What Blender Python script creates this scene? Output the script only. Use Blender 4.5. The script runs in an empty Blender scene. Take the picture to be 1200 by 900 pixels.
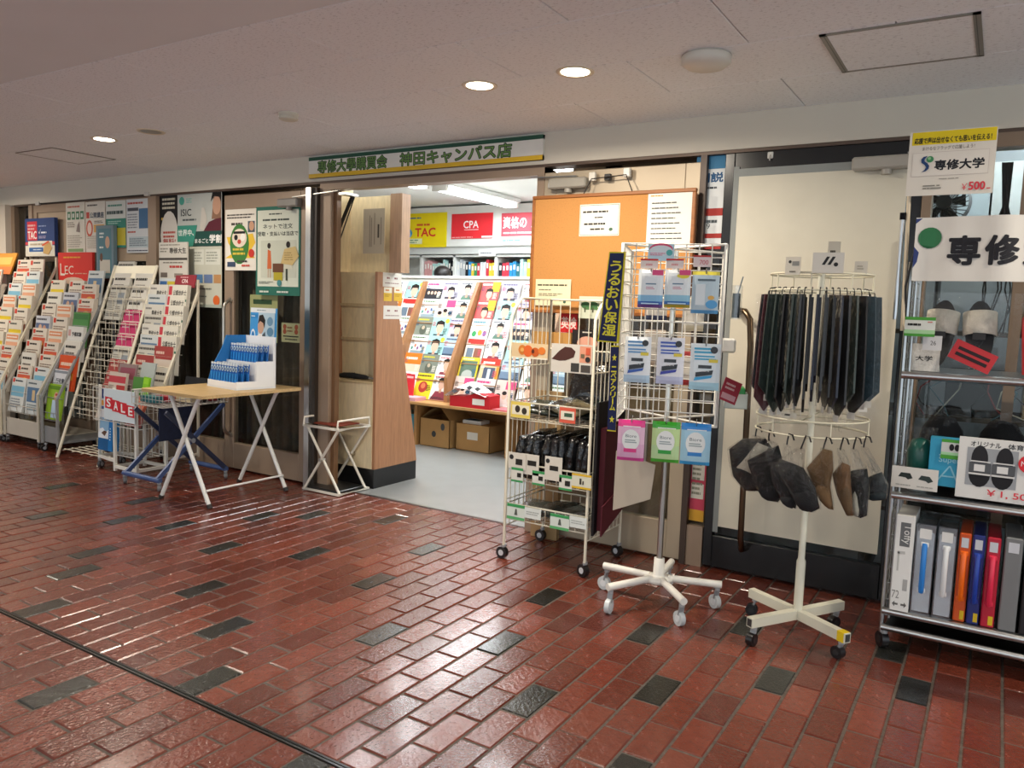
import bpy, math, random
from mathutils import Vector, Matrix
random.seed(7)
SC = bpy.context.scene
COL = SC.collection
PI = math.pi

# ------------------------------------------------------------------ camera
YAW, PITCH, ROLL, FPX = math.radians(31.82), math.radians(5.476), math.radians(2.005), 918.6
CAM = Vector((0, 0, 1.23))
_f = Vector((-math.sin(YAW)*math.cos(PITCH), math.cos(YAW)*math.cos(PITCH), -math.sin(PITCH)))
_r = Vector((math.cos(YAW), math.sin(YAW), 0)); _u = _r.cross(_f)
RT = _r*math.cos(ROLL) + _u*math.sin(ROLL); UP = -_r*math.sin(ROLL) + _u*math.cos(ROLL); FW = _f
cd = bpy.data.cameras.new('camera'); cam = bpy.data.objects.new('camera', cd); COL.objects.link(cam)
cd.sensor_width = 36; cd.lens = FPX*36/1200; cd.clip_start = .05; cd.clip_end = 100
M3 = Matrix((RT, UP, -FW)).transposed()
cam.matrix_world = Matrix.Translation(CAM) @ M3.to_4x4()
SC.camera = cam

def ray(x, y): return (x-600)*RT - (y-450)*UP + FPX*FW
def W(x, y, Y=3.69):
    d = ray(x, y); return CAM + d*(Y/d.y)
def F(x, y, z=0.0):
    d = ray(x, y); return CAM + d*((z-CAM.z)/d.z)

# ------------------------------------------------------------------ world, exposure, light
wd = bpy.data.worlds.new('world'); SC.world = wd; wd.use_nodes = True
bg = wd.node_tree.nodes['Background']; bg.inputs[0].default_value = (.82, .92, 1, 1); bg.inputs[1].default_value = 1.05
SC.view_settings.view_transform = 'Standard'; SC.view_settings.look = 'None'
SC.view_settings.gamma = 1; SC.view_settings.exposure = 0.46; SC.view_settings.use_curve_mapping = False
WARM = (1, .89, .74)
P_DOWN = 13.0      # each recessed downlight
P_TUBE = 19.0      # each fluorescent fitting inside the shop
def area(name, loc, sx, sy, power, col, shape='RECTANGLE', spread=PI):
    l = bpy.data.lights.new(name, 'AREA'); l.shape = shape; l.size = sx
    if shape in ('RECTANGLE', 'ELLIPSE'): l.size_y = sy
    l.energy = power; l.color = col; l.spread = spread
    o = bpy.data.objects.new(name, l); COL.objects.link(o); o.location = loc
    return o

# ------------------------------------------------------------------ colour + materials
def lin(h):
    if isinstance(h, tuple): return h
    h = h.lstrip('#'); out = []
    if len(h) == 3: h = ''.join(q*2 for q in h)
    for i in (0, 2, 4):
        c = int(h[i:i+2], 16)/255
        out.append(c/12.92 if c <= .04045 else ((c+.055)/1.055)**2.4)
    return tuple(out)
MATS = {}
def nodes(name):
    m = bpy.data.materials.new(name); m.use_nodes = True
    nt = m.node_tree; return m, nt, nt.nodes['Principled BSDF'], nt.nodes['Material Output']
def mat(name, rough=.5, metal=0, spec=.5, var=.12, vscale=8, bump=0, bscale=60, coat=0, rvar=0):
    m, nt, p, out = nodes(name); N = nt.nodes.new; L = nt.links.new
    a = N('ShaderNodeAttribute'); a.attribute_name = 'Col'
    tc = N('ShaderNodeTexCoord'); no = N('ShaderNodeTexNoise'); no.inputs['Scale'].default_value = vscale; no.inputs['Detail'].default_value = 3
    L(tc.outputs['Object'], no.inputs['Vector'])
    mr = N('ShaderNodeMapRange'); mr.inputs[1].default_value = .3; mr.inputs[2].default_value = .7; mr.inputs[3].default_value = 1-var; mr.inputs[4].default_value = 1
    L(no.outputs['Fac'], mr.inputs[0])
    mx = N('ShaderNodeVectorMath'); mx.operation = 'SCALE'; L(a.outputs['Color'], mx.inputs[0]); L(mr.outputs[0], mx.inputs['Scale'])
    L(mx.outputs[0], p.inputs['Base Color'])
    p.inputs['Roughness'].default_value = rough; p.inputs['Metallic'].default_value = metal
    p.inputs['Specular IOR Level'].default_value = spec; p.inputs['Coat Weight'].default_value = coat; p.inputs['Coat Roughness'].default_value = .16
    if rvar:
        m2 = N('ShaderNodeMapRange'); m2.inputs[1].default_value = .3; m2.inputs[2].default_value = .7; m2.inputs[3].default_value = rough-rvar; m2.inputs[4].default_value = rough+rvar
        n2 = N('ShaderNodeTexNoise'); n2.inputs['Scale'].default_value = bscale*.3; L(tc.outputs['Object'], n2.inputs['Vector']); L(n2.outputs['Fac'], m2.inputs[0]); L(m2.outputs[0], p.inputs['Roughness'])
    if bump:
        nb = N('ShaderNodeTexNoise'); nb.inputs['Scale'].default_value = bscale; nb.inputs['Detail'].default_value = 3; L(tc.outputs['Object'], nb.inputs['Vector'])
        b = N('ShaderNodeBump'); b.inputs['Strength'].default_value = bump; b.inputs['Distance'].default_value = .01; L(nb.outputs['Fac'], b.inputs['Height']); L(b.outputs[0], p.inputs['Normal'])
    MATS[name] = m; return m
mat('paint', .38, var=.06); mat('paper', .6, var=.05, spec=.3); mat('plastic', .3, var=.05); mat('metal', .28, 1, var=.08)
mat('bronze', .42, .25, var=.1, vscale=3); mat('fabric', .85, var=.25, vscale=30, bump=.3, bscale=200)
mat('plaster', .85, var=.05, vscale=2, bump=.05, bscale=120); mat('black', .25, var=.15, vscale=5)
mat('cardboard', .8, var=.1, vscale=10); mat('rubber', .6, var=.1); mat('hair', .45, var=.3, vscale=40); mat('skin', .5, var=.06)
mat('lino', .3, var=.1, vscale=6)
mat('floor_brick', .22, var=.24, vscale=30, bump=.3, bscale=75, rvar=.07, spec=.4, coat=.45)
mat('mortar', .8, var=.5, vscale=45, bump=.3, bscale=90)
mat('tie_cloth', .45, var=.4, vscale=60)
mat('wrapped', .18, var=.35, vscale=18, bump=.9, bscale=25, spec=.7)
def wood(name, scale=(1, 12, 12), rough=.45, amt=.28):
    m, nt, p, out = nodes(name); N = nt.nodes.new; L = nt.links.new
    a = N('ShaderNodeAttribute'); a.attribute_name = 'Col'; tc = N('ShaderNodeTexCoord'); mp = N('ShaderNodeMapping'); mp.inputs['Scale'].default_value = scale
    no = N('ShaderNodeTexNoise'); no.inputs['Scale'].default_value = 6; no.inputs['Detail'].default_value = 5; no.inputs['Distortion'].default_value = .6
    L(tc.outputs['Object'], mp.inputs[0]); L(mp.outputs[0], no.inputs['Vector'])
    mr = N('ShaderNodeMapRange'); mr.inputs[1].default_value = .3; mr.inputs[2].default_value = .7; mr.inputs[3].default_value = 1-amt; mr.inputs[4].default_value = 1
    mx = N('ShaderNodeVectorMath'); mx.operation = 'SCALE'; L(no.outputs['Fac'], mr.inputs[0]); L(a.outputs['Color'], mx.inputs[0]); L(mr.outputs[0], mx.inputs['Scale'])
    L(mx.outputs[0], p.inputs['Base Color']); p.inputs['Roughness'].default_value = rough; MATS[name] = m
wood('wood'); wood('wood_v', (12, 12, 1)); wood('ply', (8, 8, 1.5), .6, .18)
def speckle(name, scale, thr, dark, rough, stretch=(1, 1, 1), bump=.3):
    m, nt, p, out = nodes(name); N = nt.nodes.new; L = nt.links.new
    a = N('ShaderNodeAttribute'); a.attribute_name = 'Col'; tc = N('ShaderNodeTexCoord'); mp = N('ShaderNodeMapping'); mp.inputs['Scale'].default_value = stretch
    no = N('ShaderNodeTexNoise'); no.inputs['Scale'].default_value = scale; no.inputs['Detail'].default_value = 4; no.inputs['Roughness'].default_value = .65
    L(tc.outputs['Object'], mp.inputs[0]); L(mp.outputs[0], no.inputs['Vector'])
    mr = N('ShaderNodeMapRange'); mr.inputs[1].default_value = thr-.03; mr.inputs[2].default_value = thr+.03; mr.inputs[3].default_value = dark; mr.inputs[4].default_value = 1
    mx = N('ShaderNodeVectorMath'); mx.operation = 'SCALE'; L(no.outputs['Fac'], mr.inputs[0]); L(a.outputs['Color'], mx.inputs[0]); L(mr.outputs[0], mx.inputs['Scale'])
    L(mx.outputs[0], p.inputs['Base Color']); p.inputs['Roughness'].default_value = rough
    b = N('ShaderNodeBump'); b.inputs['Strength'].default_value = bump; b.inputs['Distance'].default_value = .002; L(mr.outputs[0], b.inputs['Height']); L(b.outputs[0], p.inputs['Normal'])
    MATS[name] = m
speckle('ceiling_board', 60, .40, .74, .9, (1, 2.2, 1)); speckle('cork', 150, .42, .84, .85)
def film(name, alpha, rough, bump=0, bscale=20, tint=(1, 1, 1)):
    m, nt, p, out = nodes(name); N = nt.nodes.new; L = nt.links.new; nt.nodes.remove(p)
    t = N('ShaderNodeBsdfTransparent'); t.inputs[0].default_value = (*tint, 1); g = N('ShaderNodeBsdfGlossy'); g.inputs['Roughness'].default_value = rough
    fr = N('ShaderNodeLayerWeight'); fr.inputs[0].default_value = .5; pw = N('ShaderNodeMath'); pw.operation = 'POWER'; pw.inputs[1].default_value = 4; L(fr.outputs['Facing'], pw.inputs[0])
    ad = N('ShaderNodeMath'); ad.operation = 'MULTIPLY_ADD'; ad.inputs[1].default_value = .7; ad.inputs[2].default_value = alpha+.025; ad.use_clamp = True; L(pw.outputs[0], ad.inputs[0])
    mx = N('ShaderNodeMixShader'); L(ad.outputs[0], mx.inputs[0]); L(t.outputs[0], mx.inputs[1]); L(g.outputs[0], mx.inputs[2]); L(mx.outputs[0], out.inputs[0])
    if bump:
        tc = N('ShaderNodeTexCoord'); nb = N('ShaderNodeTexNoise'); nb.inputs['Scale'].default_value = bscale; nb.inputs['Detail'].default_value = 4; L(tc.outputs['Object'], nb.inputs['Vector'])
        b = N('ShaderNodeBump'); b.inputs['Strength'].default_value = bump; b.inputs['Distance'].default_value = .02; L(nb.outputs['Fac'], b.inputs['Height']); L(b.outputs[0], g.inputs['Normal']); L(b.outputs[0], fr.inputs['Normal'])
    MATS[name] = m
film('glass', .0, .02, tint=(.9, .93, .92)); film('plastic_film', .012, .05, .6, 60); film('clear_plastic', .1, .15, .3, 12, (.93, .95, .97))
def emit(name, strength):
    m, nt, p, out = nodes(name); a = nt.nodes.new('ShaderNodeAttribute'); a.attribute_name = 'Col'
    nt.links.new(a.outputs['Color'], p.inputs['Emission Color']); nt.links.new(a.outputs['Color'], p.inputs['Base Color']); p.inputs['Emission Strength'].default_value = strength; MATS[name] = m
emit('lamp_glow', 14); emit('tube_glow', 9)

# ------------------------------------------------------------------ mesh builder
TXT = {}
def text_geo(body, bold=0.0, vert=False):
    k = body
    if k not in TXT:
        c = bpy.data.curves.new('lettering', 'FONT'); c.body = body; c.resolution_u = 3; c.size = 1
        o = bpy.data.objects.new('lettering', c); COL.objects.link(o)
        dg = bpy.context.evaluated_depsgraph_get(); me = bpy.data.meshes.new_from_object(o.evaluated_get(dg))
        vs = [(v.co.x, v.co.y) for v in me.vertices]; fs = [tuple(p.vertices) for p in me.polygons]
        bpy.data.objects.remove(o); bpy.data.curves.remove(c); bpy.data.meshes.remove(me)
        if vs:
            x0 = min(v[0] for v in vs); x1 = max(v[0] for v in vs); y0 = min(v[1] for v in vs); y1 = max(v[1] for v in vs)
            vs = [(v[0]-x0, v[1]-y0) for v in vs]
            TXT[k] = (vs, fs, x1-x0, y1-y0)
        else: TXT[k] = ([], [], 1, 1)
    return TXT[k]

class B:
    def __init__(s): s.v = []; s.f = []; s.c = []; s.sm = []
    def add(s, vs, fs, c, smooth=False):
        n = len(s.v); s.v += [tuple(v) for v in vs]; c = lin(c)
        for f in fs: s.f.append(tuple(i+n for i in f)); s.c.append(c); s.sm.append(smooth)
        return s
    def quad(s, c, *p): return s.add(p, [tuple(range(len(p)))], c)
    def box(s, c, a, b):
        (x0, y0, z0), (x1, y1, z1) = a, b
        return s.add([(x0,y0,z0),(x1,y0,z0),(x1,y1,z0),(x0,y1,z0),(x0,y0,z1),(x1,y0,z1),(x1,y1,z1),(x0,y1,z1)],
                     [(0,3,2,1),(4,5,6,7),(0,1,5,4),(1,2,6,5),(2,3,7,6),(3,0,4,7)], c)
    def cbox(s, c, a, b, e=.005):           # chamfered box
        (x0, y0, z0), (x1, y1, z1) = a, b
        import itertools
        vs = []; idx = {}
        for sx, sy, sz in itertools.product((0, 1), repeat=3):
            X = x1 if sx else x0; Y = y1 if sy else y0; Z = z1 if sz else z0
            dx = -e if sx else e; dy = -e if sy else e; dz = -e if sz else e
            for ax, p in enumerate(((X, Y+dy, Z+dz), (X+dx, Y, Z+dz), (X+dx, Y+dy, Z))):
                idx[(sx, sy, sz, ax)] = len(vs); vs.append(p)
        fs = []
        I = lambda a, b, c_, ax: idx[(a, b, c_, ax)]
        for q in (0, 1):
            f = [I(q,0,0,0), I(q,1,0,0), I(q,1,1,0), I(q,0,1,0)]; fs.append(f if q else f[::-1])
            f = [I(0,q,0,1), I(1,q,0,1), I(1,q,1,1), I(0,q,1,1)]; fs.append(f[::-1] if q else f)
            f = [I(0,0,q,2), I(1,0,q,2), I(1,1,q,2), I(0,1,q,2)]; fs.append(f if q else f[::-1])
        for p_, q_ in itertools.product((0, 1), repeat=2):
            fs.append([I(0,p_,q_,1), I(1,p_,q_,1), I(1,p_,q_,2), I(0,p_,q_,2)])
            fs.append([I(p_,0,q_,0), I(p_,1,q_,0), I(p_,1,q_,2), I(p_,0,q_,2)])
            fs.append([I(p_,q_,0,0), I(p_,q_,1,0), I(p_,q_,1,1), I(p_,q_,0,1)])
        for a_, b_, c_ in itertools.product((0, 1), repeat=3): fs.append([I(a_,b_,c_,0), I(a_,b_,c_,1), I(a_,b_,c_,2)])
        return s.add(vs, fs, c)
    def obox(s, c, ctr, size, R):
        n = len(s.v); hx, hy, hz = [q/2 for q in size]; s.box(c, (-hx,-hy,-hz), (hx,hy,hz)); ctr = Vector(ctr)
        for i in range(n, len(s.v)): s.v[i] = tuple(R @ Vector(s.v[i]) + ctr)
        return s
    def bar(s, c, p, q, w, h=None, up=(0, 0, 1)):
        h = h or w; p = Vector(p); q = Vector(q); d = q-p; L = d.length; d.normalize(); u = Vector(up)
        if abs(d.dot(u)) > .98: u = Vector((0, 1, 0))
        a = d.cross(u).normalized(); b = a.cross(d)
        return s.obox(c, (p+q)/2, (w, L, h), Matrix((a, d, b)).transposed())
    def tube(s, c, pts, r, n=6, closed=False, cap=True):
        pts = [Vector(p) for p in pts]; m = len(pts); rings = []
        prev = None
        for i, p in enumerate(pts):
            if closed: t = (pts[(i+1) % m]-pts[i-1])
            else: t = pts[min(i+1, m-1)]-pts[max(i-1, 0)]
            t.normalize()
            if prev is None:
                u = Vector((0, 0, 1)) if abs(t.z) < .9 else Vector((1, 0, 0))
                a = t.cross(u).normalized()
            else: a = (prev - t*prev.dot(t)).normalized()
            prev = a; b = t.cross(a); rr = r[i] if isinstance(r, (list, tuple)) else r
            rings.append([p + (a*math.cos(2*PI*k/n)+b*math.sin(2*PI*k/n))*rr for k in range(n)])
        vs = [v for g in rings for v in g]; fs = []
        for i in range(m if closed else m-1):
            j = (i+1) % m
            for k in range(n): fs.append((i*n+k, i*n+(k+1) % n, j*n+(k+1) % n, j*n+k))
        s.add(vs, fs, c, True)
        if cap and not closed: s.add(rings[0], [tuple(range(n))[::-1]], c); s.add(rings[-1], [tuple(range(n))], c)
        return s
    def cyl(s, c, p, q, r, n=16, r2=None): return s.tube(c, [p, q], [r, r if r2 is None else r2], n)
    def ball(s, c, ctr, r, nu=14, nv=9):
        if not isinstance(r, tuple): r = (r, r, r)
        vs = [(ctr[0]+r[0]*math.sin(PI*j/nv)*math.cos(2*PI*i/nu), ctr[1]+r[1]*math.sin(PI*j/nv)*math.sin(2*PI*i/nu), ctr[2]+r[2]*math.cos(PI*j/nv)) for j in range(nv+1) for i in range(nu)]
        return s.add(vs, [(j*nu+i, (j+1)*nu+i, (j+1)*nu+(i+1) % nu, j*nu+(i+1) % nu) for j in range(nv) for i in range(nu)], c, True)
    def lathe(s, c, ctr, prof, n=20):
        vs = [(ctr[0]+r*math.cos(2*PI*i/n), ctr[1]+r*math.sin(2*PI*i/n), ctr[2]+z) for r, z in prof for i in range(n)]
        return s.add(vs, [(j*n+i, j*n+(i+1) % n, (j+1)*n+(i+1) % n, (j+1)*n+i) for j in range(len(prof)-1) for i in range(n)], c, True)
    def prism(s, c, poly, a, b, axis='y'):   # poly in (x,z) swept along y, or (y,z) swept along x
        n = len(poly)
        P = (lambda p, t: (p[0], t, p[1])) if axis == 'y' else (lambda p, t: (t, p[0], p[1]))
        if axis == 'z': P = lambda p, t: (p[0], p[1], t)
        vs = [P(p, a) for p in poly]+[P(p, b) for p in poly]
        return s.add(vs, [tuple(range(n)), tuple(range(n, 2*n))[::-1]]+[(i, i+n, (i+1) % n+n, (i+1) % n) for i in range(n)], c)
    def tx(s, c, body, x, z, h, y=0, bold=0, align='c', wfit=None, shear=0):   # lettering facing -y, h = letter height
        vs, fs, w, hh = text_geo(body, bold)
        k = h/hh; kx = k if wfit is None else wfit/w
        x0 = x-(w*kx/2 if align == 'c' else 0); e = bold*h
        for q_, (dx, dz) in enumerate(((0, 0),) if bold < .012 else ((e, e), (-e, e), (e, -e), (-e, -e), (0, e*1.3), (0, -e*1.3), (e*1.3, 0), (-e*1.3, 0))):
            s.add([(x0+dx+v[0]*kx, y-.00003*q_, z+dz+v[1]*k) for v in vs], fs, c)
        return s
    def ell(s, c, x, z, rx, rz, y, n=18):
        return s.add([(x+rx*math.cos(2*PI*i/n), y, z+rz*math.sin(2*PI*i/n)) for i in range(n)], [tuple(range(n))], c)
    def sheet(s, w, h, t, bgc, el=(), seed=None):
        """printed sheet: x 0..w, z 0..h, front at y=0 facing -y. el in fractions of w,h"""
        s.box(bgc, (0, 0, 0), (w, t, h)); y = 0; rnd = random.Random(seed or 3)
        for e in el:
            y -= .00025
            if e[0] == 'r': s.quad(e[5], (e[1]*w, y, e[2]*h), (e[3]*w, y, e[2]*h), (e[3]*w, y, e[4]*h), (e[1]*w, y, e[4]*h))
            elif e[0] == 'e': s.ell(e[5], e[1]*w, e[2]*h, e[3]*w, e[4]*w, y)
            elif e[0] == 'p': s.add([(a*w, y, b*h) for a, b in e[2]], [tuple(range(len(e[2])))], e[1])
            elif e[0] == 't': s.tx(e[5], e[4], e[1]*w, e[2]*h, e[3]*h, y, bold=e[6] if len(e) > 6 else .01, wfit=(e[7]*w if len(e) > 7 and e[7] else None))
            elif e[0] == 'l':            # block of small print
                _, x0, z0, x1, z1, n, c = e
                ph = (z1-z0)*h/n
                for i in range(n):
                    x = x0*w; zz = z0*h+ph*(i+.25); end = (x0+(x1-x0)*rnd.uniform(.7, 1))*w
                    while x < end:
                        L = min(rnd.uniform(.04, .16)*w, end-x); s.quad(c, (x, y, zz), (x+L*.88, y, zz), (x+L*.88, y, zz+ph*.5), (x, y, zz+ph*.5)); x += L
        return s
    def move(s, R=None, t=(0, 0, 0), start=0):
        t = Vector(t)
        for i in range(start, len(s.v)):
            v = Vector(s.v[i]); s.v[i] = tuple((R @ v if R is not None else v)+t)
        return s
    def mesh(s, name, material):
        me = bpy.data.meshes.new(name); me.from_pydata(s.v, [], s.f); 
        at = me.attributes.new('Col', 'FLOAT_COLOR', 'CORNER'); buf = []
        for p, c in zip(me.polygons, s.c): buf += [c[0], c[1], c[2], 1.0]*p.loop_total
        at.data.foreach_set('color', buf); me.polygons.foreach_set('use_smooth', s.sm)
        me.materials.append(MATS[material]); me.update(); return me
    def obj(s, name, material, parent=None, loc=None, rot=None, **k): return link(name, s.mesh(name, material), parent, loc, rot, **k)
def link(name, me, parent=None, loc=None, rot=None, label=None, cat=None, group=None, kind=None):
    o = bpy.data.objects.new(name, me); COL.objects.link(o); o.parent = parent
    if loc is not None: o.location = loc
    if rot is not None: o.rotation_euler = rot
    if label: o['label'] = label
    if cat: o['category'] = cat
    if group: o['group'] = group
    if kind: o['kind'] = kind
    return o
def thing(name, label, cat, loc=(0, 0, 0), rz=0, group=None, kind=None, rot=None):
    return link(name, None, None, loc, rot or (0, 0, rz), label=label, cat=cat, group=group, kind=kind)
def struct(name, parent=None, loc=(0, 0, 0)): return link(name, None, parent, loc, kind='structure')
def clone(o, parent=None):
    c = o.copy(); COL.objects.link(c); c.parent = parent
    for ch in list(o.children): clone(ch, c)
    return c
def rotx(a): return Matrix.Rotation(a, 3, 'X')
def rotz(a): return Matrix.Rotation(a, 3, 'Z')
ORD = ['top', 'second', 'third', 'fourth', 'fifth', 'sixth', 'seventh', 'eighth', 'ninth', 'tenth', 'eleventh', 'twelfth']
def swivel_caster(parent, x, y, z1=.07, r=.025, wheel='#1a1a1c', hub='#c8ccd0', a=0.5, name='caster', w=.018):
    b = B(); b.cyl('#9a9da0', (x, y, z1), (x, y, z1-.012), .012, 10)
    R = rotz(a); off = R @ Vector((0, .012, 0)); n0 = len(b.v)
    b.bar('#8a8d90', (x, y, z1-.012), (x+off.x, y+off.y, r), .022, .008)
    ax = R @ Vector((1, 0, 0)); c = Vector((x+off.x, y+off.y, r))
    b.cyl(wheel, c-ax*w/2, c+ax*w/2, r, 16); b.cyl(hub, c-ax*(w/2+.002), c+ax*(w/2+.002), r*.5, 10)
    return b.obj(name, 'plastic', parent)
# ================================================================== STRUCTURE
WY = 3.69; CZ = 2.163
TAN = '#a38d78'; TAN2 = '#8d7864'; WHITE = '#e8e6e0'; CREAM = '#e6dfc9'
# --- floor: bricks laid in half bond, long side running towards the shop
floor = struct('floor')
fb = B(); fb.box('#5c554d', (-11, -3.5, -.06), (3.5, 3.745, -.004)); fb.obj('mortar_bed', 'mortar', floor)
PX, PY, OX, OY = .1017, .1022, .0463, .0264
DRY = 1.465
REDS = ['#75382a', '#6d3325', '#7d3e2f', '#642e22', '#71392c', '#783f31', '#5f2d24']
DARKS = ['#22231f', '#1d1e1c', '#292a27']
dark_px = [(51.7,603),(141.7,609),(201.7,615.7),(106.7,646.7),(90,669.3),(258,641.7),(365,648),(238,690.7),(268,735),(51.7,712.7),(250,798),(76.7,810),(303,602.7),(360,601.7),(160,586),(63,568),(453.3,607.3),(500,642.7),(439.3,679.3),(451.7,742.7),(591.7,753),(643,698),(625,820),(760,741.7),(773,806.7),(741.7,890),(905,795),(1061.7,806.7),(876.7,730),(1038,760),(367,895)]
darkset = set()
def nearest_brick(x, y):
    best = None
    for i in range(int((x-OX)/PX)-2, int((x-OX)/PX)+3):
        for k in range(int((y-OY)/PY)-2, int((y-OY)/PY)+3):
            if (i+k) % 2 == 0:
                d = ((x-OX-PX*i))**2+(y-OY-PY*k)**2
                if best is None or d < best[0]: best = (d, i, k)
    return best[1:]
for p in dark_px:
    q = F(*p); darkset.add(nearest_brick(q.x, q.y))
rb = random.Random(11)
bricks = []
for i in range(-82, 26):
    for k in range(-14, 38):
        if (i+k) % 2: continue
        x = OX+PX*i; y0 = OY+PY*(k-1)+.0035; y1 = OY+PY*(k+1)-.0035
        spans = [(y0, min(y1, 3.742))]
        if y0 < DRY+.012 and y1 > DRY-.012: spans = [(y0, DRY-.012), (DRY+.012, y1)]
        for a, b_ in spans:
            if b_-a < .02: continue
            dk = (i, k) in darkset
            v = Vector((x, (a+b_)/2, 0))-CAM; dep = v.dot(FW)
            vis = False; sz = 0
            if dep > .3:
                u = 600+FPX*v.dot(RT)/dep; w_ = 450-FPX*v.dot(UP)/dep
                vis = -25 < u < 1225 and w_ < 930; sz = (b_-a)/dep/dep
            bricks.append((vis, sz, x, a, b_, dk))
if True:
    outside = random.Random(5)
    rest = B(); cache = {}
    vis = sorted([q for q in bricks if q[0]], key=lambda q: -q[1])
    def brick_geo(b, c, x, a, e, z=0.0):
        w = PX/2-.0035; h = .004; zt = z
        b.add([(x-w,a,-.02),(x+w,a,-.02),(x+w,e,-.02),(x-w,e,-.02),(x-w,a,zt-h),(x+w,a,zt-h),(x+w,e,zt-h),(x-w,e,zt-h),(x-w+h,a+h,zt),(x+w-h,a+h,zt),(x+w-h,e-h,zt),(x-w+h,e-h,zt)],
              [(0,1,5,4),(1,2,6,5),(2,3,7,6),(3,0,4,7),(4,5,9,8),(5,6,10,9),(6,7,11,10),(7,4,8,11),(8,9,10,11)], c)
    for n, q in enumerate(vis[:300]):
        _, _, x, a, e, dk = q; L = round(e-a, 3); t = rb.randrange(len(DARKS) if dk else len(REDS)); key = (L, dk, t)
        if key not in cache:
            bb = B(); brick_geo(bb, (DARKS if dk else REDS)[t], 0, -L/2, L/2); cache[key] = bb.mesh('brick', 'floor_brick')
        link('brick', cache[key], floor, (x, (a+e)/2, rb.uniform(-.0012, .0008)), (rb.uniform(-.004, .004), rb.uniform(-.006, .006), 0))
    for q in vis[300:]+[q for q in bricks if not q[0]]:
        _, _, x, a, e, dk = q; dk = dk or (not q[0] and outside.random() < .07)
        brick_geo(rest, rb.choice(DARKS if dk else REDS), x, a, e, rb.uniform(-.001, .0005))
    rest.obj('brick_paving', 'floor_brick', floor, kind='stuff')
db = B(); db.box('#5d5f60', (-11, DRY-.009, -.03), (3.5, DRY-.002, .001)); db.box('#4b4d4e', (-11, DRY+.002, -.03), (3.5, DRY+.009, .0005)); db.box('#2a2a2a', (-11, DRY-.002, -.03), (3.5, DRY+.002, -.003))
db.obj('joint_strip', 'metal', floor)
# --- ceiling
ceil = struct('ceiling')
b = B(); b.box('#e6e8e8', (-11, -3.5, CZ), (3.5, 1.862, CZ+.1)); b.box('#8d8880', (-11, 1.862, CZ+.012), (3.5, WY, CZ+.1)); b.obj('plaster_panel', 'plaster', ceil)
tb = B(); g = .002; tb.cbox('#eff2f4', (-.455+g, g, 0), (.455-g, .4545-g, .014), .0022); tme = tb.mesh('ceiling_panel', 'ceiling_board')
for k in range(4):
    for n in range(-10, 5):
        o = link('ceiling_panel', tme, ceil, ((-1.27 if k % 2 == 0 else -1.725)+.91*n+(0 if k % 2 else 0)-(.455 if k % 2 == 0 else .455)+.0, 1.865+.4545*k, CZ))
# --- upper wall (bulkhead) and left pier
wall = struct('wall_front')
b = B(); b.box('#d6cfc0', (-11, WY-.01, 2.0), (3.5, WY+.1, CZ+.1)); b.obj('bulkhead', 'plaster', wall)
b = B(); b.box('#5d4c40', (-7.62, WY-.005, 1.985), (3.5, WY+.09, 2.0)); b.obj('header_strip', 'bronze', wall)  # thin brown aluminium strip under the bulkhead
b = B(); b.box('#c9bfb0', (-11, WY-.06, 0), (-7.66, WY+.1, 2.0)); b.obj('pier', 'plaster', wall)
B().box('#8a8176', (-11.1, -3.5, 0), (-11, WY+.1, CZ+.1)).obj('wall_left_unseen', 'plaster', None, kind='structure')  # unseen end wall, added so the door glass reflects something dark
# --- trims (bronze anodised posts and header)
def trim(n, c, a, b_, m='bronze'):
    o = B().box(c, a, b_).obj('trim_%d' % n, m, None, kind='structure'); return o
trim(1, TAN2, (-7.66, WY-.01, 0), (-7.60, WY+.09, 1.985))
trim(2, TAN, (-7.36, WY-.01, 0), (-7.30, WY+.09, 1.985))
trim(3, TAN, (-5.60, WY-.02, 0), (-5.50, WY+.09, 1.985))
trim(4, TAN, (-3.69-.10, WY, 0), (-3.70, WY+.05, 1.985))
trim(5, TAN, (-3.79, WY-.004, 1.945), (-2.13, WY+.08, 1.985))
trim(6, TAN, (-2.175, WY, 0), (-2.13, WY+.12, 1.985))
trim(7, '#4a3c33', (-1.275, WY-.01, 0), (-1.245, WY+.09, 1.985))
t = struct('trim_8'); B().box('#cfcdc8', (-3.87, WY-.05, 0), (-3.825, WY+.08, 1.96)).obj('channel', 'metal', t); B().box('#3b332c', (-3.825, WY-.03, 0), (-3.79, WY+.08, 1.96)).obj('channel_slot', 'bronze', t)
B().box('#7d5b3c', (-3.70, WY+.03, 0), (-3.672, WY+.07, 1.945)).obj('trim_9', 'wood_v', None, kind='structure')
# --- glazing
def pane(name, parent, x0, x1, z0, z1, y=WY+.03, m='glass'): return B().box('#ffffff', (x0, y, z0), (x1, y+.006, z1)).obj(name, m, parent)
w = struct('window_1'); pane('pane', w, -7.60, -7.36, .0, 1.985); 
w = struct('window_2')
for a, e in ((-7.30, -6.46), (-6.43, -5.60)):
    b = B(); b.box(TAN, (a, WY, 0), (a+.06, WY+.06, 1.985)); b.box(TAN, (e-.06, WY, 0), (e, WY+.06, 1.985)); b.box(TAN, (a+.06, WY, 1.92), (e-.06, WY+.06, 1.985)); b.box(TAN, (a+.06, WY, 0), (e-.06, WY+.06, .16)); b.obj('frame', 'bronze', w)
    pane('pane', w, a+.06, e-.06, .16, 1.5); B().box('#b39b80', (a+.06, WY+.01, 1.5), (e-.06, WY+.04, 1.92)).obj('board', 'paint', w)
w = struct('window_3'); pane('pane', w, -5.50, -4.735, .2, 1.985)
b = B(); b.box(TAN, (-5.5, WY, 0), (-4.735, WY+.07, .2)); b.obj('frame', 'bronze', w)
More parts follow.
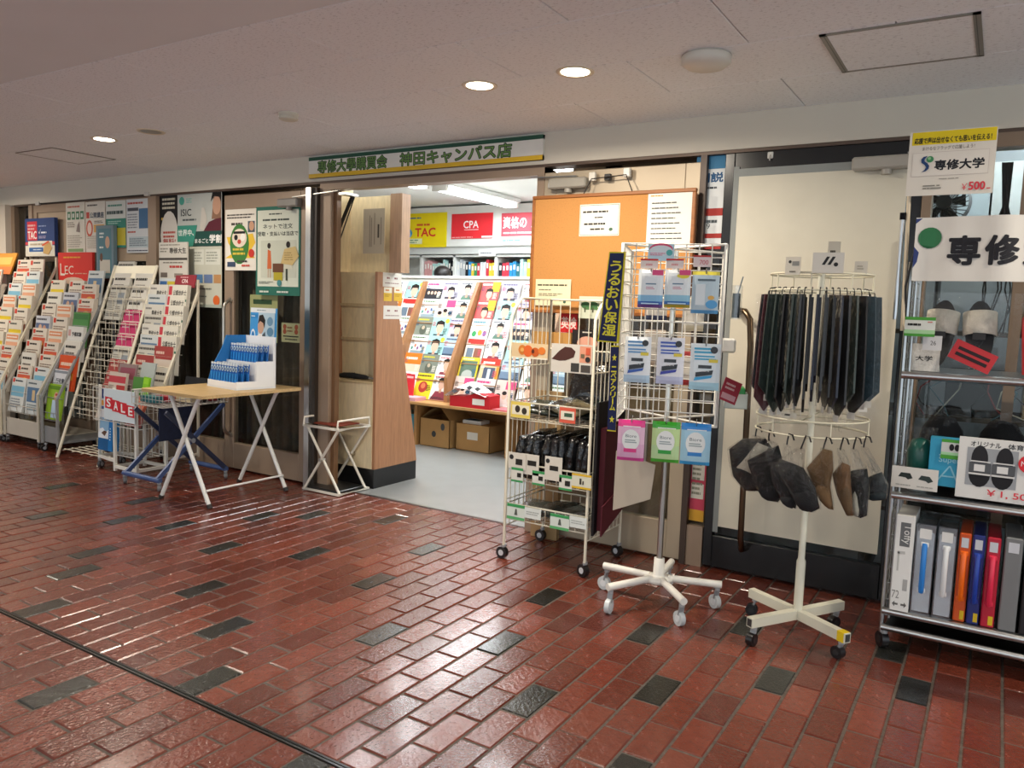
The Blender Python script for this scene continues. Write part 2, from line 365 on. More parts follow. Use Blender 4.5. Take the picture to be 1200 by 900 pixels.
def glass_door(n, x0, x1, zt, c, stile, low, top, y=WY, th=.045, m='bronze'):
    d = struct('door_%d' % n)
    B().cbox(c, (x0, y, .015), (x0+stile, y+th, zt), .003).obj('stile', m, d); B().cbox(c, (x1-stile, y, .015), (x1, y+th, zt), .003).obj('stile', m, d)
    B().cbox(c, (x0+stile, y, zt-top), (x1-stile, y+th, zt), .003).obj('rail', m, d); B().cbox(c, (x0+stile, y, .015), (x1-stile, y+th, low), .003).obj('rail', m, d)
    pane('pane', d, x0+stile, x1-stile, low, zt-top, y+.018); return d
def pull(parent, x, y, z0, z1, out=.06, r=.012, c='#b9b4aa'):
    b = B(); pts = [(x, y, z1)]+[(x, y-out*math.sin(a), z1-out*(1-math.cos(a))) for a in (.5, 1, PI/2)]+[(x, y-out*math.sin(a), z0+out*(1-math.cos(a))) for a in (PI/2, 1, .5)]+[(x, y, z0)]
    b.tube(c, pts, r, 10); b.cyl(c, (x, y, z1), (x, y-.006, z1), r*1.8, 12); b.cyl(c, (x, y, z0), (x, y-.006, z0), r*1.8, 12); return b.obj('handle', 'metal', parent)
def closer(parent, x0, x1, y, z, arm_to, c='#8f8a82'):
    b = B(); b.cbox(c, (x0, y-.055, z), (x1, y, z+.055), .008); b.cyl(c, ((x0+x1)/2, y-.03, z), ((x0+x1)/2, y-.03, z-.02), .02, 12); b.obj('door_closer', 'paint', parent)
    b = B(); b.bar('#a9a7a2', (x1-.06, y-.03, z+.062), arm_to, .018, .006); b.obj('closer_arm', 'metal', parent)
d = glass_door(1, -4.735, -3.87, 1.955, TAN, .10, .2, .13)
pull(d, -4.665, WY, .26, 1.22); closer(d, -4.14, -3.95, WY, 1.845, (-3.6, WY-.03, 1.93))
d = glass_door(2, -2.13, -1.275, 1.955, '#b8a890', .075, .2, .16)
pull(d, -1.46, WY, .35, 1.05); closer(d, -2.08, -1.86, WY, 1.86, (-2.2, WY-.02, 1.93), '#9c978c')
d = glass_door(3, -1.16, -.325, 1.985, '#16181a', .045, .17, .10, m='black')
closer(d, -.60, -.33, WY, 1.865, (-.2, WY-.03, 1.945), '#a9a49a')
b = B(); b.tube('#6b5a48', [(-1.05, WY, 1.25), (-1.04, WY-.05, 1.26), (-1.0, WY-.085, 1.255), (-.975, WY-.09, 1.22), (-.965, WY-.09, 1.1), (-.955, WY-.09, .2), (-.95, WY-.08, .15), (-.95, WY, .14)], .014, 10); b.obj('handle', 'metal', d)
w = struct('window_4'); pane('pane', w, -1.245, -1.165, .2, 1.985); B().box(TAN, (-1.245, WY, 0), (-1.165, WY+.06, .2)).obj('frame', 'bronze', w)
w = struct('window_5'); pane('pane', w, -.29, 1.6, .1, 1.93)
b = B(); b.box('#8d7864', (-.325, WY-.01, 0), (-.29, WY+.08, 1.985)); b.box('#8d7864', (-.29, WY-.01, 1.93), (1.6, WY+.08, 1.985)); b.box('#8d7864', (-.29, WY, 0), (1.6, WY+.08, .1)); b.box('#7d6a58', (.02, WY, .1), (.06, WY+.08, 1.93)); b.obj('frame', 'bronze', w)
B().box('#c9bfb0', (1.6, WY-.02, 0), (3.5, WY+.1, 2.0)).obj('wall_right', 'plaster', None, kind='structure')
# --- shop interior shell
IZ = 2.36; IX0, IX1, IY1 = -6.9, -1.9, 7.62
fl = struct('floor_shop', None); B().box('#8f9190', (IX0, 3.745, -.05), (1.6, IY1, 0)).obj('linoleum', 'lino', fl); B().box('#8b8a86', (-3.7, 3.735, -.05), (-2.13, 3.75, .004)).obj('threshold', 'metal', fl)
sh = struct('wall_shop_back'); B().box('#e4e4e0', (IX0, IY1, 0), (IX1, IY1+.1, IZ)).obj('panel', 'plaster', sh)
sh = struct('wall_shop_left'); B().box('#e0e0dc', (IX0-.1, 3.8, 0), (IX0, IY1, IZ)).obj('panel', 'plaster', sh)
sh = struct('wall_shop_right'); B().box('#e0e0dc', (IX1, 3.95, 0), (IX1+.1, IY1, IZ)).obj('panel', 'plaster', sh)
sh = struct('ceiling_shop'); B().box('#e6e6e2', (-9.2, 3.79, IZ), (1.6, IY1, IZ+.1)).obj('panel', 'plaster', sh)
b = B(); b.box('#d8d8d2', (-9.2, WY+.1, 2.0), (1.6, 3.83, IZ+.1)); b.obj('wall_over_door', 'plaster', None, kind='structure')
# ply partitions added to keep the bright shop's light out of the glazed bays
b = B(); b.box('#7a624a', (-9.2, 3.95, 0), (-3.9, 3.97, IZ)); b.obj('wall_lightblock_left', 'ply', None, kind='structure')
b = B(); b.box('#8d745a', (-2.10, 3.95, 0), (-1.16, 3.97, IZ)); b.obj('wall_lightblock_middle', 'ply', None, kind='structure')
b = B(); b.box('#9aa0a4', (-1.16, 4.6, 0), (1.6, 4.62, IZ)); b.box('#8a8c8c', (-1.17, 3.77, 0), (-1.15, 4.6, IZ)); b.box('#8a8c8c', (1.6, 3.77, 0), (1.62, 4.6, IZ)); b.obj('wall_storeroom', 'plaster', None, kind='structure')
# --- curtain behind the left glazing
def curtain(x0, x1, y, z0, z1, c, label):
    b = B(); n = int((x1-x0)/.018); amp = .022
    vs = []
    for j in range(2):
        for i in range(n+1): vs.append((x0+(x1-x0)*i/n, y+amp*math.sin(i*1.05)+.008*math.sin(i*.37), z0 if j == 0 else z1))
    b.add(vs, [(i, i+1, n+2+i, n+1+i) for i in range(n)], c, True); me = b.obj('curtain', 'fabric', None, label=label, cat='curtain')
    so = me.modifiers.new('s', 'SOLIDIFY'); so.thickness = .003
curtain(-5.48, -4.75, 3.86, .03, 1.93, '#4a3d32', 'dark brown pleated curtain behind the window with the study-card poster')
curtain(-4.70, -3.92, 3.86, .03, 1.93, '#6b5a48', 'brown pleated curtain hanging behind the glass of the tan door')
curtain(-8.15, -7.37, 3.86, .03, 1.93, '#35302c', 'near-black pleated curtain in the narrow window by the pier')
curtain(-7.24, -5.66, 3.86, .03, 1.93, '#453a31', 'dark brown pleated curtain behind the boarded double window')
# ================================================================== LIGHT FITTINGS
def downlight(x, y, lit, label, on=True, group=None):
    t = thing('downlight', label, 'ceiling light', (x, y, CZ), group=group)
    b = B(); b.lathe('#d9cdb5', (0, 0, 0), [(.055, .0), (.058, -.003), (.072, -.005), (.076, -.002), (.076, 0)], 28); b.obj('trim_ring', 'paint', t)
    b = B(); b.add([(.056*math.cos(2*PI*i/24), .056*math.sin(2*PI*i/24), -.0025) for i in range(24)], [tuple(range(24))[::-1]], '#fff0d8' if on else '#a8a298'); b.obj('diffuser', 'lamp_glow' if on else 'metal', t)
    if on:
        l = area('lamp', (0, 0, -.008), .11, .11, P_DOWN, WARM, 'DISK', math.radians(170)); l.parent = t
def cpos(px, py): 
    q = F(px, py, CZ); return q.x, q.y
x, y = cpos(562, 100); downlight(x, y, 1, 'lit round recessed ceiling downlight just in front of the shop sign')
x, y = cpos(674, 84); downlight(x, y, 1, 'lit round recessed ceiling downlight between the shop sign and the round detector')
x, y = cpos(122, 163); downlight(x, y, 1, 'lit round recessed ceiling downlight over the pamphlet racks, beside an unlit one')
x, y = cpos(177, 154); downlight(x, y, 0, 'unlit round recessed ceiling fitting beside the lit one over the pamphlet racks', False)
for x, y in ((.75, 2.8), (2.2, 2.8), (-7.4, 2.8), (-8.9, 2.8), (-4.7, .2), (-1.7, .2), (.9, .2), (-7.4, .2), (-3.2, -2.0), (-.2, -2.0)):  # unseen downlights added as fill light for the corridor
    downlight(x, y, 1, 'unseen round downlight added for fill along the corridor ceiling', group='added fill downlights beyond the bay')
x, y = cpos(828, 65)
t = thing('smoke_detector', 'large round off-white ceiling detector beside the square access hatch', 'detector', (x, y, CZ)); b = B(); b.lathe('#d8d3c6', (0, 0, 0), [(.085, 0), (.088, -.004), (.088, -.028), (.07, -.042), (0, -.044)], 32); b.obj('body', 'paint', t)
b = B(); b.lathe('#b9b4a8', (0, 0, 0), [(.0885, -.002), (.0895, -.004), (.0885, -.006)], 32); b.obj('seam', 'paint', t)
x, y = cpos(338, 133)
t = thing('ceiling_sensor', 'small ribbed off-white ceiling sensor left of the shop sign', 'sensor', (x, y, CZ)); b = B(); b.lathe('#cfc9b8', (0, 0, 0), [(.05, 0), (.05, -.012), (.044, -.014), (.044, -.02), (.048, -.022), (.046, -.03), (.038, -.034), (0, -.036)], 24); b.obj('body', 'paint', t)
x0, x1, y0, y1 = -.59, -.13, 2.79, 3.235
t = thing('ceiling_hatch', 'square grey-framed access hatch in the ceiling boards', 'hatch', (0, 0, CZ))
b = B()
for a, e in (((x0, y0), (x1, y0+.012)), ((x0, y1-.012), (x1, y1)), ((x0, y0), (x0+.022, y1)), ((x1-.022, y0), (x1, y1))): b.box('#86837a', (a[0], a[1], -.005), (e[0], e[1], .001))
b.obj('frame', 'paint', t); b = B()
b.box('#4a4844', (x0+.012, y0+.012, -.0052), (x0+.015, y1-.012, -.004)); b.obj('gap', 'paint', t); b = B(); b.box('#4a4844', (x1-.015, y0+.012, -.0052), (x1-.012, y1-.012, -.004)); b.obj('gap', 'paint', t)
b = B(); b.box('#eff2f4', (x0+.022, y0+.012, -.003), (x1-.022, y1-.012, .001)); b.obj('door_panel', 'ceiling_board', t)
t = thing('ceiling_hatch', 'thin-outlined access hatch in the ceiling near the left pier', 'hatch', (0, 0, CZ)); c4 = [F(*p, CZ) for p in ((0, 184), (30, 176), (106, 189), (62, 193))]
hx0, hx1, hy0, hy1 = -5.75, -5.29, 2.80, 3.23
b = B(); b.box('#eff2f4', (hx0, hy0, -.002), (hx1, hy1, .001)); b.obj('door_panel', 'ceiling_board', t); b = B()
for a, e in (((hx0, hy0), (hx1, hy0+.005)), ((hx0, hy1-.005), (hx1, hy1)), ((hx0, hy0), (hx0+.005, hy1)), ((hx1-.005, hy0), (hx1, hy1))): b.box('#77716a', (a[0], a[1], -.004), (e[0], e[1], .001))
b.obj('frame', 'paint', t)
for x, y, lab in ((-4.5, 5.0, 'long fluorescent ceiling fitting over the magazine display'), (-4.4, 6.35, 'long fluorescent ceiling fitting above the hanging posters'), (-3.9, 4.4, 'long fluorescent ceiling fitting close behind the doorway header'), (-2.9, 4.9, 'long fluorescent ceiling fitting behind the cork board door'), (-2.9, 6.4, 'long fluorescent ceiling fitting deep behind the wire cart'), (.35, 4.25, 'long fluorescent ceiling fitting in the store behind the right window')):
    t = thing('fluorescent_light', lab, 'ceiling light', (x, y, IZ), PI/2 if x < 0 else 0)
    B().cbox('#dcdcd8', (-.62, -.11, -.05), (.62, .11, 0), .01).obj('housing', 'paint', t)
    b = B(); b.cyl('#f4faff', (-.58, -.05, -.075), (.58, -.05, -.075), .016, 10); b.cyl('#f4faff', (-.58, .05, -.075), (.58, .05, -.075), .016, 10); b.obj('tube', 'tube_glow', t)
    b = B(); b.box('#d0d0cc', (-.62, -.08, -.095), (-.585, .08, -.045)); b.obj('end_cap', 'paint', t); b = B(); b.box('#d0d0cc', (.585, -.08, -.095), (.62, .08, -.045)); b.obj('end_cap', 'paint', t)
    l = area('lamp', (0, 0, -.1), 1.16, .16, P_TUBE if y > 4.3 else P_TUBE*.3, (.93, .98, 1)); l.parent = t
# --- shop sign on the bulkhead
t = thing('shop_sign', 'long white shop sign with green lettering between green and yellow bands over the doorway', 'sign', (-3.866, WY-.03, 2.02))
SW_, SH_ = 1.735, .13
B().box('#e9e7de', (0, 0, 0), (SW_, .02, SH_)).obj('board', 'paint', t); B().box('#14503a', (0, -.0008, SH_-.022), (SW_, .019, SH_)).obj('top_band', 'paint', t); B().box('#e2b822', (0, -.0008, 0), (SW_, .019, .025)).obj('bottom_band', 'paint', t)
for dx, body, w_ in ((.37, '専修大學購買会', .575), (1.15, '神田キャンパス店', .78)):
    for c, bo, yy, k in (('#16301f', .05, -.001, 1), ('#6f9a48', .0, -.0018, 1)):
        b = B(); b.tx(c, body, dx, .028+(.003 if k < 1 else 0), .074, yy, bold=bo, wfit=w_); b.obj('lettering', 'paint', t)
# ================================================================== POSTERS ON THE FACADE
def poster(name, label, cat, tl, br, Y, bgc, el, t=.0012, rz=0, group=None, bl=None):
    a = W(*tl, Y); c = W(*br, Y); w, h = c.x-a.x, a.z-c.z
    return B().sheet(w, h, t, bgc, el, seed=sum(map(ord, label))).obj(name, 'paper', None, (a.x, Y, c.z), (0, 0, rz), label=label, cat=cat, group=group)
GR = '#6a6a66'; TEAL = '#2e8573'
poster('poster', 'white poster with four green boxed characters, pinned furthest along the tan boards', 'poster', (77, 238), (100, 296), 3.688, '#dcd6c8',
       [('l', .1, .88, .9, .95, 1, '#b8604a')]+[('r', .08+.23*i, .66, .26+.23*i, .82, '#4b7d5c') for i in range(4)]+[('r', .12+.23*i, .70, .22+.23*i, .78, '#cfd8cc') for i in range(4)]+[('p', '#8a7a74', [(.55, .42), (.75, .4), (.72, .62), (.62, .55)]), ('l', .08, .5, .5, .62, 3, '#9a8f84'), ('l', .08, .1, .92, .36, 6, '#b4ab9e'), ('r', .1, .02, .9, .08, '#7f9d6a')])
poster('poster', 'white open-lecture poster with a round red emblem on the tan boards', 'poster', (100, 237), (124, 296), 3.688, '#ded8cb',
       [('l', .1, .9, .7, .96, 1, '#55504a'), ('r', .04, .68, .2, .8, '#c4483c'), ('t', .58, .68, .11, '公開講座', '#2c3d55', .02, .7), ('e', .2, .48, .17, .24, '#cf5a44'), ('e', .2, .48, .11, .17, '#e9cfc0'), ('r', .42, .4, .95, .55, '#dca55a'), ('l', .45, .57, .9, .63, 2, '#6b625a'), ('l', .08, .08, .92, .34, 7, '#b8ae9f')])
poster('poster', 'white poster with a green lower panel and yellow block, pinned on the tan boards', 'poster', (124, 236), (148, 290), 3.687, '#d5d8d0',
       [('l', .1, .86, .9, .94, 1, '#4d8a78'), ('l', .05, .68, .95, .82, 1, '#40504f'), ('r', 0, 0, 1, .62, TEAL), ('r', .55, .05, .98, .42, '#c8b83a'), ('e', .38, .3, .09, .09, '#dfe8df'), ('p', '#dfe8df', [(.15, .05), (.5, .05), (.45, .24), (.3, .24)]), ('l', .1, .5, .8, .58, 2, '#a8cbbf')])
poster('poster', 'white notice sheet with a blue picture beside the dark window, curling off the tan boards', 'poster', (148, 234), (177, 296), 3.683, '#d3d6d6',
       [('l', .05, .89, .8, .96, 1, '#b5564a'), ('r', .05, .78, .5, .84, '#4a4e58'), ('r', .52, .45, .95, .82, '#466f95'), ('l', .05, .45, .48, .74, 6, '#8a9096'), ('l', .05, .36, .5, .42, 1, '#b5564a'), ('r', .1, .1, .9, .3, '#b6c4c8'), ('l', .12, .12, .88, .28, 4, '#7c8890'), ('l', .05, .02, .9, .06, 1, '#556')])
t = poster('poster', 'black poster with gold lettering at the edge of the study-card poster', 'poster', (187, 230), (208, 289), 3.700, '#1b1a1a',
       [('l', .15, .72, .95, .97, 3, '#c9c3ae'), ('r', .1, .5, .95, .62, '#1b1a1a'), ('l', .1, .5, .98, .6, 1, '#c9a84a'), ('e', .55, .22, .5, .85, '#cfcac0'), ('l', .2, .16, .95, .32, 2, '#b2473c'), ('t', .55, .06, .1, '無料!', '#a83b32', .02, .7)])
poster('poster', 'wide student identity card poster with a smiling person and green lower band', 'poster', (208, 228), (260, 288), 3.698, '#b9bcb6',
       [('e', .1, .87, .06, .06, '#4a9a8a'), ('l', .2, .82, .35, .92, 3, '#7fb2a6'), ('t', .2, .58, .13, 'ISIC', '#33383a', .015, .24), ('l', .12, .47, .45, .54, 1, '#4d5456'), ('p', '#8d6a54', [(.78, .5), (.98, .5), (.99, .85), (.93, .96), (.82, .9)]), ('e', .89, .75, .09, .13, '#c59a80'), ('p', '#1d1815', [(.76, .82), (.8, .99), (.99, .99), (.99, .8), (.95, .9), (.84, .92)]), ('p', '#5c2330', [(.6, .28), (.99, .28), (.99, .52), (.86, .5), (.72, .45)]), ('p', '#c9c4ba', [(.52, .32), (.62, .3), (.68, .5), (.62, .72), (.56, .72), (.54, .5)]), ('r', 0, 0, 1, .28, '#1e4a42'), ('p', '#3b8f7c', [(0, 0), (.36, 0), (.46, .4), (0, .4)]), ('t', .2, .2, .12, '世界中、', '#dfe8e2', .02, .36), ('t', .56, .06, .08, 'まるごと', '#e8ece6', .02, .3), ('t', .87, .06, .15, '学割', '#f0f0ea', .03, .26)])
poster('poster', 'pale information poster with three small sky photographs below the study-card poster', 'poster', (222, 289), (260, 361), 3.7, '#c6c6b6',
       [('r', .12, .7, .45, .95, '#d5d6ca'), ('r', .5, .7, .95, .95, '#d5d6ca'), ('l', .15, .74, .42, .92, 4, '#9fa396'), ('l', .53, .74, .92, .92, 4, '#9fa396'), ('r', .16, .4, .42, .54, '#5b86b4'), ('r', .46, .4, .72, .54, '#6a7fa6'), ('r', .76, .4, .98, .54, '#b98a5a'), ('l', .2, .28, .8, .33, 1, '#70736a'), ('l', .2, .16, .6, .2, 1, '#70736a'), ('e', .84, .12, .1, .1, '#d9682f'), ('r', .02, .0, 1, .05, '#a8b0a4')])
poster('poster', 'white poster with a green daruma doll on yellow, taped to the tan door', 'poster', (264, 246), (300, 317), 3.684, '#e6e0d4',
       [('l', .06, .84, .95, .93, 2, '#4a4640'), ('l', .2, .72, .68, .8, 1, '#4a4640'), ('p', '#e6bd3c', [(.0, .2), (.3, .3), (.1, .45), (.05, .55), (.3, .55), (.9, .6), (.98, .45), (.8, .3), (.98, .2)]), ('r', .74, .62, .96, .8, '#4f5a66'), ('e', .86, .72, .08, .1, '#c79a7c'), ('e', .47, .43, .31, .43, '#3f7d3a'), ('e', .47, .53, .24, .2, '#e8d8c4'), ('e', .36, .54, .06, .06, '#1d1d1d'), ('e', .58, .54, .08, .08, '#f4f0e8'), ('r', .28, .6, .66, .64, '#1d1d1d'), ('e', .47, .47, .06, .05, '#c9473a'), ('l', .26, .24, .68, .38, 2, '#d8c04a'), ('e', .86, .28, .09, .09, '#c9382e'), ('r', .08, .06, .34, .14, '#3d4a66'), ('l', .4, .12, .8, .18, 1, '#4a4640'), ('l', .55, .05, .92, .11, 1, '#c9544a')])
poster('poster', 'green-bordered online order poster with two figures, taped to the tan door', 'poster', (300, 243), (351.5, 347), 3.686, '#2c6e5e',
       [('r', .04, .1, .96, .96, '#d8dccb'), ('l', .3, .9, .7, .93, 1, '#4a554c'), ('l', .16, .83, .86, .87, 1, '#3b4640'), ('t', .5, .75, .055, 'ネットで注文', '#28332e', .012, .66), ('t', .5, .67, .05, '受取・支払いは当店で', '#28332e', .012, .9), ('r', .12, .2, .92, .62, '#c9cdbc'), ('p', '#cf6a3c', [(.27, .3), (.37, .3), (.35, .5), (.28, .52)]), ('e', .31, .56, .04, .045, '#2a2018'), ('r', .285, .2, .30, .3, '#b98a6a'), ('r', .335, .2, .35, .3, '#b98a6a'), ('p', '#d3d2bd', [(.64, .3), (.84, .3), (.8, .52), (.68, .52)]), ('e', .74, .57, .045, .05, '#1f1a17'), ('r', .69, .17, .73, .3, '#3d4438'), ('p', '#6d4630', [(.4, .26), (.64, .26), (.64, .36), (.4, .36)]), ('r', .42, .17, .62, .26, '#b4a630'), ('e', .86, .44, .0, .0, '#000'), ('p', '#cdb57c', [(.58, .36), (.84, .34), (.98, .44), (.9, .55), (.66, .52)]), ('l', .66, .39, .88, .49, 4, '#a88f5a'), ('e', .55, .14, .05, .05, '#4a8a8c'), ('l', .08, .13, .42, .16, 2, '#8a8f84'), ('l', .1, .02, .4, .06, 1, '#cfd8cc'), ('l', .5, .02, .85, .06, 1, '#cfd8cc')])
poster('notice', 'cream timetable sheet stuck inside the tan door glass, half hidden by the blue counter display', 'notice', (293, 345), (325, 402), 3.725, '#c6bf86', [('r', .12, .8, .8, .9, '#3d5a3f'), ('r', .12, .6, .5, .72, '#30302c'), ('r', .6, .58, .75, .7, '#30302c'), ('l', .1, .1, .85, .5, 6, '#8a8658')])
poster('notice', 'cream sheet with four red stamps stuck inside the tan door glass', 'notice', (330, 378), (351, 402), 3.725, '#cdc49a', [('e', .18, .8, .1, .1, '#b55a40'), ('e', .82, .8, .1, .1, '#b55a40'), ('e', .18, .55, .1, .1, '#b55a40'), ('e', .82, .55, .1, .1, '#b55a40'), ('l', .32, .5, .7, .85, 2, '#9a7050'), ('r', .1, .28, .95, .34, '#3a362c'), ('l', .2, .1, .9, .22, 1, '#5a5648')])
poster('notice', 'pale translucent vertical notice taped to the beige panel in the recess', 'notice', (426, 245), (450, 297), 3.945, '#b7ab95', [('r', .68, .35, .76, .65, '#4c443a'), ('r', .82, .2, .86, .8, '#8a7f70'), ('r', .52, .2, .56, .9, '#8a7f70'), ('r', .3, .15, .34, .85, '#8a7f70'), ('r', .38, .15, .42, .8, '#8a7f70')])
# posters in the narrow window and by the black door
poster('poster', 'tall blue, white and red joint briefing poster in the narrow window', 'poster', (817, 184), (846, 292), 3.712, '#dfe3e4', [('r', 0, .86, 1, 1, '#3f7fa8'), ('t', .5, .72, .1, '同説', '#2c5a86', .03, .8), ('l', .1, .64, .8, .68, 1, '#3a3f44'), ('r', 0, .36, 1, .44, '#a8302a'), ('r', 0, .12, 1, .17, '#a8302a'), ('t', .5, .22, .06, '9', '#40484c', .01), ('l', .2, .27, .9, .33, 1, '#50585c'), ('r', 0, 0, 1, .06, '#a8302a')])
poster('poster', 'pink and yellow table poster low in the narrow window', 'poster', (797, 520), (824, 612), 3.712, '#c8475e', [('r', 0, 0, 1, .15, '#dfa83a'), ('r', .05, .3, .3, .95, '#cfc7a4'), ('r', .5, .55, .95, .95, '#d9d6c8'), ('r', .5, .3, .95, .5, '#d9d6c8'), ('l', .08, .3, .28, .94, 12, '#7c7050'), ('l', .52, .34, .92, .92, 9, '#8a8a78')])
# ---- cork board hung in front of the second door
t = thing('cork_board', 'large orange cork notice board with wooden frame hung on the tan door', 'notice board', (-2.16, 3.625, 1.215))
cw, chh = .892, .61
B().box('#c3894a', (.018, 0, .018), (cw-.018, .012, chh-.018)).obj('cork', 'cork', t)
for nm, a, e in (('frame_rail', (0, -.006, 0), (cw, .018, .018)), ('frame_rail', (0, -.006, chh-.018), (cw, .018, chh)), ('frame_stile', (0, -.006, .018), (.018, .018, chh-.018)), ('frame_stile', (cw-.018, -.006, .018), (cw, .018, chh-.018))): B().cbox('#a5662e', a, e, .003).obj(nm, 'wood', t)
b = B(); b.tube('#2b2622', [(.30, .0, chh), (.33, .02, chh+.075), (.52, .02, chh+.085), (.565, 0, chh)], .003, 6); b.obj('cord', 'rubber', t)
for xx, zz in ((.33, chh+.085), (.52, chh+.095)):
    b = B(); b.cbox('#e4e0d4', (xx-.018, .02, zz-.02), (xx+.018, .045, zz+.025), .004); b.obj('hook', 'plastic', t)
b = B(); b.cbox('#23211f', (.395, .03, chh+.065), (.43, .05, chh+.098), .003); b.obj('hook', 'plastic', t)
poster('notice', 'small white opening-hours card with green border on the cork board', 'notice', (680, 240), (725, 276), 3.6235, '#e9e6da', [('r', .02, .03, .98, .97, '#3b6b52'), ('r', .03, .045, .97, .955, '#efece2'), ('l', .08, .7, .92, .82, 1, '#3a3a36'), ('l', .38, .54, .62, .62, 1, '#3a3a36'), ('l', .12, .32, .88, .44, 1, '#3a3a36'), ('l', .28, .16, .64, .27, 1, '#3a3a36'), ('e', .8, .2, .05, .04, '#4c6b56')])
poster('notice', 'tall white list sheet with a green heading on the cork board', 'notice', (760, 223), (808, 292), 3.6235, '#e7e6dc', [('r', .0, .95, 1, 1, '#2e5e4a'), ('l', .06, .88, .35, .92, 1, '#c99a4a')]+[('l', .1, .08+.085*i, .85, .115+.085*i, 1, '#55554f') for i in range(9)])
poster('notice', 'cream notice overlapping the lower corner of the cork board', 'notice', (628, 327), (668, 359), 3.6165, '#e8deb8', [('l', .06, .72, .9, .84, 1, '#55503f'), ('l', .1, .56, .5, .64, 1, '#7a745f'), ('l', .1, .36, .8, .48, 2, '#7a745f'), ('e', .84, .16, .04, .04, '#4c6b56')])
# things seen in the lower half of the second door, between the wire stands
poster('poster', 'bright red examination book poster behind the white wire stand', 'poster', (657, 367), (676, 390), 3.66, '#c8262a', [('t', .5, .2, .6, '英検', '#f0d8d0', .02, .86)])
poster('notice', 'pale card with three green trees clipped behind the blue banner', 'notice', (679, 347), (708, 374), 3.60, '#c9ceb8', [('e', .25, .6, .17, .12, '#3f6a42'), ('e', .55, .6, .2, .13, '#3f6a42'), ('e', .88, .6, .12, .12, '#3f6a42'), ('r', .2, .4, .75, .5, '#4f7a48'), ('r', .22, .28, .27, .5, '#4a4a36'), ('r', .53, .28, .58, .5, '#4a4a36')])
# clear tape edged white paper covering the black door
t = thing('paper_screen', 'large sheet of white translucent paper covering the glass of the black door', 'paper', (-1.11, 3.685, .22))
b = B(); b.box('#d8d2c0', (.02, 0, 0), (.725, .001, 1.655)); b.obj('sheet', 'paper', t)
b = B(); b.box('#8f9390', (-.005, -.001, -.03), (.02, 0, 1.70)); b.obj('tape', 'paper', t); b = B(); b.box('#8f9390', (.02, -.001, 1.655), (.60, 0, 1.69)); b.obj('tape', 'paper', t)
t = thing('door_hook', 'small white stick-on hook high on the black door rail', 'hook', (W(903, 182).x, 3.69, W(903, 182).z)); b = B(); b.cbox('#dedbd2', (-.013, -.006, -.015), (.013, 0, .015), .003); b.obj('plate', 'plastic', t); b = B(); b.tube('#b9b6ae', [(0, -.006, .002), (0, -.012, -.008), (0, -.012, -.025)], .003, 6); b.obj('pin', 'plastic', t)
# cable and small brackets along the top of the left windows
t = thing('door_rail_cable', 'thin dark cable with small brackets along the top of the tan boards', 'cable', (0, 0, 0))
p0 = W(44, 239, 3.675); p1 = W(172, 228, 3.675)
b = B(); b.tube('#2a2521', [p0, p1], .004, 6); b.obj('cable', 'rubber', t)
for p in (p0, p1):
    b = B(); b.cbox('#cfcac0', (p.x-.03, 3.668, p.z-.012), (p.x+.03, 3.69, p.z+.018), .004); b.obj('bracket', 'plastic', t)

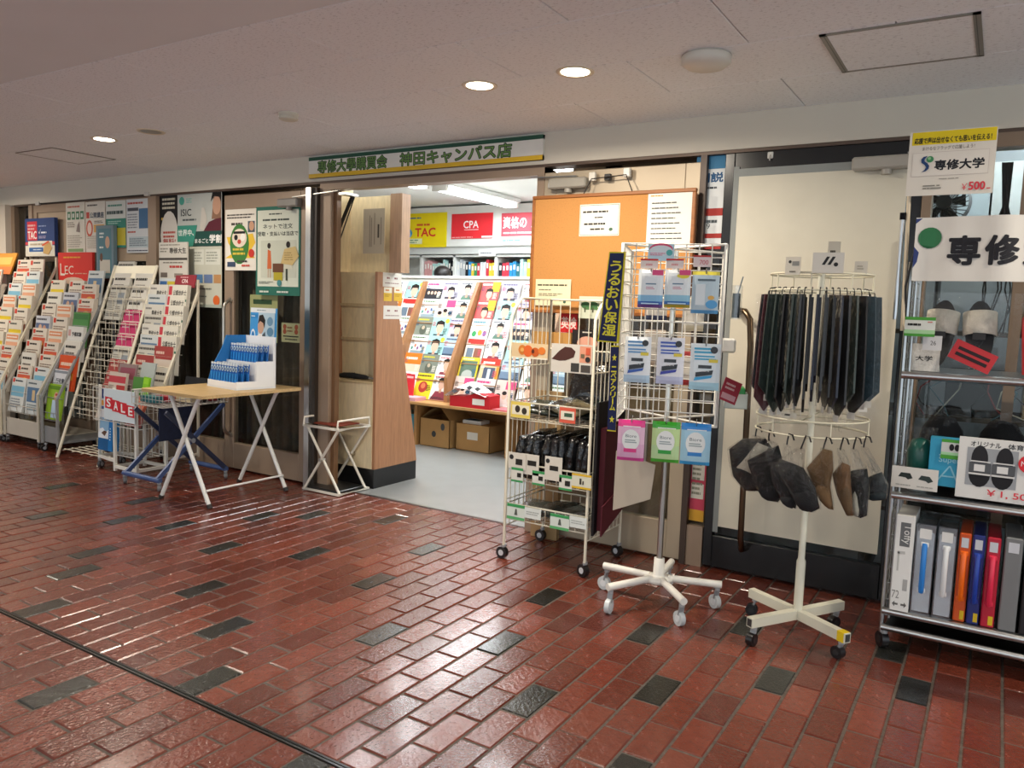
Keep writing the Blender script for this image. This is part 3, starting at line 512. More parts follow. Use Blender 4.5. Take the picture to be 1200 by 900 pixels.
# ================================================================== PAMPHLETS + RACKS
PW, PH, PT = .215, .275, .012
def D(desc, bgc, *el): return (desc, bgc, list(el))
DES = {
 'red': D('white pamphlet with a red title tab', '#dcd2c2', ('r', .05, .82, .22, .96, '#c8402f'), ('l', .26, .84, .92, .94, 1, '#3a342f'), ('r', .08, .1, .92, .5, '#cf7f66'), ('l', .08, .55, .9, .74, 3, '#8a7668')),
 'redpic': D('white pamphlet with red and orange picture', '#dbd0c0', ('r', .04, .84, .2, .96, '#c8402f'), ('l', .25, .85, .9, .95, 1, '#4a3f38'), ('r', .05, .05, .95, .72, '#c9593f'), ('e', .6, .5, .25, .18, '#dca24a'), ('l', .1, .74, .9, .8, 1, '#b0523f')),
 'yel': D('white pamphlet with a yellow lower half', '#dcd4c2', ('l', .12, .84, .8, .94, 1, '#4a5048'), ('r', .04, .3, .96, .72, '#d8bd2f'), ('l', .1, .42, .9, .62, 2, '#8a7a2a'), ('r', .02, .9, .14, .97, '#c8402f')),
 'blu': D('white pamphlet with a light blue picture', '#d5d8d4', ('r', .04, .85, .2, .97, '#c8402f'), ('l', .24, .86, .9, .95, 1, '#3a4048'), ('r', .05, .45, .95, .75, '#7ab0c8'), ('l', .1, .1, .9, .4, 4, '#8a9096')),
 'blk': D('white pamphlet with bold black title', '#dcd8cc', ('l', .08, .76, .9, .9, 1, '#26221f'), ('l', .12, .6, .8, .7, 1, '#6a625a'), ('r', .08, .1, .92, .5, '#b9aea0')),
 'pic': D('pamphlet with a dark blue group photograph', '#c9cbd0', ('l', .06, .84, .9, .95, 1, '#4a4a52'), ('r', .03, .2, .97, .78, '#5d6c8c'), ('e', .35, .62, .12, .16, '#c9a58c'), ('e', .65, .6, .12, .16, '#b98f78')),
 'org': D('white pamphlet with pale orange panels', '#dfd5c4', ('r', .06, .8, .94, .94, '#d98f66'), ('l', .1, .83, .9, .91, 1, '#f0e0d0'), ('r', .06, .5, .94, .72, '#d8a080'), ('l', .1, .2, .9, .45, 4, '#b08a70')),
 'grn': D('green pamphlet with white lettering', '#4f8a4a', ('l', .1, .35, .9, .5, 1, '#d5e2c8'), ('r', .05, .8, .95, .95, '#3f7540')),
 'gyo': D('white pamphlet with navy strip', '#d9dade', ('t', .55, .62, .13, '行政書士', '#2a2f3c', .02, .72), ('r', 0, .42, 1, .52, '#2f4a86'), ('r', .03, .9, .97, .97, '#8a9098')),
 'yob': D('white pamphlet with preliminary exam title', '#dcdad4', ('r', .05, .72, .22, .9, '#c9a09a'), ('t', .6, .72, .12, '予備試験', '#2a2a2e', .02, .62), ('r', 0, .45, 1, .55, '#3a3440')),
 'ora': D('bright orange pamphlet with white title', '#d8552a', ('l', .12, .66, .9, .84, 1, '#f0d0b8'), ('r', 0, .3, 1, .5, '#e0a040')),
 'lime': D('lime green pamphlet with a pictured person', '#8db52c', ('r', .35, .05, .75, .55, '#b9cfe2'), ('e', .56, .66, .13, .16, '#d9a98c'), ('r', .5, .68, .78, .74, '#b04838'), ('r', .1, .85, .8, .95, '#5f8a20')),
 'pink': D('white pamphlet with a magenta heading', '#ded5c8', ('r', .0, .68, 1, 1, '#c23468'), ('l', .1, .82, .6, .9, 1, '#f0c8d4'), ('l', .08, .52, .5, .58, 1, '#6a4a50'), ('l', .08, .1, .9, .4, 4, '#b0a598')),
 'cpa': D('white accountant pamphlet', '#dad6c8', ('r', .02, .7, .2, .96, '#c2404a'), ('t', .62, .72, .14, '公認会計士', '#2c2a28', .015, .7), ('r', .2, .56, 1, .62, '#2e6a55'), ('l', .1, .3, .9, .48, 3, '#9a9488')),
 'sen': D('white pamphlet with university heading in black', '#d8d4c8', ('l', .05, .84, .4, .94, 1, '#8a8680'), ('t', .68, .7, .14, '専修大生', '#2c2a28', .015, .56), ('l', .1, .3, .9, .55, 4, '#9a9488')),
 'news': D('grey newsprint pamphlet packed with small print', '#c9c6ba', ('l', .05, .84, .95, .96, 1, '#5a5650'), ('r', .55, .45, .92, .78, '#8a9298'), ('l', .05, .08, .5, .8, 12, '#8a867c'), ('l', .55, .08, .95, .4, 6, '#8a867c')),
 'dred': D('pamphlet with a wide dark red heading', '#d5c6b8', ('r', .0, .66, 1, 1, '#a34440'), ('l', .1, .76, .7, .9, 1, '#dfb8a8'), ('l', .1, .2, .9, .5, 4, '#a89a8c')),
 'city': D('pale pamphlet with a night city photograph', '#cfd4d2', ('l', .1, .85, .8, .94, 1, '#4a5a60'), ('r', .05, .35, .95, .78, '#5a7a9a'), ('r', .4, .4, .6, .7, '#d0b890'), ('l', .1, .1, .9, .3, 3, '#7a8a90')),
}
PME = {}
def pam_mesh(k, t):
    if (k, t) not in PME: PME[(k, t)] = B().sheet(PW, PH, t, DES[k][1], DES[k][2], seed=ord(k[0])).mesh('pamphlet', 'paper')
    return PME[(k, t)]
LABELS = {}
def pamphlet(k, x, y, z, tilt, label, group, t=.018, rz=0, sc=1):
    n = LABELS.get(label, 0); LABELS[label] = n+1
    o = link('pamphlet', pam_mesh(k, t), None, (x, y, z), (-tilt, 0, rz), label=label, cat='pamphlet', group=group); o.scale = (sc, 1, sc)
    return o
rp = random.Random(21)
def side(n, i): return '' 
def slope_rack(label, desc, x0, x1, yb, yt, zk, zt, ztop, c, rows, cols, designs, metal='paint', casters=True, base=True, w=.014, r0=.4, tilt=.13, front=None):
    """floor stand: uprights kink at (yb, zk) and lean back to (yt, zt), then rise to ztop"""
    t = thing('pamphlet_rack', label, 'rack', (0, 0, 0))
    zb = .065 if casters else .0
    for x in (x0, x1):
        b = B(); pts = [(x, yb, zb), (x, yb, zk), (x, yt, zt), (x, yt, ztop)]
        for p, q in zip(pts, pts[1:]):
            if (Vector(p)-Vector(q)).length > .01: b.bar(c, p, q, w, .022, up=(1, 0, 0))
        b.obj('upright', metal, t)
        b = B(); b.bar(c, (x, yt, zb), (x, yt, zt), w, .016, up=(1, 0, 0)); b.bar(c, (x, yb, zb+.02), (x, yt, zb+.02), w, .016); b.obj('rear_leg', metal, t)
    if base:
        b = B(); b.box(c, (x0, yb+.012, zb+.01), (x1, yt, zb+.03)); b.box(c, (x0+.01, yb+.012, zb+.03), (x1-.01, yb+.022, zk-.22)); b.obj('base_tray', metal, t)
    for i in range(rows):
        f = i/(rows-1); y = yb+.005+(yt-.135-yb)*f; z = zk-.17+(zt-zk-.05)*f
        b = B(); b.tube(c, [(x0, y, z+.06), (x1, y, z+.06)], .0028, 5); b.tube(c, [(x0, y+.012, z), (x1, y+.012, z)], .0028, 5); b.tube(c, [(x0, y+.05, z), (x1, y+.05, z)], .0028, 5)
        cwid = (x1-x0)/cols
        for j in range(cols):
            for dx in (.3, .7):
                xx = x0+cwid*(j+dx); b.tube(c, [(xx, y+.05, z), (xx, y+.008, z), (xx, y, z+.06)], .0024, 5)
        b.obj('wire_pocket', metal, t)
        for j in range(cols):
            k = designs(i, j)
            if not k: continue
            xx = x0+cwid*(j+.5)-PW/2+rp.uniform(-.012, .012); rowname = ORD[rows-1-i] if rows-1-i < 12 else 'low'
            pamphlet(k, xx, y+.012+rp.uniform(0, .006), z+.005, tilt+rp.uniform(-.04, .05), '%s, %s row of the %s' % (DES[k][0], rowname, desc), 'pamphlets in the '+desc, t=rp.choice((.012, .022, .03)))
    if casters:
        for x in (x0+.02, x1-.02):
            for y in (yb+.015, yt-.02): swivel_caster(t, x, y, zb, .026, '#1d1d1f', '#8d9094', rp.uniform(0, 3))
    return t
# rack with orange header, at the left edge
t = slope_rack('black-framed pamphlet rack with an orange header beside the pier', 'orange-headed rack', -7.96, -7.40, 3.14, 3.56, .42, 1.36, 1.38, '#1f1c1a', 9, 2, lambda i, j: [['ora', 'org'], ['redpic', 'ora']][i % 2][j], base=True)
b = B().sheet(.5, .2, .012, '#e0962e', [('r', 0, .0, 1, .35, '#d87a3a'), ('r', .3, .45, .9, .8, '#eec060')]); b.obj('header_board', 'paper', t, (-7.925, 3.545, 1.38), (-.35, 0, 0))
TACL = ['red', 'yel', 'org', 'redpic', 'red', 'blu', 'org', 'yel']
t = slope_rack('cream pamphlet rack with a blue and red header board', 'blue-headed rack', -7.37, -6.872, 3.18, 3.655, .47, 1.45, 1.53, '#d9d0b8', 10, 2, lambda i, j: TACL[(i*3+j*5) % 8])
b = B().sheet(.475, .325, .03, '#2c4378', [('r', 0, 0, 1, .28, '#d9d2c2'), ('r', 0, .3, 1, .38, '#c8404a'), ('r', .1, .08, .92, .4, '#e4dfd2'), ('r', .08, .42, .42, .92, '#cc3340'), ('t', .25, .46, .2, 'TAC', '#f0ece4', .02, .3), ('l', .1, .68, .4, .86, 2, '#e0a8a4'), ('p', '#e6e6ee', [(.46, .66), (.5, .62), (.56, .74), (.52, .64), (.5, .58)]), ('l', .56, .58, .8, .66, 1, '#dfe2ec'), ('l', .48, .76, .75, .82, 1, '#8a9ac0'), ('l', .48, .46, .75, .54, 2, '#a8a0c0'), ('l', .18, .27, .7, .36, 1, '#b8a890'), ('r', .14, .12, .62, .23, '#2f5f9a'), ('l', .28, .15, .58, .2, 1, '#c8d4e4'), ('p', '#c9a468', [(.62, .08), (.8, .04), (.92, .2), (.86, .36), (.66, .28)]), ('p', '#d8603a', [(.6, .26), (.84, .36), (.8, .4), (.58, .3)])])
b.obj('header_board', 'paper', t, (-7.345, 3.642, 1.54))
LECL = ['redpic', 'red', 'redpic', 'blk', 'redpic', 'red', 'pic', 'blk', 'yel', 'red']
t = slope_rack('silver pamphlet rack with a bright red header board', 'red-headed rack', -6.85, -6.325, 3.2, 3.67, .43, 1.28, 1.34, '#c4beb0', 9, 2, lambda i, j: ['blu', 'redpic', 'blk', 'red', 'redpic', 'pic', 'red', 'blk', 'yel'][i] if j == 0 else ['city', 'blu', 'red', 'redpic', 'org', 'red', 'org', 'pic', 'red'][i], 'paint')
b = B().sheet(.51, .24, .022, '#d6352c', [('l', .16, .78, .82, .88, 1, '#e0a03a'), ('r', .06, .2, .09, .62, '#ead8c8'), ('r', .06, .2, .2, .27, '#ead8c8'), ('t', .33, .24, .3, 'EC', '#ead8c8', .0, .26), ('l', .5, .24, .95, .31, 1, '#d99a84'), ('e', .45, .02, .3, .06, '#dcbfa8')]); b.obj('header_board', 'paper', t, (-6.845, 3.655, 1.33))
t = slope_rack('narrow grey pamphlet rack squeezed beside the red-headed one', 'narrow grey rack', -6.27, -6.05, 3.2, 3.66, .42, 1.36, 1.38, '#8d8f90', 9, 1, lambda i, j: ['lime', 'gyo', 'ora', 'blk', 'yob', 'grn', 'redpic', 'redpic', 'city'][i])
b = B().sheet(.24, .42, .03, '#6f8690', [('r', .12, .06, .88, .94, '#547f8a'), ('l', .2, .75, .5, .88, 2, '#d8e0dc'), ('e', .66, .68, .13, .2, '#c9a58c'), ('r', .2, .1, .8, .35, '#cfc7b8'), ('e', .3, .4, .08, .14, '#6a4a3a'), ('l', .2, .55, .5, .62, 1, '#d8e0dc')]); b.obj('header_board', 'paper', t, (-6.265, 3.65, 1.36))
# white A-frame wire rack
t = thing('pamphlet_rack', 'cream A-frame wire rack with a blank header and an empty wire column', 'rack')
x0, x1 = -5.95, -5.41; y0, y1 = 3.14, 3.62; z1 = 1.46
for x in (x0, x1): B().tube('#e2dac4', [(x, y0, 0), (x, y1, z1)], .011, 8).obj('upright', 'paint', t)
for x in (x0+.03, x1-.03): B().tube('#d8d0ba', [(x, 3.66, 0), (x, y1, z1-.1)], .009, 8).obj('rear_leg', 'paint', t)
sl = (y1-y0)/z1
b = B(); b.quad('#e9e0c0', (x0, y0+sl*1.36, 1.36), (x1, y0+sl*1.36, 1.36), (x1, y0+sl*1.46, 1.46), (x0, y0+sl*1.46, 1.46)); b.quad('#e9e0c0', (x1, y0+sl*1.36+.008, 1.36), (x0, y0+sl*1.36+.008, 1.36), (x0, y0+sl*1.46+.008, 1.46), (x1, y0+sl*1.46+.008, 1.46)); b.obj('header_board', 'paint', t)
for i in range(11):
    z = .32+i*.092; y = y0+sl*z
    b = B(); b.tube('#ddd6c2', [(x0, y, z+.05), (x1, y, z+.05)], .003, 5); b.tube('#ddd6c2', [(x0, y+.05, z), (x1, y+.05, z)], .003, 5)
    for j in range(4):
        xx = x0+.045+.13*j; b.tube('#ddd6c2', [(xx, y+.05, z+.1), (xx, y+.05, z-.02), (xx, y, z-.02), (xx, y, z+.06), (xx+.08, y, z+.06), (xx+.08, y, z-.02), (xx+.08, y+.05, z-.02), (xx+.08, y+.05, z+.1)], .0025, 5)
    b.obj('wire_pocket', 'paint', t)
    k = ['dred', 'dred', 'dred', 'news', 'pink', 'pink', 'pink', 'blk', 'blk', 'blk', None][i]
    if k: pamphlet(k, x1-.235, y+.012, z-.015, .25, '%s, %s row of the A-frame rack' % (DES[k][0], ORD[10-i]), 'pamphlets in the A-frame rack')
    if i > 7: pamphlet(['news', 'blk', 'news'][i-8], x0+.03, y+.012, z-.015, .25, '%s, %s row, empty column side of the A-frame rack' % (DES[['news', 'blk', 'news'][i-8]][0], ORD[10-i]), 'pamphlets in the A-frame rack')
b = B()
for i in range(8): b.tube('#e2dac4', [(x0+.012, y0+.05+i*.055, .06), (x1-.012, y0+.05+i*.055, .06)], .004, 5)
for i in range(5): b.tube('#e2dac4', [(x0+.03+i*.12, y0+.03, .056), (x0+.03+i*.12, 3.62, .056)], .004, 5)
b.tube('#e2dac4', [(x0+.02, y0+.3, .06), (x0+.02, y0+.3, .11), (x0+.14, y0+.3, .11), (x0+.14, y0+.3, .06)], .004, 5); b.obj('bottom_shelf', 'paint', t)
# right hand white rack behind the table
SENL = lambda i, j: ['news', 'dred', 'news', 'city', 'sen', 'news', 'sen', 'city', 'sen', 'news'][i] if j == 0 else ['blk', 'blk', 'dred', 'cpa', 'cpa', 'cpa', 'cpa', 'cpa', 'cpa', 'cpa'][i]
t = slope_rack('white pamphlet rack with a university price poster and a small dark red header', 'university pamphlet rack', -5.385, -4.95, 3.36, 3.63, .62, 1.26, 1.36, '#ddd5c2', 9, 2, SENL, base=False, tilt=.1)
b = B().sheet(.235, .095, .006, '#8e2a36', [('l', .25, .72, .75, .9, 1, '#d8a0a0'), ('t', .5, .36, .3, 'CPA', '#eed8d4', .03, .3), ('l', .15, .12, .8, .2, 1, '#c88a8a')]); b.obj('header_board', 'paper', t, (-5.185, 3.6, 1.30), (-.2, 0, 0))
b = B().sheet(.335, .27, .012, '#cfcbc0', [('l', .05, .9, .95, .96, 1, '#8a867c'), ('l', .04, .72, .34, .86, 2, '#8a867c'), ('t', .67, .7, .15, '専修大生', '#2c2926', .015, .58), ('r', 0, .52, 1, .58, '#4a4540'), ('l', .15, .42, .9, .48, 1, '#7a766c'), ('l', .38, .28, .85, .4, 1, '#b8403c'), ('r', .06, .05, .3, .18, '#6a6058'), ('r', .55, .05, .85, .16, '#8a7f74')]); b.obj('price_poster', 'paper', t, (-5.39, 3.62, 1.36))
b = B().sheet(.2, .13, .008, '#c6cdd0', [('r', .05, .1, .48, .85, '#3f689a'), ('r', .5, .1, .95, .85, '#c8b43a'), ('e', .28, .45, .13, .13, '#9ab4cc'), ('p', '#8a9a40', [(.6, .2), (.85, .25), (.75, .7)])]); b.obj('picture_card', 'paper', t, (-5.385, 3.605, 1.235), (-.1, 0, 0))
# ================================================================== SALE WAGON
t = thing('sale_wagon', 'white wire basket wagon with a hanging sale sign', 'wagon')
x0, x1, y0, y1 = -5.37, -4.88, 3.10, 3.32; WC = '#e3e2da'
for x, y in ((x0+.24, y0), (x1, y0), (x0+.24, y1), (x1, y1)): B().bar(WC, (x, y, .0 if x == x1 else .02), (x, y, .60), .018).obj('leg', 'paint', t)
b = B(); b.bar(WC, (x0+.24, y0, .05), (x1, y0, .05), .02); b.bar(WC, (x0+.24, y1, .05), (x1, y1, .05), .02); b.bar(WC, (x1, y0, .05), (x1, y1, .05), .02); b.bar(WC, (x0+.24, y0, .05), (x0+.24, y1, .05), .02)
b.bar(WC, (x0, y0+.03, .09), (x0+.24, y0, .09), .02); b.bar(WC, (x0, y1-.03, .09), (x0+.24, y1, .09), .02); b.bar(WC, (x0, y0+.03, .09), (x0, y1-.03, .09), .02); b.obj('base_frame', 'paint', t)
for y in (y0+.03, y1-.03):
    B().bar(WC, (x0, y, .07), (x0+.02, y, .60), .016).obj('leg', 'paint', t); swivel_caster(t, x0, y, .075, .028, '#3a3a3c', '#b8bcc0', .4)
def wire_basket(t, x0, x1, y0, y1, z0, z1, c, nx, ny, nz=3, r=.0026, name='wire_basket', flare=.0, m='paint', rim=.004, backz=None):
    b = B()
    for k in range(nz):
        f = k/(nz-1); z = z0+(z1-z0)*f; e = flare*f
        b.tube(c, [(x0-e, y0-e, z), (x1+e, y0-e, z), (x1+e, y1+e, z), (x0-e, y1+e, z)], rim if k == nz-1 else r, 5, closed=True)
    for i in range(nx+1):
        x = x0+(x1-x0)*i/nx; b.tube(c, [(x, y0-flare, z1), (x, y0, z0), (x, y1, z0), (x, y1+flare, z1)], r, 4)
    for i in range(ny+1):
        y = y0+(y1-y0)*i/ny; b.tube(c, [(x0-flare, y, z1), (x0, y, z0), (x1, y, z0), (x1+flare, y, z1)], r, 4)
    return b.obj(name, m, t)
wire_basket(t, x0+.0, x1, y0-.01, y1, .36, .585, WC, 10, 5, 4)
wire_basket(t, x0+.24, x1, y0+.01, y1, .13, .33, WC, 6, 4, 2)
q = W(122, 494, 3.077); q2 = W(157.5, 456, 3.077)
b = B().sheet(q2.x-q.x, .215, .002, '#d3e0e6', []); sw, shh = q2.x-q.x, .215
for i, (ch, dz) in enumerate(zip('SALE', (.47, .40, .36, .30))):
    b.quad('#cf2f3a', ((.04+.235*i)*sw, -.0006, (dz-.10)*shh), ((.29+.235*i)*sw, -.0006, (dz-.12)*shh), ((.285+.235*i)*sw, -.0006, (dz+.25)*shh), ((.05+.235*i)*sw, -.0006, (dz+.27)*shh))
    b.tx('#f2f0ee', ch, (.165+.235*i)*sw, (dz-.05)*shh, .055, -.0011, bold=.03, wfit=.044)
b.obj('sale_sign', 'paper', None, (q.x, 3.077, .375), (0, 0, 0), label='white sale sign with red blocks clipped to the front of the wire wagon', cat='sign')
def leaflet(name, label, cat, w, h, d, bgc, el, loc, tilt=0, rz=0, group=None, m='paper'):
    return B().sheet(w, h, d, bgc, el, seed=len(label)).obj(name, m, None, loc, (-tilt, 0, rz), label=label, cat=cat, group=group)
leaflet('brochure', 'blue brochure with a mountain photo in the lower wagon basket', 'brochure', .17, .24, .05, '#2f86c8', [('r', 0, .55, .72, .95, '#8fb8d8'), ('p', '#e9eef2', [(0, .35), (.72, .35), (.72, .62), (.5, .55), (.3, .66), (0, .6)]), ('p', '#6a4f40', [(.2, .5), (.45, .42), (.6, .56), (.4, .58)]), ('r', 0, .0, .72, .35, '#1f5f96'), ('r', .72, 0, 1, 1, '#1f78bf'), ('l', .8, .3, .9, .7, 5, '#bcd8ec')], (-5.365, 3.115, .14), .06)
leaflet('brochure', 'navy and white brochure with an orange strip, at the wagon basket corner', 'brochure', .12, .2, .02, '#d8dade', [('r', 0, .62, 1, 1, '#28407c'), ('l', .3, .72, .9, .9, 1, '#e0e4ec'), ('r', 0, .42, 1, .6, '#c88a3a'), ('r', 0, .3, 1, .4, '#3a4f86')], (-5.365, 3.125, .37), .1)
leaflet('brochure', 'lime green leaflet standing upright in the wagon basket', 'brochure', .11, .16, .012, '#7fc020', [('r', .05, .7, .9, .95, '#94d030')], (-4.985, 3.20, .52), .15, -.25)
leaflet('brochure', 'dark green leaflet standing beside the lime green one', 'brochure', .11, .15, .012, '#4c7f3a', [], (-5.11, 3.21, .52), .15, .1)
leaflet('brochure', 'red and white leaflet in the wagon behind the sale sign', 'brochure', .2, .26, .02, '#c8b8ac', [('r', 0, .72, 1, .9, '#b8404a'), ('r', .5, .3, 1, .66, '#b03a38'), ('l', .05, .4, .45, .66, 5, '#8a8078')], (-5.36, 3.17, .43), .15)
leaflet('brochure', 'plum and grey leaflet bending over behind the red and white one', 'brochure', .21, .27, .012, '#8a7674', [('r', .1, .6, .95, .9, '#8a4a58'), ('l', .1, .2, .9, .5, 4, '#b8aca6')], (-5.36, 3.23, .48), .2)
leaflet('brochure', 'light grey rounded folder with slanted lettering at the top of the wagon', 'brochure', .16, .2, .01, '#a9b0ac', [('p', '#7f8884', [(.35, .2), (.42, .2), (.5, .4), (.42, .4)]), ('p', '#7f8884', [(.55, .3), (.62, .3), (.72, .5), (.62, .5)])], (-5.13, 3.27, .57), .2)
leaflet('brochure', 'orange and red folded leaflet lying in the wagon basket', 'brochure', .17, .16, .02, '#c8705a', [('l', .05, .3, .9, .9, 4, '#dcb09a'), ('r', .0, .0, 1, .18, '#b03a30')], (-5.06, 3.12, .40), .5)
leaflet('brochure', 'pink and red boxed leaflet low in the wagon basket', 'brochure', .16, .1, .02, '#c87a78', [('r', .1, .2, .9, .8, '#b8484a')], (-5.05, 3.12, .345), .3)
# ================================================================== BLUE FOLDING BASKET STAND
BL = '#3f5584'; t = thing('folding_stand', 'blue crossed-leg folding stand on casters carrying a wire tray', 'stand')
x0, x1, y0, y1 = -4.79, -4.46, 2.97, 3.47
for x in (x0, x1):
    B().bar(BL, (x, y0, .075), (x, y1, .52), .028, .018, up=(1, 0, 0)).obj('leg', 'paint', t); B().bar('#2a3350', (x+.02, y1, .075), (x+.02, y0+.05, .50), .028, .018, up=(1, 0, 0)).obj('leg', 'paint', t)
    b = B(); b.cyl('#b8bcc2', (x-.02, (y0+y1)/2-.01, .30), (x+.035, (y0+y1)/2-.01, .30), .016, 12); b.obj('pivot', 'metal', t)
for y in (y0, y1):
    B().tube(BL, [(x0-.03, y, .07), (x1+.03, y, .07)], .017, 10).obj('foot_bar', 'paint', t)
    for x in (x0-.02, x1+.02): swivel_caster(t, x, y, .06, .024, '#77797c', '#c0c4c8', .8)
wire_basket(t, x0+.02, x1+.02, y0+.03, y1+.02, .53, .62, '#cfcdc6', 9, 12, 3)
b = B(); b.box('#2c3552', (x0+.05, y0+.2, .26), (x0+.056, y1-.05, .5)); b.obj('side_cloth', 'fabric', t)
for i, (nm, lab, w_, h_, d_, c, y, z) in enumerate((('box', 'teal pencil box lying in the wire tray', .16, .04, .06, '#1f6a72', 3.0, .545), ('box', 'red pencil box lying in the wire tray', .14, .035, .05, '#a8283a', 3.09, .545), ('box', 'cream slim box lying in the wire tray', .22, .05, .05, '#cfc2a0', 3.17, .545), ('box', 'purple and teal packet standing at the rear of the wire tray', .2, .13, .03, '#7a3f78', 3.40, .54), ('box', 'black angled case leaning in the wire tray', .22, .16, .03, '#17171a', 3.28, .54), ('box', 'dark red slim box lying in the wire tray', .2, .045, .05, '#8a2430', 3.345, .54))):
    leaflet(nm, lab, 'box', w_, h_, d_, c, [('r', .1, .3, .9, .7, c)], (-4.74+.03*(i % 3), y+.04, z), .25 if 'black' in lab else 0, 0, 'goods in the wire tray', 'plastic')
# ================================================================== FOLDING TABLE
t = thing('folding_table', 'folding table with pale wood top and white crossed tubular legs', 'table')
TZ = .68; tx0, tx1, ty0, ty1 = -4.36, -3.775, 2.79, 3.545
b = B(); n0 = [(tx0+.03, ty0), (tx1-.03, ty0), (tx1-.009, ty0+.009), (tx1, ty0+.03), (tx1, ty1-.03), (tx1-.009, ty1-.009), (tx1-.03, ty1), (tx0+.03, ty1), (tx0+.009, ty1-.009), (tx0, ty1-.03), (tx0, ty0+.03), (tx0+.009, ty0+.009)]
b.prism('#cfae78', n0[::-1], TZ-.018, TZ, 'z'); b.obj('table_top', 'wood', t)
LW = '#e6e6e2'
for y in (2.9, 3.48):
    for s, (xa, xb) in enumerate(((-4.30, -3.93), (-3.865, -4.24))):
        yy = y+(.012 if s else -.012); x_top = xb
        b = B(); b.tube(LW, [(xa, yy, .0), (xb+(.02 if s else -.02), yy, TZ-.06), (xb+(.0), yy, TZ-.035), (xb+(-.03 if s else .03), yy, TZ-.019)], .0125, 10); lg = b.obj('leg', 'paint', t)
        b = B(); b.tube('#2a2624', [(xa, yy, .0), (xa+(.016 if not s else -.016)*.6, yy, .022)], .0155, 10); b.obj('foot_cap', 'rubber', lg)
b = B(); b.tube(LW, [(-3.895, 2.91, .10), (-3.895, 3.49, .10)], .007, 8); b.obj('stretcher', 'paint', t)
b = B(); b.tube(LW, [(-4.20, 2.89, TZ-.03), (-4.20, 3.47, TZ-.03)], .008, 8); b.obj('stretcher', 'paint', t)
# ---- blue interdental brush counter display
DX, DY, DR = -4.227, 3.165, -.13
t = thing('counter_display', 'white and blue two-tier counter display with a photo header card on the pale wood table', 'display', (DX, DY, TZ), DR)
dw, dd = .335, .275
b = B(); b.box('#e4eaf0', (0, 0, 0), (dw, dd, .012)); b.obj('tray', 'paper', t)
b = B(); b.prism('#f0f2f4', [(0, .012), (.0, .05), (.135, .05), (.135, .17), (dd-.02, .17), (dd-.02, .315), (dd, .315), (dd, .012)], dw-.006, dw, 'x'); b.obj('side_panel', 'paper', t)
b = B(); b.prism('#2f7fc4', [(0, .012), (.03, .12), (.10, .24), (.13, .32), (dd, .32), (dd, .012)], 0, .006, 'x'); b.obj('side_panel', 'paper', t)
b = B(); b.add([(-.0006, .07, .16), (-.0006, .11, .16), (-.0006, .14, .27), (-.0006, .11, .25)], [(0, 1, 2, 3)], '#e0d8d4'); b.obj('side_print', 'paper', t)
for q in (((.006, .0, .012), (dw-.006, .005, .045)), ((.006, .13, .012), (dw-.006, .135, .165)), ((.006, dd-.006, .012), (dw, dd, .32))): B().box('#f0f2f4', *q).obj('tier_panel', 'paper', t)
b = B().sheet(.29, .30, .006, '#3f97d8', [('r', 0, .9, .96, 1, '#dfe6ea'), ('l', .25, .93, .7, .97, 1, '#8aa0ac'), ('r', .02, .78, .3, .86, '#2f86c8'), ('l', .04, .8, .26, .84, 1, '#dceaf4'), ('e', .13, .35, .1, .2, '#e4eef4'), ('e', .13, .35, .07, .15, '#2f7fc0'), ('r', .32, .0, .95, .9, '#b4cede'), ('p', '#e8e4e0', [(.27, .02), (.56, .02), (.56, .34), (.45, .48), (.3, .4)]), ('e', .43, .6, .12, .16, '#c8a088'), ('p', '#221c1a', [(.32, .66), (.36, .84), (.5, .86), (.6, .74), (.58, .56), (.52, .68), (.4, .72)]), ('p', '#4a5460', [(.5, .2), (.68, .24), (.6, .5), (.5, .42)]), ('e', .78, .72, .11, .1, '#6d96b4'), ('e', .8, .5, .12, .1, '#5f8aa8'), ('e', .78, .2, .13, .12, '#7fa6c0')]); b.obj('header_card', 'paper', t, (.03, dd+.002, .20), (-.04, 0, 0))
def brush_pack():
    b = B(); b.box('#1f63b4', (-.0135, 0, 0), (.0135, .006, .135)); b.box('#2f86d0', (-.009, -.004, .0), (.009, 0, .08)); b.ell('#c4d8e4', 0, .105, .0125, .016, -.0012); b.ell('#1a4f94', 0, .103, .006, .009, -.0018); b.box('#dfe8ee', (-.013, -.0008, .125), (.013, .0065, .137)); b.box('#2a78c8', (.0136, .001, .0), (.0142, .005, .08)); return b.mesh('brush_pack', 'plastic')
bm_ = brush_pack()
for tier, ys, zz in ((0, (.012, .05, .088), .0125), (1, (.148, .185, .222), .13)):
    for yi, yy in enumerate(ys):
        for i in range(10):
            link('brush_pack', bm_, None, Vector((DX, DY, TZ))+rotz(DR) @ Vector((.03+i*.0305, yy, zz+.005)), (-.06, 0, DR), label='slim blue brush pack in the %s row of the %s display tier' % (('front', 'middle', 'rear')[yi], ('lower', 'upper')[tier]), cat='brush pack', group='brush packs on the counter display')
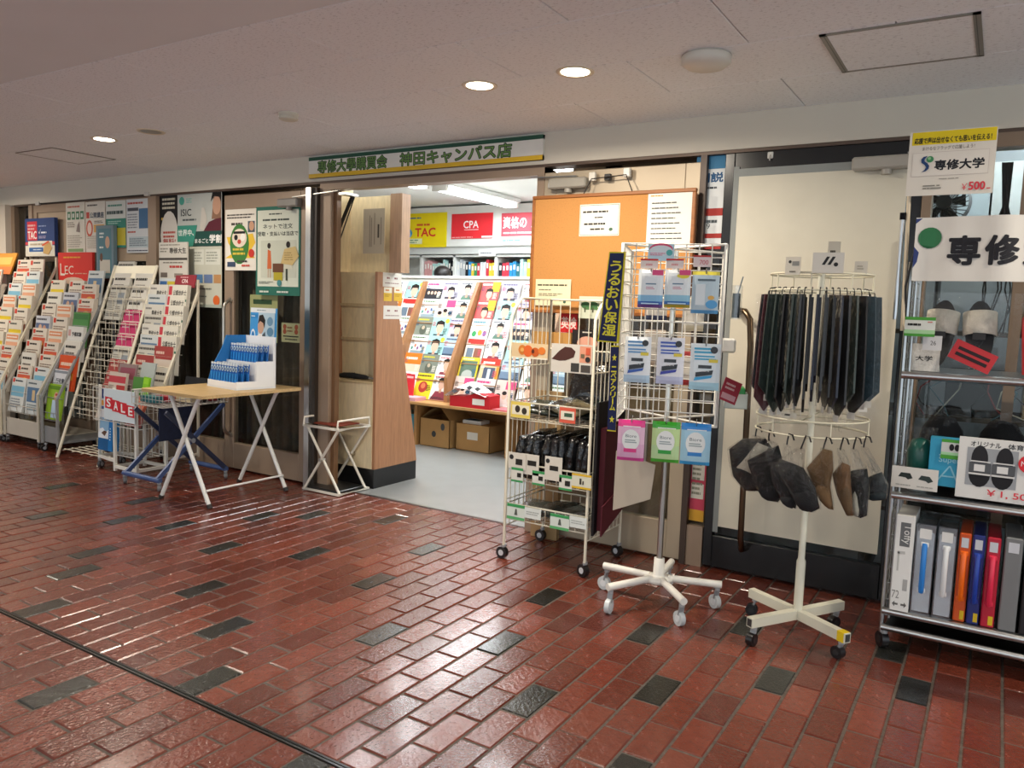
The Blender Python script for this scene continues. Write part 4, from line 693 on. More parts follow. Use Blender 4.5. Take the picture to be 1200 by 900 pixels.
# ================================================================== WHITE FOLDING STAND BY THE DOORWAY
t = thing('luggage_stand', 'white crossed-leg folding stand with a black lower tray beside the doorway', 'stand', (0, 0, 0))
x0, x1, y0, y1, zt = -3.80, -3.50, 3.585, 3.86, .43; WC = '#e4ded0'
for y in (y0, y1):
    B().tube(WC, [(x0, y, .012), (x1, y, zt)], .009, 8).obj('leg', 'paint', t); B().tube(WC, [(x1, y+.018*(1 if y == y0 else -1), .012), (x0, y+.018*(1 if y == y0 else -1), zt)], .009, 8).obj('leg', 'paint', t)
    b = B(); b.cyl('#bdb9b0', ((x0+x1)/2, y-.014, (zt+.012)/2), ((x0+x1)/2, y+.03, (zt+.012)/2), .011, 10); b.obj('pivot', 'metal', t)
b = B(); b.tube(WC, [(x0-.01, y0, zt), (x1+.01, y0, zt), (x1+.01, y1, zt), (x0-.01, y1, zt)], .009, 8, closed=True); b.obj('top_frame', 'paint', t)
for x in (x0, x1):
    b = B(); b.tube(WC, [(x, y0-.01, zt), (x, y0-.005, zt+.055), (x, y1+.005, zt+.055), (x, y1+.01, zt)], .007, 8); b.obj('top_rail', 'paint', t)
b = B(); b.tube(WC, [(x0-.01, y0, .012), (x1+.01, y0, .012), (x1+.01, y1, .012), (x0-.01, y1, .012)], .0085, 8, closed=True); b.obj('bottom_frame', 'paint', t)
b = B(); b.cbox('#232323', (x0+.01, y0+.015, .012), (x1-.01, y1-.015, .03), .004); b.obj('tray', 'plastic', t)
b = B(); b.box('#8a3a24', (x0+.03, y0+.05, zt+.009), (x1-.05, y1-.03, zt+.016)); b.obj('top_cloth', 'fabric', t)
# ================================================================== TALL SHELF END IN THE RECESS
t = thing('display_shelf', 'tall beige display shelf with a brown tapered end panel in the doorway recess', 'shelf')
sx0, sx1 = -3.86, -3.50
b = B(); b.prism('#b07e5a', [(3.90, .13), (4.345, .13), (4.335, .2), (4.06, 1.44), (3.90, 1.44)], sx1, sx1+.022, 'x'); b.obj('end_panel', 'wood_v', t)
b = B(); b.prism('#93694a', [(3.90, .13), (4.345, .13), (4.06, 1.44), (3.90, 1.44)], sx0-.02, sx0, 'x'); b.obj('end_panel', 'wood_v', t)
b = B(); b.box('#141416', (sx0-.02, 3.895, 0), (sx1+.022, 4.34, .13)); b.obj('plinth', 'plastic', t)
B().box('#ead8b2', (sx0, 3.895, .13), (sx1, 3.93, .70)).obj('lower_panel', 'ply', t); B().box('#cdb68c', (sx0, 3.89, .70), (sx1, 4.02, .716)).obj('ledge', 'ply', t)
for i, (za, zb_) in enumerate(((.716, .98), (1.0, 1.21), (1.23, 1.44))):
    B().prism('#e2cfa6', [(3.985-.01*i, za), (4.03, za), (4.03, zb_), (3.985-.01*i-.01, zb_)], sx0, sx1, 'x').obj('back_panel', 'ply', t)
    if i < 2: B().box('#c4ae86', (sx0, 3.965-.012*i, zb_), (sx1, 4.03, zb_+.02)).obj('shelf_lip', 'ply', t)
for z_, el in ((1.30, 'w'), (1.235, 'y1'), (1.235, 'y2'), (1.13, 'w')):
    pass
for i, (px0, py0, px1, py1, c, lab) in enumerate(((449, 319, 470.5, 337, '#dcd8d0', 'upper white no-smoking style notice'), (450, 336.5, 459, 353, '#d9b23a', 'yellow ticket notice on the doorway side'), (462, 336.5, 471, 353, '#d9b23a', 'yellow ticket notice on the shop side'), (449.5, 358, 470.5, 374, '#dcd8d0', 'lower white notice'))):
    # the end panel lies in the plane x = sx1+.022
    def onx(px, py, X=sx1+.0235):
        d = ray(px, py); return CAM+d*(X/d.x)
    a = onx(px0, py0); e = onx(px1, py1); w_, h_ = e.y-a.y, a.z-e.z
    b = B().sheet(w_, h_, .001, c, [('l', .2, .5, .4, .75, 1, '#8a5a5a'), ('l', .6, .5, .8, .75, 1, '#8a5a5a'), ('l', .1, .2, .9, .32, 1, '#9a7a7a')] if c[1] == 'd' and i in (0, 3) else [('r', .0, .6, 1, 1, '#e2dcc8'), ('l', .2, .68, .8, .9, 1, '#c87a3a'), ('l', .15, .3, .85, .5, 2, '#b08a2a')])
    b.obj('notice', 'paper', None, (sx1+.0235, a.y, e.z), (0, 0, PI/2), label=lab+' on the brown end panel', cat='notice', group='notices on the brown end panel')
t = thing('umbrella', 'black folded umbrella lying on the ledge of the beige shelf', 'umbrella', (-3.84, 3.935, .735))
b = B(); b.tube('#141416', [(0, 0, 0), (.04, 0, .004), (.12, 0, .006), (.24, 0, .002), (.27, 0, 0)], [.012, .019, .021, .016, .009], 10); b.obj('canopy', 'fabric', t); b = B(); b.tube('#8a8680', [(.27, 0, 0), (.315, 0, 0)], .007, 8); b.obj('handle', 'plastic', t); b = B(); b.tube('#2a2a2c', [(.14, 0, -.022), (.14, .02, 0), (.14, 0, .028), (.14, -.022, 0)], .002, 5, closed=True); b.obj('strap', 'fabric', t)
B().box('#e0cda6', (-3.86, 4.045, 1.44), (-3.46, 4.075, 1.95)).obj('trim_11', 'ply', None, kind='structure')
B().box('#b99474', (-3.46, 3.99, 1.44), (-3.36, 4.075, 1.95)).obj('trim_10', 'wood_v', None, kind='structure')
b = B(); b.box('#d8c49c', (-3.90, 3.82, 0), (-3.87, 4.07, IZ)); b.obj('wall_recess_side', 'ply', None, kind='structure')
t = thing('corner_bracket', 'black diagonal bracket at the top of the doorway recess', 'bracket', (0, 0, 0)); b = B(); b.bar('#1d1b1a', (-3.64, 3.83, 1.93), (-3.82, 3.86, 1.66), .02, .012); b.bar('#1d1b1a', (-3.62, 3.83, 1.93), (-3.80, 3.86, 1.60), .006, .006); b.obj('arm', 'paint', t)
B().box('#d8d4cc', (-3.66, 3.72, 1.915), (-3.60, 3.84, 1.93)).obj('plate', 'metal', t)
# ================================================================== SHOP INTERIOR
# low bench carrying the slanted magazine display
t = thing('display_bench', 'low wooden bench along the foot of the magazine display', 'bench'); BC = '#bd8e58'
B().cbox(BC, (-5.9, 5.28, .375), (-2.25, 5.80, .402), .004).obj('top', 'wood', t)
for x in (-5.2, -4.36, -3.40, -2.4): B().box(BC, (x, 5.40, 0), (x+.03, 5.78, .375)).obj('support', 'wood_v', t)
B().box('#9a724a', (-5.9, 5.76, .0), (-2.25, 5.785, .375)).obj('back_board', 'wood', t)
t = thing('magazine_display', 'slanted wooden magazine display with pale back boards inside the shop', 'display rack')
sl0, sl1 = (5.46, .402), (5.90, 1.44)
bays = [(-5.30, -4.68), (-4.64, -4.065), (-4.025, -3.16), (-3.12, -2.4)]
for x in (-4.66, -4.045, -3.14, -5.32): B().prism('#a87850', [(sl0[0]-.03, .402), (sl1[0]+.05, .402), (sl1[0]+.05, sl1[1]+.02), (sl1[0]-.02, sl1[1]+.02), (sl0[0]-.03, .62)], x-.018, x+.018, 'x').obj('divider', 'wood_v', t)
NR = 6
for a, e in bays:
    b = B(); b.prism('#d9d4c8', [(sl0[0]+.06, .402), (sl1[0]+.04, sl1[1]), (sl1[0]+.05, sl1[1]), (sl0[0]+.075, .402)], a, e, 'x'); b.obj('back_board', 'paint', t)
    for i in range(NR):
        f = i/NR; y = sl0[0]+.45*f; z = .405+1.0*f
        B().box('#b58a60', (a, y-.012, z-.003), (e, y+.07, z+.004)).obj('ledge', 'wood', t)
B().box('#eceae4', (-5.32, 5.96, .4), (-2.3, 5.99, 1.49)).obj('rear_partition', 'paint', t)
B().cbox('#efeee8', (-5.34, 5.94, 1.49), (-2.28, 6.25, 1.515), .004).obj('top_counter', 'paint', t)
rm = random.Random(5)
FACE = '#d9b09a'; HAIRC = '#221b19'
def face(cx, cz, s): return [('p', ['#3a4a6a', '#c8c4bc', '#8a3a48', '#2a2a30', '#5a7a6a'][int(cx*100+cz*37+s*10) % 5], [(cx-.36*s, 0), (cx+.36*s, 0), (cx+.2*s, cz-.2*s), (cx-.2*s, cz-.2*s)]), ('r', cx-.05*s, cz-.24*s, cx+.05*s, cz-.1*s, '#c89a84'), ('e', cx, cz, .13*s, .17*s, FACE), ('p', HAIRC, [(cx-.16*s, cz), (cx-.15*s, cz+.17*s), (cx, cz+.22*s), (cx+.15*s, cz+.17*s), (cx+.16*s, cz), (cx+.1*s, cz+.1*s), (cx-.1*s, cz+.1*s)])]
MAGS = [('lilac fashion magazine with a woman on its cover', '#b9b4c8', [('l', .05, .84, .8, .95, 1, '#6a6480'), ('r', .2, 0, .8, .35, '#4a4650')]+face(.5, .5, 1.3)),
 ('magazine with a pop group in black on its cover', '#d8d4d4', [('r', 0, 0, 1, .68, '#2a2a30'), ('l', .05, .78, .95, .95, 1, '#c83c78')]+[('e', .2+.2*i, .5, .07, .09, FACE) for i in range(4)]),
 ('pale magazine with a man in a grey coat', '#d9dadc', [('p', '#7a7c80', [(.15, 0), (.85, 0), (.7, .45), (.3, .45)]), ('l', .1, .86, .9, .95, 1, '#5a6068')]+face(.5, .62, 1.2)),
 ('magazine with a crowd of small figures on white', '#e2e4e4', [('l', .05, .84, .9, .95, 1, '#5a7a4a')]+[('e', .15+.17*i, .45+.1*(i % 2), .06, .09, ['#4a8a7a', '#c87a5a', '#8a5a8a', '#4a5a8a', '#c8a85a'][i]) for i in range(5)]+[('r', .1, .1, .9, .35, '#8a9aa0')]),
 ('teal and lime magazine with a young man', '#9fd0cc', [('e', .85, .85, .12, .12, '#b8d040'), ('r', .2, 0, .8, .3, '#3a3c44')]+face(.5, .55, 1.5)),
 ('grey army photograph magazine with yellow title', '#7d8478', [('l', .1, .82, .9, .95, 1, '#c8c040'), ('e', .5, .45, .2, .25, '#5a6054'), ('e', .5, .55, .09, .1, '#b8a890')]),
 ('red-titled magazine with city pictures', '#dcd8d0', [('r', .05, .76, .95, .96, '#c8342e'), ('r', .1, .1, .45, .6, '#6a7a8a'), ('r', .5, .1, .9, .6, '#8a5a4a')]),
 ('white fashion magazine with black-haired model', '#e6e4e2', [('l', .08, .86, .7, .95, 1, '#c8505a'), ('p', '#dcdcda', [(.2, 0), (.8, 0), (.7, .4), (.35, .4)])]+face(.52, .6, 1.3)),
 ('yellow magazine with red fruit and black title', '#e0cc2e', [('l', .05, .84, .95, .95, 1, '#3a3428'), ('e', .5, .45, .25, .27, '#a83a30'), ('e', .5, .5, .12, .14, '#d87a50')]),
 ('orange-topped magazine with white title', '#d8c8b0', [('r', 0, .55, 1, 1, '#e07a28'), ('l', .1, .68, .9, .88, 1, '#f4e8d8')]),
 ('red-bannered science magazine with a tower picture', '#c8b890', [('r', 0, .72, 1, 1, '#d83a2c'), ('l', .12, .76, .85, .92, 1, '#f4e0d8'), ('r', .2, .0, .8, .66, '#4a5468'), ('r', .42, .1, .58, .6, '#c8d4dc'), ('r', .86, 0, 1, .7, '#e08a2c')]),
 ('yellow-bordered magazine with an arch photograph', '#d8c030', [('r', .08, .06, .92, .86, '#5a7060'), ('e', .5, .3, .3, .25, '#a8b0a8'), ('l', .1, .88, .9, .97, 1, '#f0e8c0')]),
 ('blue dusk skyline magazine', '#a8bccc', [('r', 0, .3, 1, .55, '#6a8098'), ('r', 0, 0, 1, .3, '#3a4a60'), ('l', .1, .62, .9, .7, 1, '#dfe8ee'), ('l', .1, .84, .9, .95, 1, '#4a6078')]),
 ('red and yellow weekly with a smiling woman', '#d85a5a', [('r', .6, .6, 1, 1, '#e0c82e'), ('l', .05, .82, .6, .95, 1, '#f0e0d8'), ('r', .3, 0, .7, .25, '#3a3030')]+face(.5, .48, 1.2)),
 ('white comic magazine with coloured toy figures', '#e6e6e6', [('e', .25, .4, .12, .14, '#3a9a5a'), ('e', .55, .45, .12, .14, '#d8a040'), ('e', .8, .42, .1, .13, '#4a7ac0'), ('l', .1, .8, .9, .94, 1, '#4a8a9a')]),
 ('magenta-titled magazine with several faces', '#d4c0b8', [('r', .5, .66, 1, .95, '#d8487a')]+[('e', .2+.3*i, .3+.1*(i % 2), .12, .14, FACE) for i in range(3)]+[('e', .2+.3*i, .42+.1*(i % 2), .12, .09, HAIRC) for i in range(3)])]
for i, m in enumerate(MAGS): m[2].extend([('l', .04, .62, .26, .8, 4, ['#c8465a', '#3a4a6a', '#e8e4d8', '#2a2a2a'][i % 4]), ('l', .72, .3, .96, .55, 5, ['#2a2a2a', '#e8e4d8', '#c8465a', '#3a6a8a'][i % 4]), ('l', .05, .03, .95, .12, 2, ['#e8e8e8', '#3a3a3a', '#d8b83a'][i % 3])])
MM = [B().sheet(.195, .235, .006, m[1], m[2], seed=i+2).mesh('magazine', 'paper') for i, m in enumerate(MAGS)]
LAY = {1: [[7, 8, 7], [9, 5, 7], [3, 4, 12], [5, 4, 0], [3, 15, 2], [1, 0, 2]], 2: [[15, 1, 15, 7], [11, 10, 12, 2], [6, 7, 4, 15], [14, 2, 1, 7], [13, 4, 0, 12], [13, 0, 7, 3]], 0: [[6, 9, 4], [14, 10, 8], [2, 13, 7], [4, 14, 3], [12, 9, 6], [14, 2, 4]], 3: [[3, 6, 0], [12, 7, 1], [15, 2, 10], [0, 8, 4], [6, 3, 12], [7, 14, 2]]}
BN = ['bay behind brown shelf', 'bay above open carton', 'bay above closed carton', 'bay behind wire stand']
for bi, (a, e) in enumerate(bays):
    for i in range(NR):
        f = i/NR; y = sl0[0]+.45*f; z = .41+1.0*f; row = LAY[bi][i]; n = len(row); st = (e-a)/n
        for j, k in enumerate(row):
            link('magazine', MM[k], None, (a+st*(j+.5)-.0975+rm.uniform(-.004, .004), y+rm.uniform(0, .006), z), (-.36+rm.uniform(-.03, .03), 0, rm.uniform(-.01, .01)), label='%s, %s row, %s' % (MAGS[k][0], ORD[NR-1-i], BN[bi]), cat='magazine', group='magazines in the '+BN[bi])
# boxes under the bench
def carton(name, label, x0, x1, y0, y1, z1, c, rz=0):
    t = thing(name, label, 'carton'); e = .005
    b = B(); b.box(c, (x0, y0, 0), (x1, y0+e, z1)); b.box(c, (x0, y1-e, 0), (x1, y1, z1)); b.box(c, (x0, y0, 0), (x0+e, y1, z1)); b.box(c, (x1-e, y0, 0), (x1, y1, z1)); b.box(c, (x0, y0, 0), (x1, y1, e)); b.obj('body', 'cardboard', t); return t
CB = '#b08a58'
t = carton('carton', 'open brown carton with dark round marks and a raised flap under the bench', -4.31, -3.985, 5.425, 5.74, .245, CB)
b = B(); b.quad(CB, (-3.985, 5.43, .245), (-3.985, 5.74, .245), (-4.07, 5.70, .365), (-4.07, 5.40, .36)); b.obj('flap', 'cardboard', t); b = B(); b.quad(CB, (-4.31, 5.74, .245), (-4.31, 5.43, .245), (-4.20, 5.46, .33), (-4.20, 5.74, .33)); b.obj('flap', 'cardboard', t)
b = B(); b.ell('#3a3f44', -4.155, .115, .024, .027, 5.4245); b.obj('round_mark', 'paper', t); b = B(); b.ell('#4a4f54', -4.06, .185, .022, .032, 5.4245); b.obj('round_mark', 'paper', t)
t = carton('carton', 'closed brown carton with a white label and a book on top, under the bench', -3.95, -3.60, 5.47, 5.75, .225, CB)
B().box(CB, (-3.95, 5.47, .225), (-3.60, 5.75, .23)).obj('lid', 'cardboard', t); b = B(); b.box('#d8d8d4', (-3.83, 5.469, .10), (-3.72, 5.4695, .165)); b.obj('label', 'paper', t)
leaflet('book', 'blue and white booklet lying on the closed carton', 'book', .19, .03, .13, '#dfe4e8', [], (-3.90, 5.50, .2305)); 
b = B(); b.box('#2f5f86', (-3.885, 5.51, .2606), (-3.75, 5.6, .262)); b.obj('booklet_cover', 'paper', None, label='small blue cover card on the white booklet', cat='card')
t = thing('shoe_box', 'red shoe box spilling white tissue paper on the bench', 'box', (-3.62, 5.288, .402))
b = B(); b.prism('#b8202a', [(-.27, 0), (.13, 0), (.13, .11), (.0, .13), (-.12, .09), (-.27, .085)], 0, .155, 'y'); b.obj('body', 'paper', t)
b = B(); b.box('#dcdad4', (-.04, -.0012, .03), (.08, 0, .08)); b.obj('label', 'paper', t)
b = B(); vs = []; n = 10
for j in range(n+1):
    for i in range(n+1):
        u, v = i/n, j/n; x = -.32+.42*u; y = -.02+.175*v; z = .09+.09*math.sin(PI*min(1, u*1.1))*(.55+.45*v)+rm.uniform(-.008, .008)-.06*max(0, .25-u)*4*(.5); vs.append((x, y, z+.02))
b.add(vs, [(j*(n+1)+i, j*(n+1)+i+1, (j+1)*(n+1)+i+1, (j+1)*(n+1)+i) for j in range(n) for i in range(n)], '#e6e4e0'); b.obj('tissue', 'paper', t)
for i, (xx, zz) in enumerate(((-.2, .13), (-.05, .17), (.03, .165))): b = B(); b.add([(xx-.035, -.032, zz), (xx, -.034, zz-.018), (xx+.035, -.032, zz+.005), (xx, -.03, zz+.02)], [(0, 1, 2, 3)], '#5a5c62'); b.obj('tissue_print', 'paper', t)
leaflet('magazine_pile', 'pink-edged magazine pile lying flat on the bench', 'magazine', .36, .03, .15, '#d8a0a8', [], (-4.62, 5.285, .403))
leaflet('magazine_pile', 'red-edged flat magazine lying beside the shoe box', 'magazine', .22, .012, .16, '#d06a70', [], (-3.46, 5.285, .403))
leaflet('booklet', 'red standing booklet leaning before the yellow magazine', 'book', .09, .19, .01, '#d8303a', [('r', .1, .8, .9, .9, '#f0c0c0')], (-4.47, 5.40, .434), .1)
leaflet('storage_bin', 'light blue plastic bin under the bench', 'bin', .2, .26, .25, '#3f9fc0', [], (-4.60, 5.46, .0), 0, 0, None, 'plastic')
# files cabinet on the back wall
t = thing('file_cabinet', 'white open file shelf along the back wall under the hanging posters', 'shelf'); CC = '#e0e2de'
cy0, cy1 = 7.22, 7.6
for x in (-6.3, -5.78, -5.305, -4.745, -3.95, -3.1): B().box(CC, (x-.015, cy0, .0), (x+.015, cy1, 1.82)).obj('upright', 'paint', t)
for z in (1.50, 1.80, 1.16, .8): B().box(CC, (-6.3, cy0, z-.012), (-3.1, cy1, z+.012)).obj('board', 'paint', t)
B().box(CC, (-6.3, cy1-.01, 0), (-3.1, cy1, 1.82)).obj('back_board', 'paint', t)
B().box('#e4e6e2', (-6.3, 7.16, 1.90), (-3.1, 7.6, 2.34)).obj('upper_cupboard', 'paint', t)
B().box('#cfd2d0', (-6.3, 7.19, 1.82), (-3.1, 7.6, 1.90)).obj('filler_board', 'paint', t)  # light grey board set back between shelf top and cupboard
FC = [('pale pink', '#d8a0a0'), ('pale teal', '#a8d0cc'), ('white', '#dadde0'), ('black', '#22242a'), ('grey', '#b0b6ba'), ('green', '#3a8a5a'), ('yellow', '#dcc040'), ('red', '#c83a4a'), ('blue', '#2f86c0'), ('orange', '#dc8a3a'), ('dark teal', '#2f6a74')]
FL = {0: [0, 0, 0, 1, 1, 1, 2, 1, 1, 3, 3], 1: [2, 4, 4, 3, 8, 6, 5, 7, 2, 2, 7, 6, 6], 2: [3, 7, 7, 8, 8, 10, 1, 1, 6, 9, 7, 10, 8, 5, 9, 6]}
fx = [(-5.75, -5.33), (-5.285, -4.77), (-4.72, -4.0)]
for bi, (a, e) in enumerate(fx):
    x = a; n = len(FL[bi]); st = (e-a)/n
    for i, ci in enumerate(FL[bi]):
        h = rm.uniform(.20, .255); w_ = st*.9
        b = B(); b.box(FC[ci][1], (0, 0, 0), (w_, .22, h)); b.quad('#e8e6e0', (w_*.2, -.0006, h*.62), (w_*.8, -.0006, h*.62), (w_*.8, -.0006, h*.85), (w_*.2, -.0006, h*.85))
        b.obj('file_binder', 'paper', None, (a+st*i, cy0+.03, 1.5125), (0, 0, 0), label='%s file under the %s poster on the white file shelf' % (FC[ci][0], ['yellow', 'red', 'pink'][bi]), cat='file', group='files on the back shelf')
def wposter(label, tl, br, Y, bgc, el, rz=0): return poster('hanging_poster', label, 'poster', tl, br, Y, bgc, el, .002)
wposter('bright yellow poster with red lettering hung above the file shelf', (468, 251), (523, 289.5), 7.15, '#f2dc10', [('l', .05, .82, .6, .9, 1, '#4a6a9a'), ('l', .38, .6, .75, .72, 1, '#d8602a'), ('t', .56, .32, .24, 'TAC', '#d8302a', .03, .42), ('e', .12, .42, .17, .1, '#3f9fd8'), ('l', .04, .38, .22, .46, 1, '#dcecf4'), ('r', .08, .1, .5, .26, '#e8ecc0'), ('l', .1, .12, .48, .24, 2, '#5a8a6a')])
wposter('red poster with white three-letter logo hung above the file shelf', (529.5, 251), (577, 279), 7.15, '#e03038', [('t', .48, .42, .28, 'CPA', '#f6eeee', .02, .36), ('r', .32, .34, .66, .36, '#f6eeee'), ('l', .02, .03, .7, .08, 1, '#f0c0c0'), ('r', .74, .02, 1, .1, '#e8dcdc')])
wposter('pink and cream qualification poster hung above the file shelf', (588, 250), (640, 286), 7.15, '#d0525e', [('r', 0, 0, 1, .26, '#e8e6d0'), ('t', .3, .52, .36, '資格の', '#fbf6f4', .013, .52), ('t', .8, .52, .34, 'ズ', '#fbf6f4', .03, .26), ('l', .05, .32, .95, .42, 1, '#f4dcdc'), ('l', .04, .08, .5, .18, 1, '#6ab0a0'), ('t', .58, .06, .16, '5', '#d8504a', .01)])
poster('shelf_label', 'small white category label on the file shelf edge', 'label', (561, 293), (581, 300), 7.185, '#f0f0ee', [('l', .1, .3, .9, .7, 1, '#6a7078')])
poster('notice', 'white vertical notice hung at the edge of the doorway', 'notice', (462, 241), (477, 270), 7.155, '#e6ecf0', [('r', .6, .3, .75, .8, '#7a8aa0')])
leaflet('brochure', 'light green leaflet in the rack behind the brown shelf', 'brochure', .2, .28, .01, '#8fc850', [('r', .1, .7, .9, .9, '#6aa840'), ('r', .1, .1, .9, .3, '#5a9a48')], (-5.0, 5.86, 1.10), .2)
# person standing behind the display
def person(x, y, h):
    t = thing('person', 'dark-haired person in a white shirt standing behind the magazine display, seen from the back', 'person', (x, y, 0))
    me = bpy.data.meshes.new('body'); S = h/1.65
    V = [(0, 0, .92), (0, 0, 1.10), (0, .0, 1.27), (0, 0, 1.37), (0, -.01, 1.44), (0, -.015, 1.54), (0, -.01, 1.62), (.17, 0, 1.34), (.22, .02, 1.08), (.20, .16, .93), (-.17, 0, 1.34), (-.22, .02, 1.08), (-.20, .16, .93), (.09, 0, .82), (.10, .01, .48), (.10, 0, .08), (.10, .13, .04), (-.09, 0, .82), (-.10, .01, .48), (-.10, 0, .08), (-.10, .13, .04), (.19, .23, .91), (-.19, .23, .91)]
    E_ = [(0, 1), (1, 2), (2, 3), (3, 4), (4, 5), (5, 6), (2, 7), (7, 8), (8, 9), (2, 10), (10, 11), (11, 12), (0, 13), (13, 14), (14, 15), (15, 16), (0, 17), (17, 18), (18, 19), (19, 20), (9, 21), (12, 22)]
    RA = [.15, .13, .15, .10, .052, .075, .06, .062, .045, .034, .062, .045, .034, .085, .06, .045, .035, .085, .06, .045, .035, .03, .03]
    me.from_pydata([(a*S, b_*S, c*S) for a, b_, c in V], E_, []); o = link('body', me, t); 
    m = o.modifiers.new('skin', 'SKIN'); 
    for i, r in enumerate(RA): me.skin_vertices[0].data[i].radius = (r*S, r*S*(.75 if i < 4 else 1))
    me.skin_vertices[0].data[0].use_root = True
    sd = o.modifiers.new('sub', 'SUBSURF'); sd.levels = 2; sd.render_levels = 2; me.materials.append(MATS['shirt'])
    b = B(); b.ball('#1a1514', (0, -.02*S, 1.585*S), (.088*S, .10*S, .085*S), 20, 12); b.ball('#1a1514', (0, -.05*S, 1.53*S), (.082*S, .07*S, .09*S), 18, 10); b.obj('hair', 'hair', t)
    for s in (-1, 1): b = B(); b.ball('#cda58c', (s*.084*S, .01*S, 1.535*S), (.01*S, .018*S, .028*S), 10, 8); b.obj('ear', 'skin', t)
    b = B(); b.ball('#cda58c', (0, .10*S, 1.525*S), (.013*S, .018*S, .018*S), 10, 8); b.obj('nose', 'skin', t)
    for s in (-1, 1): b = B(); b.ball('#1c1816', (s*.032*S, .077*S, 1.55*S), (.012*S, .008*S, .006*S), 10, 6); b.obj('eye', 'skin', t)
    b = B(); b.ball('#a8605a', (0, .078*S, 1.485*S), (.022*S, .008*S, .006*S), 10, 6); b.obj('mouth', 'skin', t)
m, nt, p, out = nodes('shirt')
tc = nt.nodes.new('ShaderNodeTexCoord'); sp = nt.nodes.new('ShaderNodeSeparateXYZ'); cr = nt.nodes.new('ShaderNodeValToRGB'); nt.links.new(tc.outputs['Object'], sp.inputs[0]); mrr = nt.nodes.new('ShaderNodeMapRange'); mrr.inputs[2].default_value = 2; nt.links.new(sp.outputs['Z'], mrr.inputs[0]); nt.links.new(mrr.outputs[0], cr.inputs[0]); nt.links.new(cr.outputs[0], p.inputs['Base Color'])
cr.color_ramp.interpolation = 'CONSTANT'; cr.color_ramp.elements[0].color = (.02, .02, .025, 1); cr.color_ramp.elements[1].position = .47; cr.color_ramp.elements[1].color = (.75, .75, .74, 1); el_ = cr.color_ramp.elements.new(.715); el_.color = (.6, .38, .28, 1); MATS['shirt'] = m
q = W(520, 313, 6.72); person(q.x, 6.72, q.z-.005)
# ================================================================== WHITE WIRE CART BY THE DOORWAY
CW = '#e2dcc8'
t = thing('wire_cart', 'cream wire display cart with three baskets beside the cork board', 'cart')
x0, x1, y0, y1, zb, zt = -2.0, -1.555, 3.2, 3.585, .07, 1.285
def cart_side(x):
    b = B(); pts = [(x, y0, zb), (x, y0, 1.19), (x, y0+.03, 1.235), (x, y0+.09, zt), (x, y1, zt), (x, y1, zb)]
    b.tube(CW, pts, .0075, 8); b.obj('side_frame', 'paint', t)
    b = B()
    for i in range(1, 9):
        y = y0+(y1-y0)*i/9; top = zt if y > y0+.09 else 1.19+(y-y0)*1.05; b.tube(CW, [(x, y, .17), (x, y, top)], .0026, 5)
    for z in (.17, .3, .95): b.tube(CW, [(x, y0, z), (x, y1, z)], .0034, 5)
    b.obj('side_wires', 'paint', t)
cart_side(x0); cart_side(x1)
b = B()
for i in range(1, 8): b.tube(CW, [(x0+(x1-x0)*i/8, y1, .6), (x0+(x1-x0)*i/8, y1, zt)], .0028, 5)
b.tube(CW, [(x0, y1, zt), (x1, y1, zt)], .006, 6); b.tube(CW, [(x0, y1, 1.03), (x1, y1, 1.03)], .005, 6); b.tube(CW, [(x0, y1, .6), (x1, y1, .6)], .005, 6); b.obj('back_wires', 'paint', t)
for z0_, z1_ in ((.70, .785), (.405, .485), (.205, .283)): wire_basket(t, x0+.008, x1-.008, y0+.006, y1-.012, z0_, z1_, CW, 8, 7, 2, .0026, 'basket', rim=.0045)
for x in (x0, x1):
    for y in (y0+.005, y1): swivel_caster(t, x, y, .075, .03, '#1b1b1d', '#c9ccd0', 1.2+(x == x0)*.3, w=.024)
# food photo cards across the front
def card_at(name, label, cat, tl, br, Y, bgc, el, t=.0015, group=None, m='paper', tilt=0, rz=0):
    a = W(*tl, Y); c = W(*br, Y); return B().sheet(c.x-a.x, a.z-c.z, t, bgc, el, seed=len(label)).obj(name, m, None, (a.x, Y, c.z), (-tilt, 0, rz), label=label, cat=cat, group=group)
card_at('photo_card', 'food photo card of orange pastries across the top of the wire cart', 'card', (600, 401), (641.5, 422), 3.19, '#d8bf96', [('e', .3, .55, .11, .12, '#c8782e'), ('e', .46, .5, .13, .14, '#d8642a'), ('e', .66, .45, .11, .11, '#c05a22'), ('e', .84, .55, .1, .09, '#d8782e'), ('e', .3, .55, .05, .05, '#e0a85a'), ('e', .6, .5, .04, .05, '#5a2a16'), ('r', .0, .0, 1, .1, '#e4dcc8')])
card_at('photo_card', 'food photo card of a dark brown heart-shaped cake across the wire cart', 'card', (646.5, 402), (693, 439), 3.19, '#cfcac0', [('r', .7, .38, .98, .95, '#d8967a'), ('p', '#4a2a24', [(.02, .45), (.2, .75), (.34, .9), (.5, .88), (.6, .75), (.56, .55), (.36, .42), (.2, .4)]), ('r', .5, .05, .7, .35, '#3a3a38'), ('r', .74, .05, .97, .3, '#4a4440'), ('e', .9, .5, .06, .06, '#2a2a2a'), ('r', .73, .55, .82, .68, '#6a6048'), ('r', .85, .66, .95, .9, '#c8583a')])
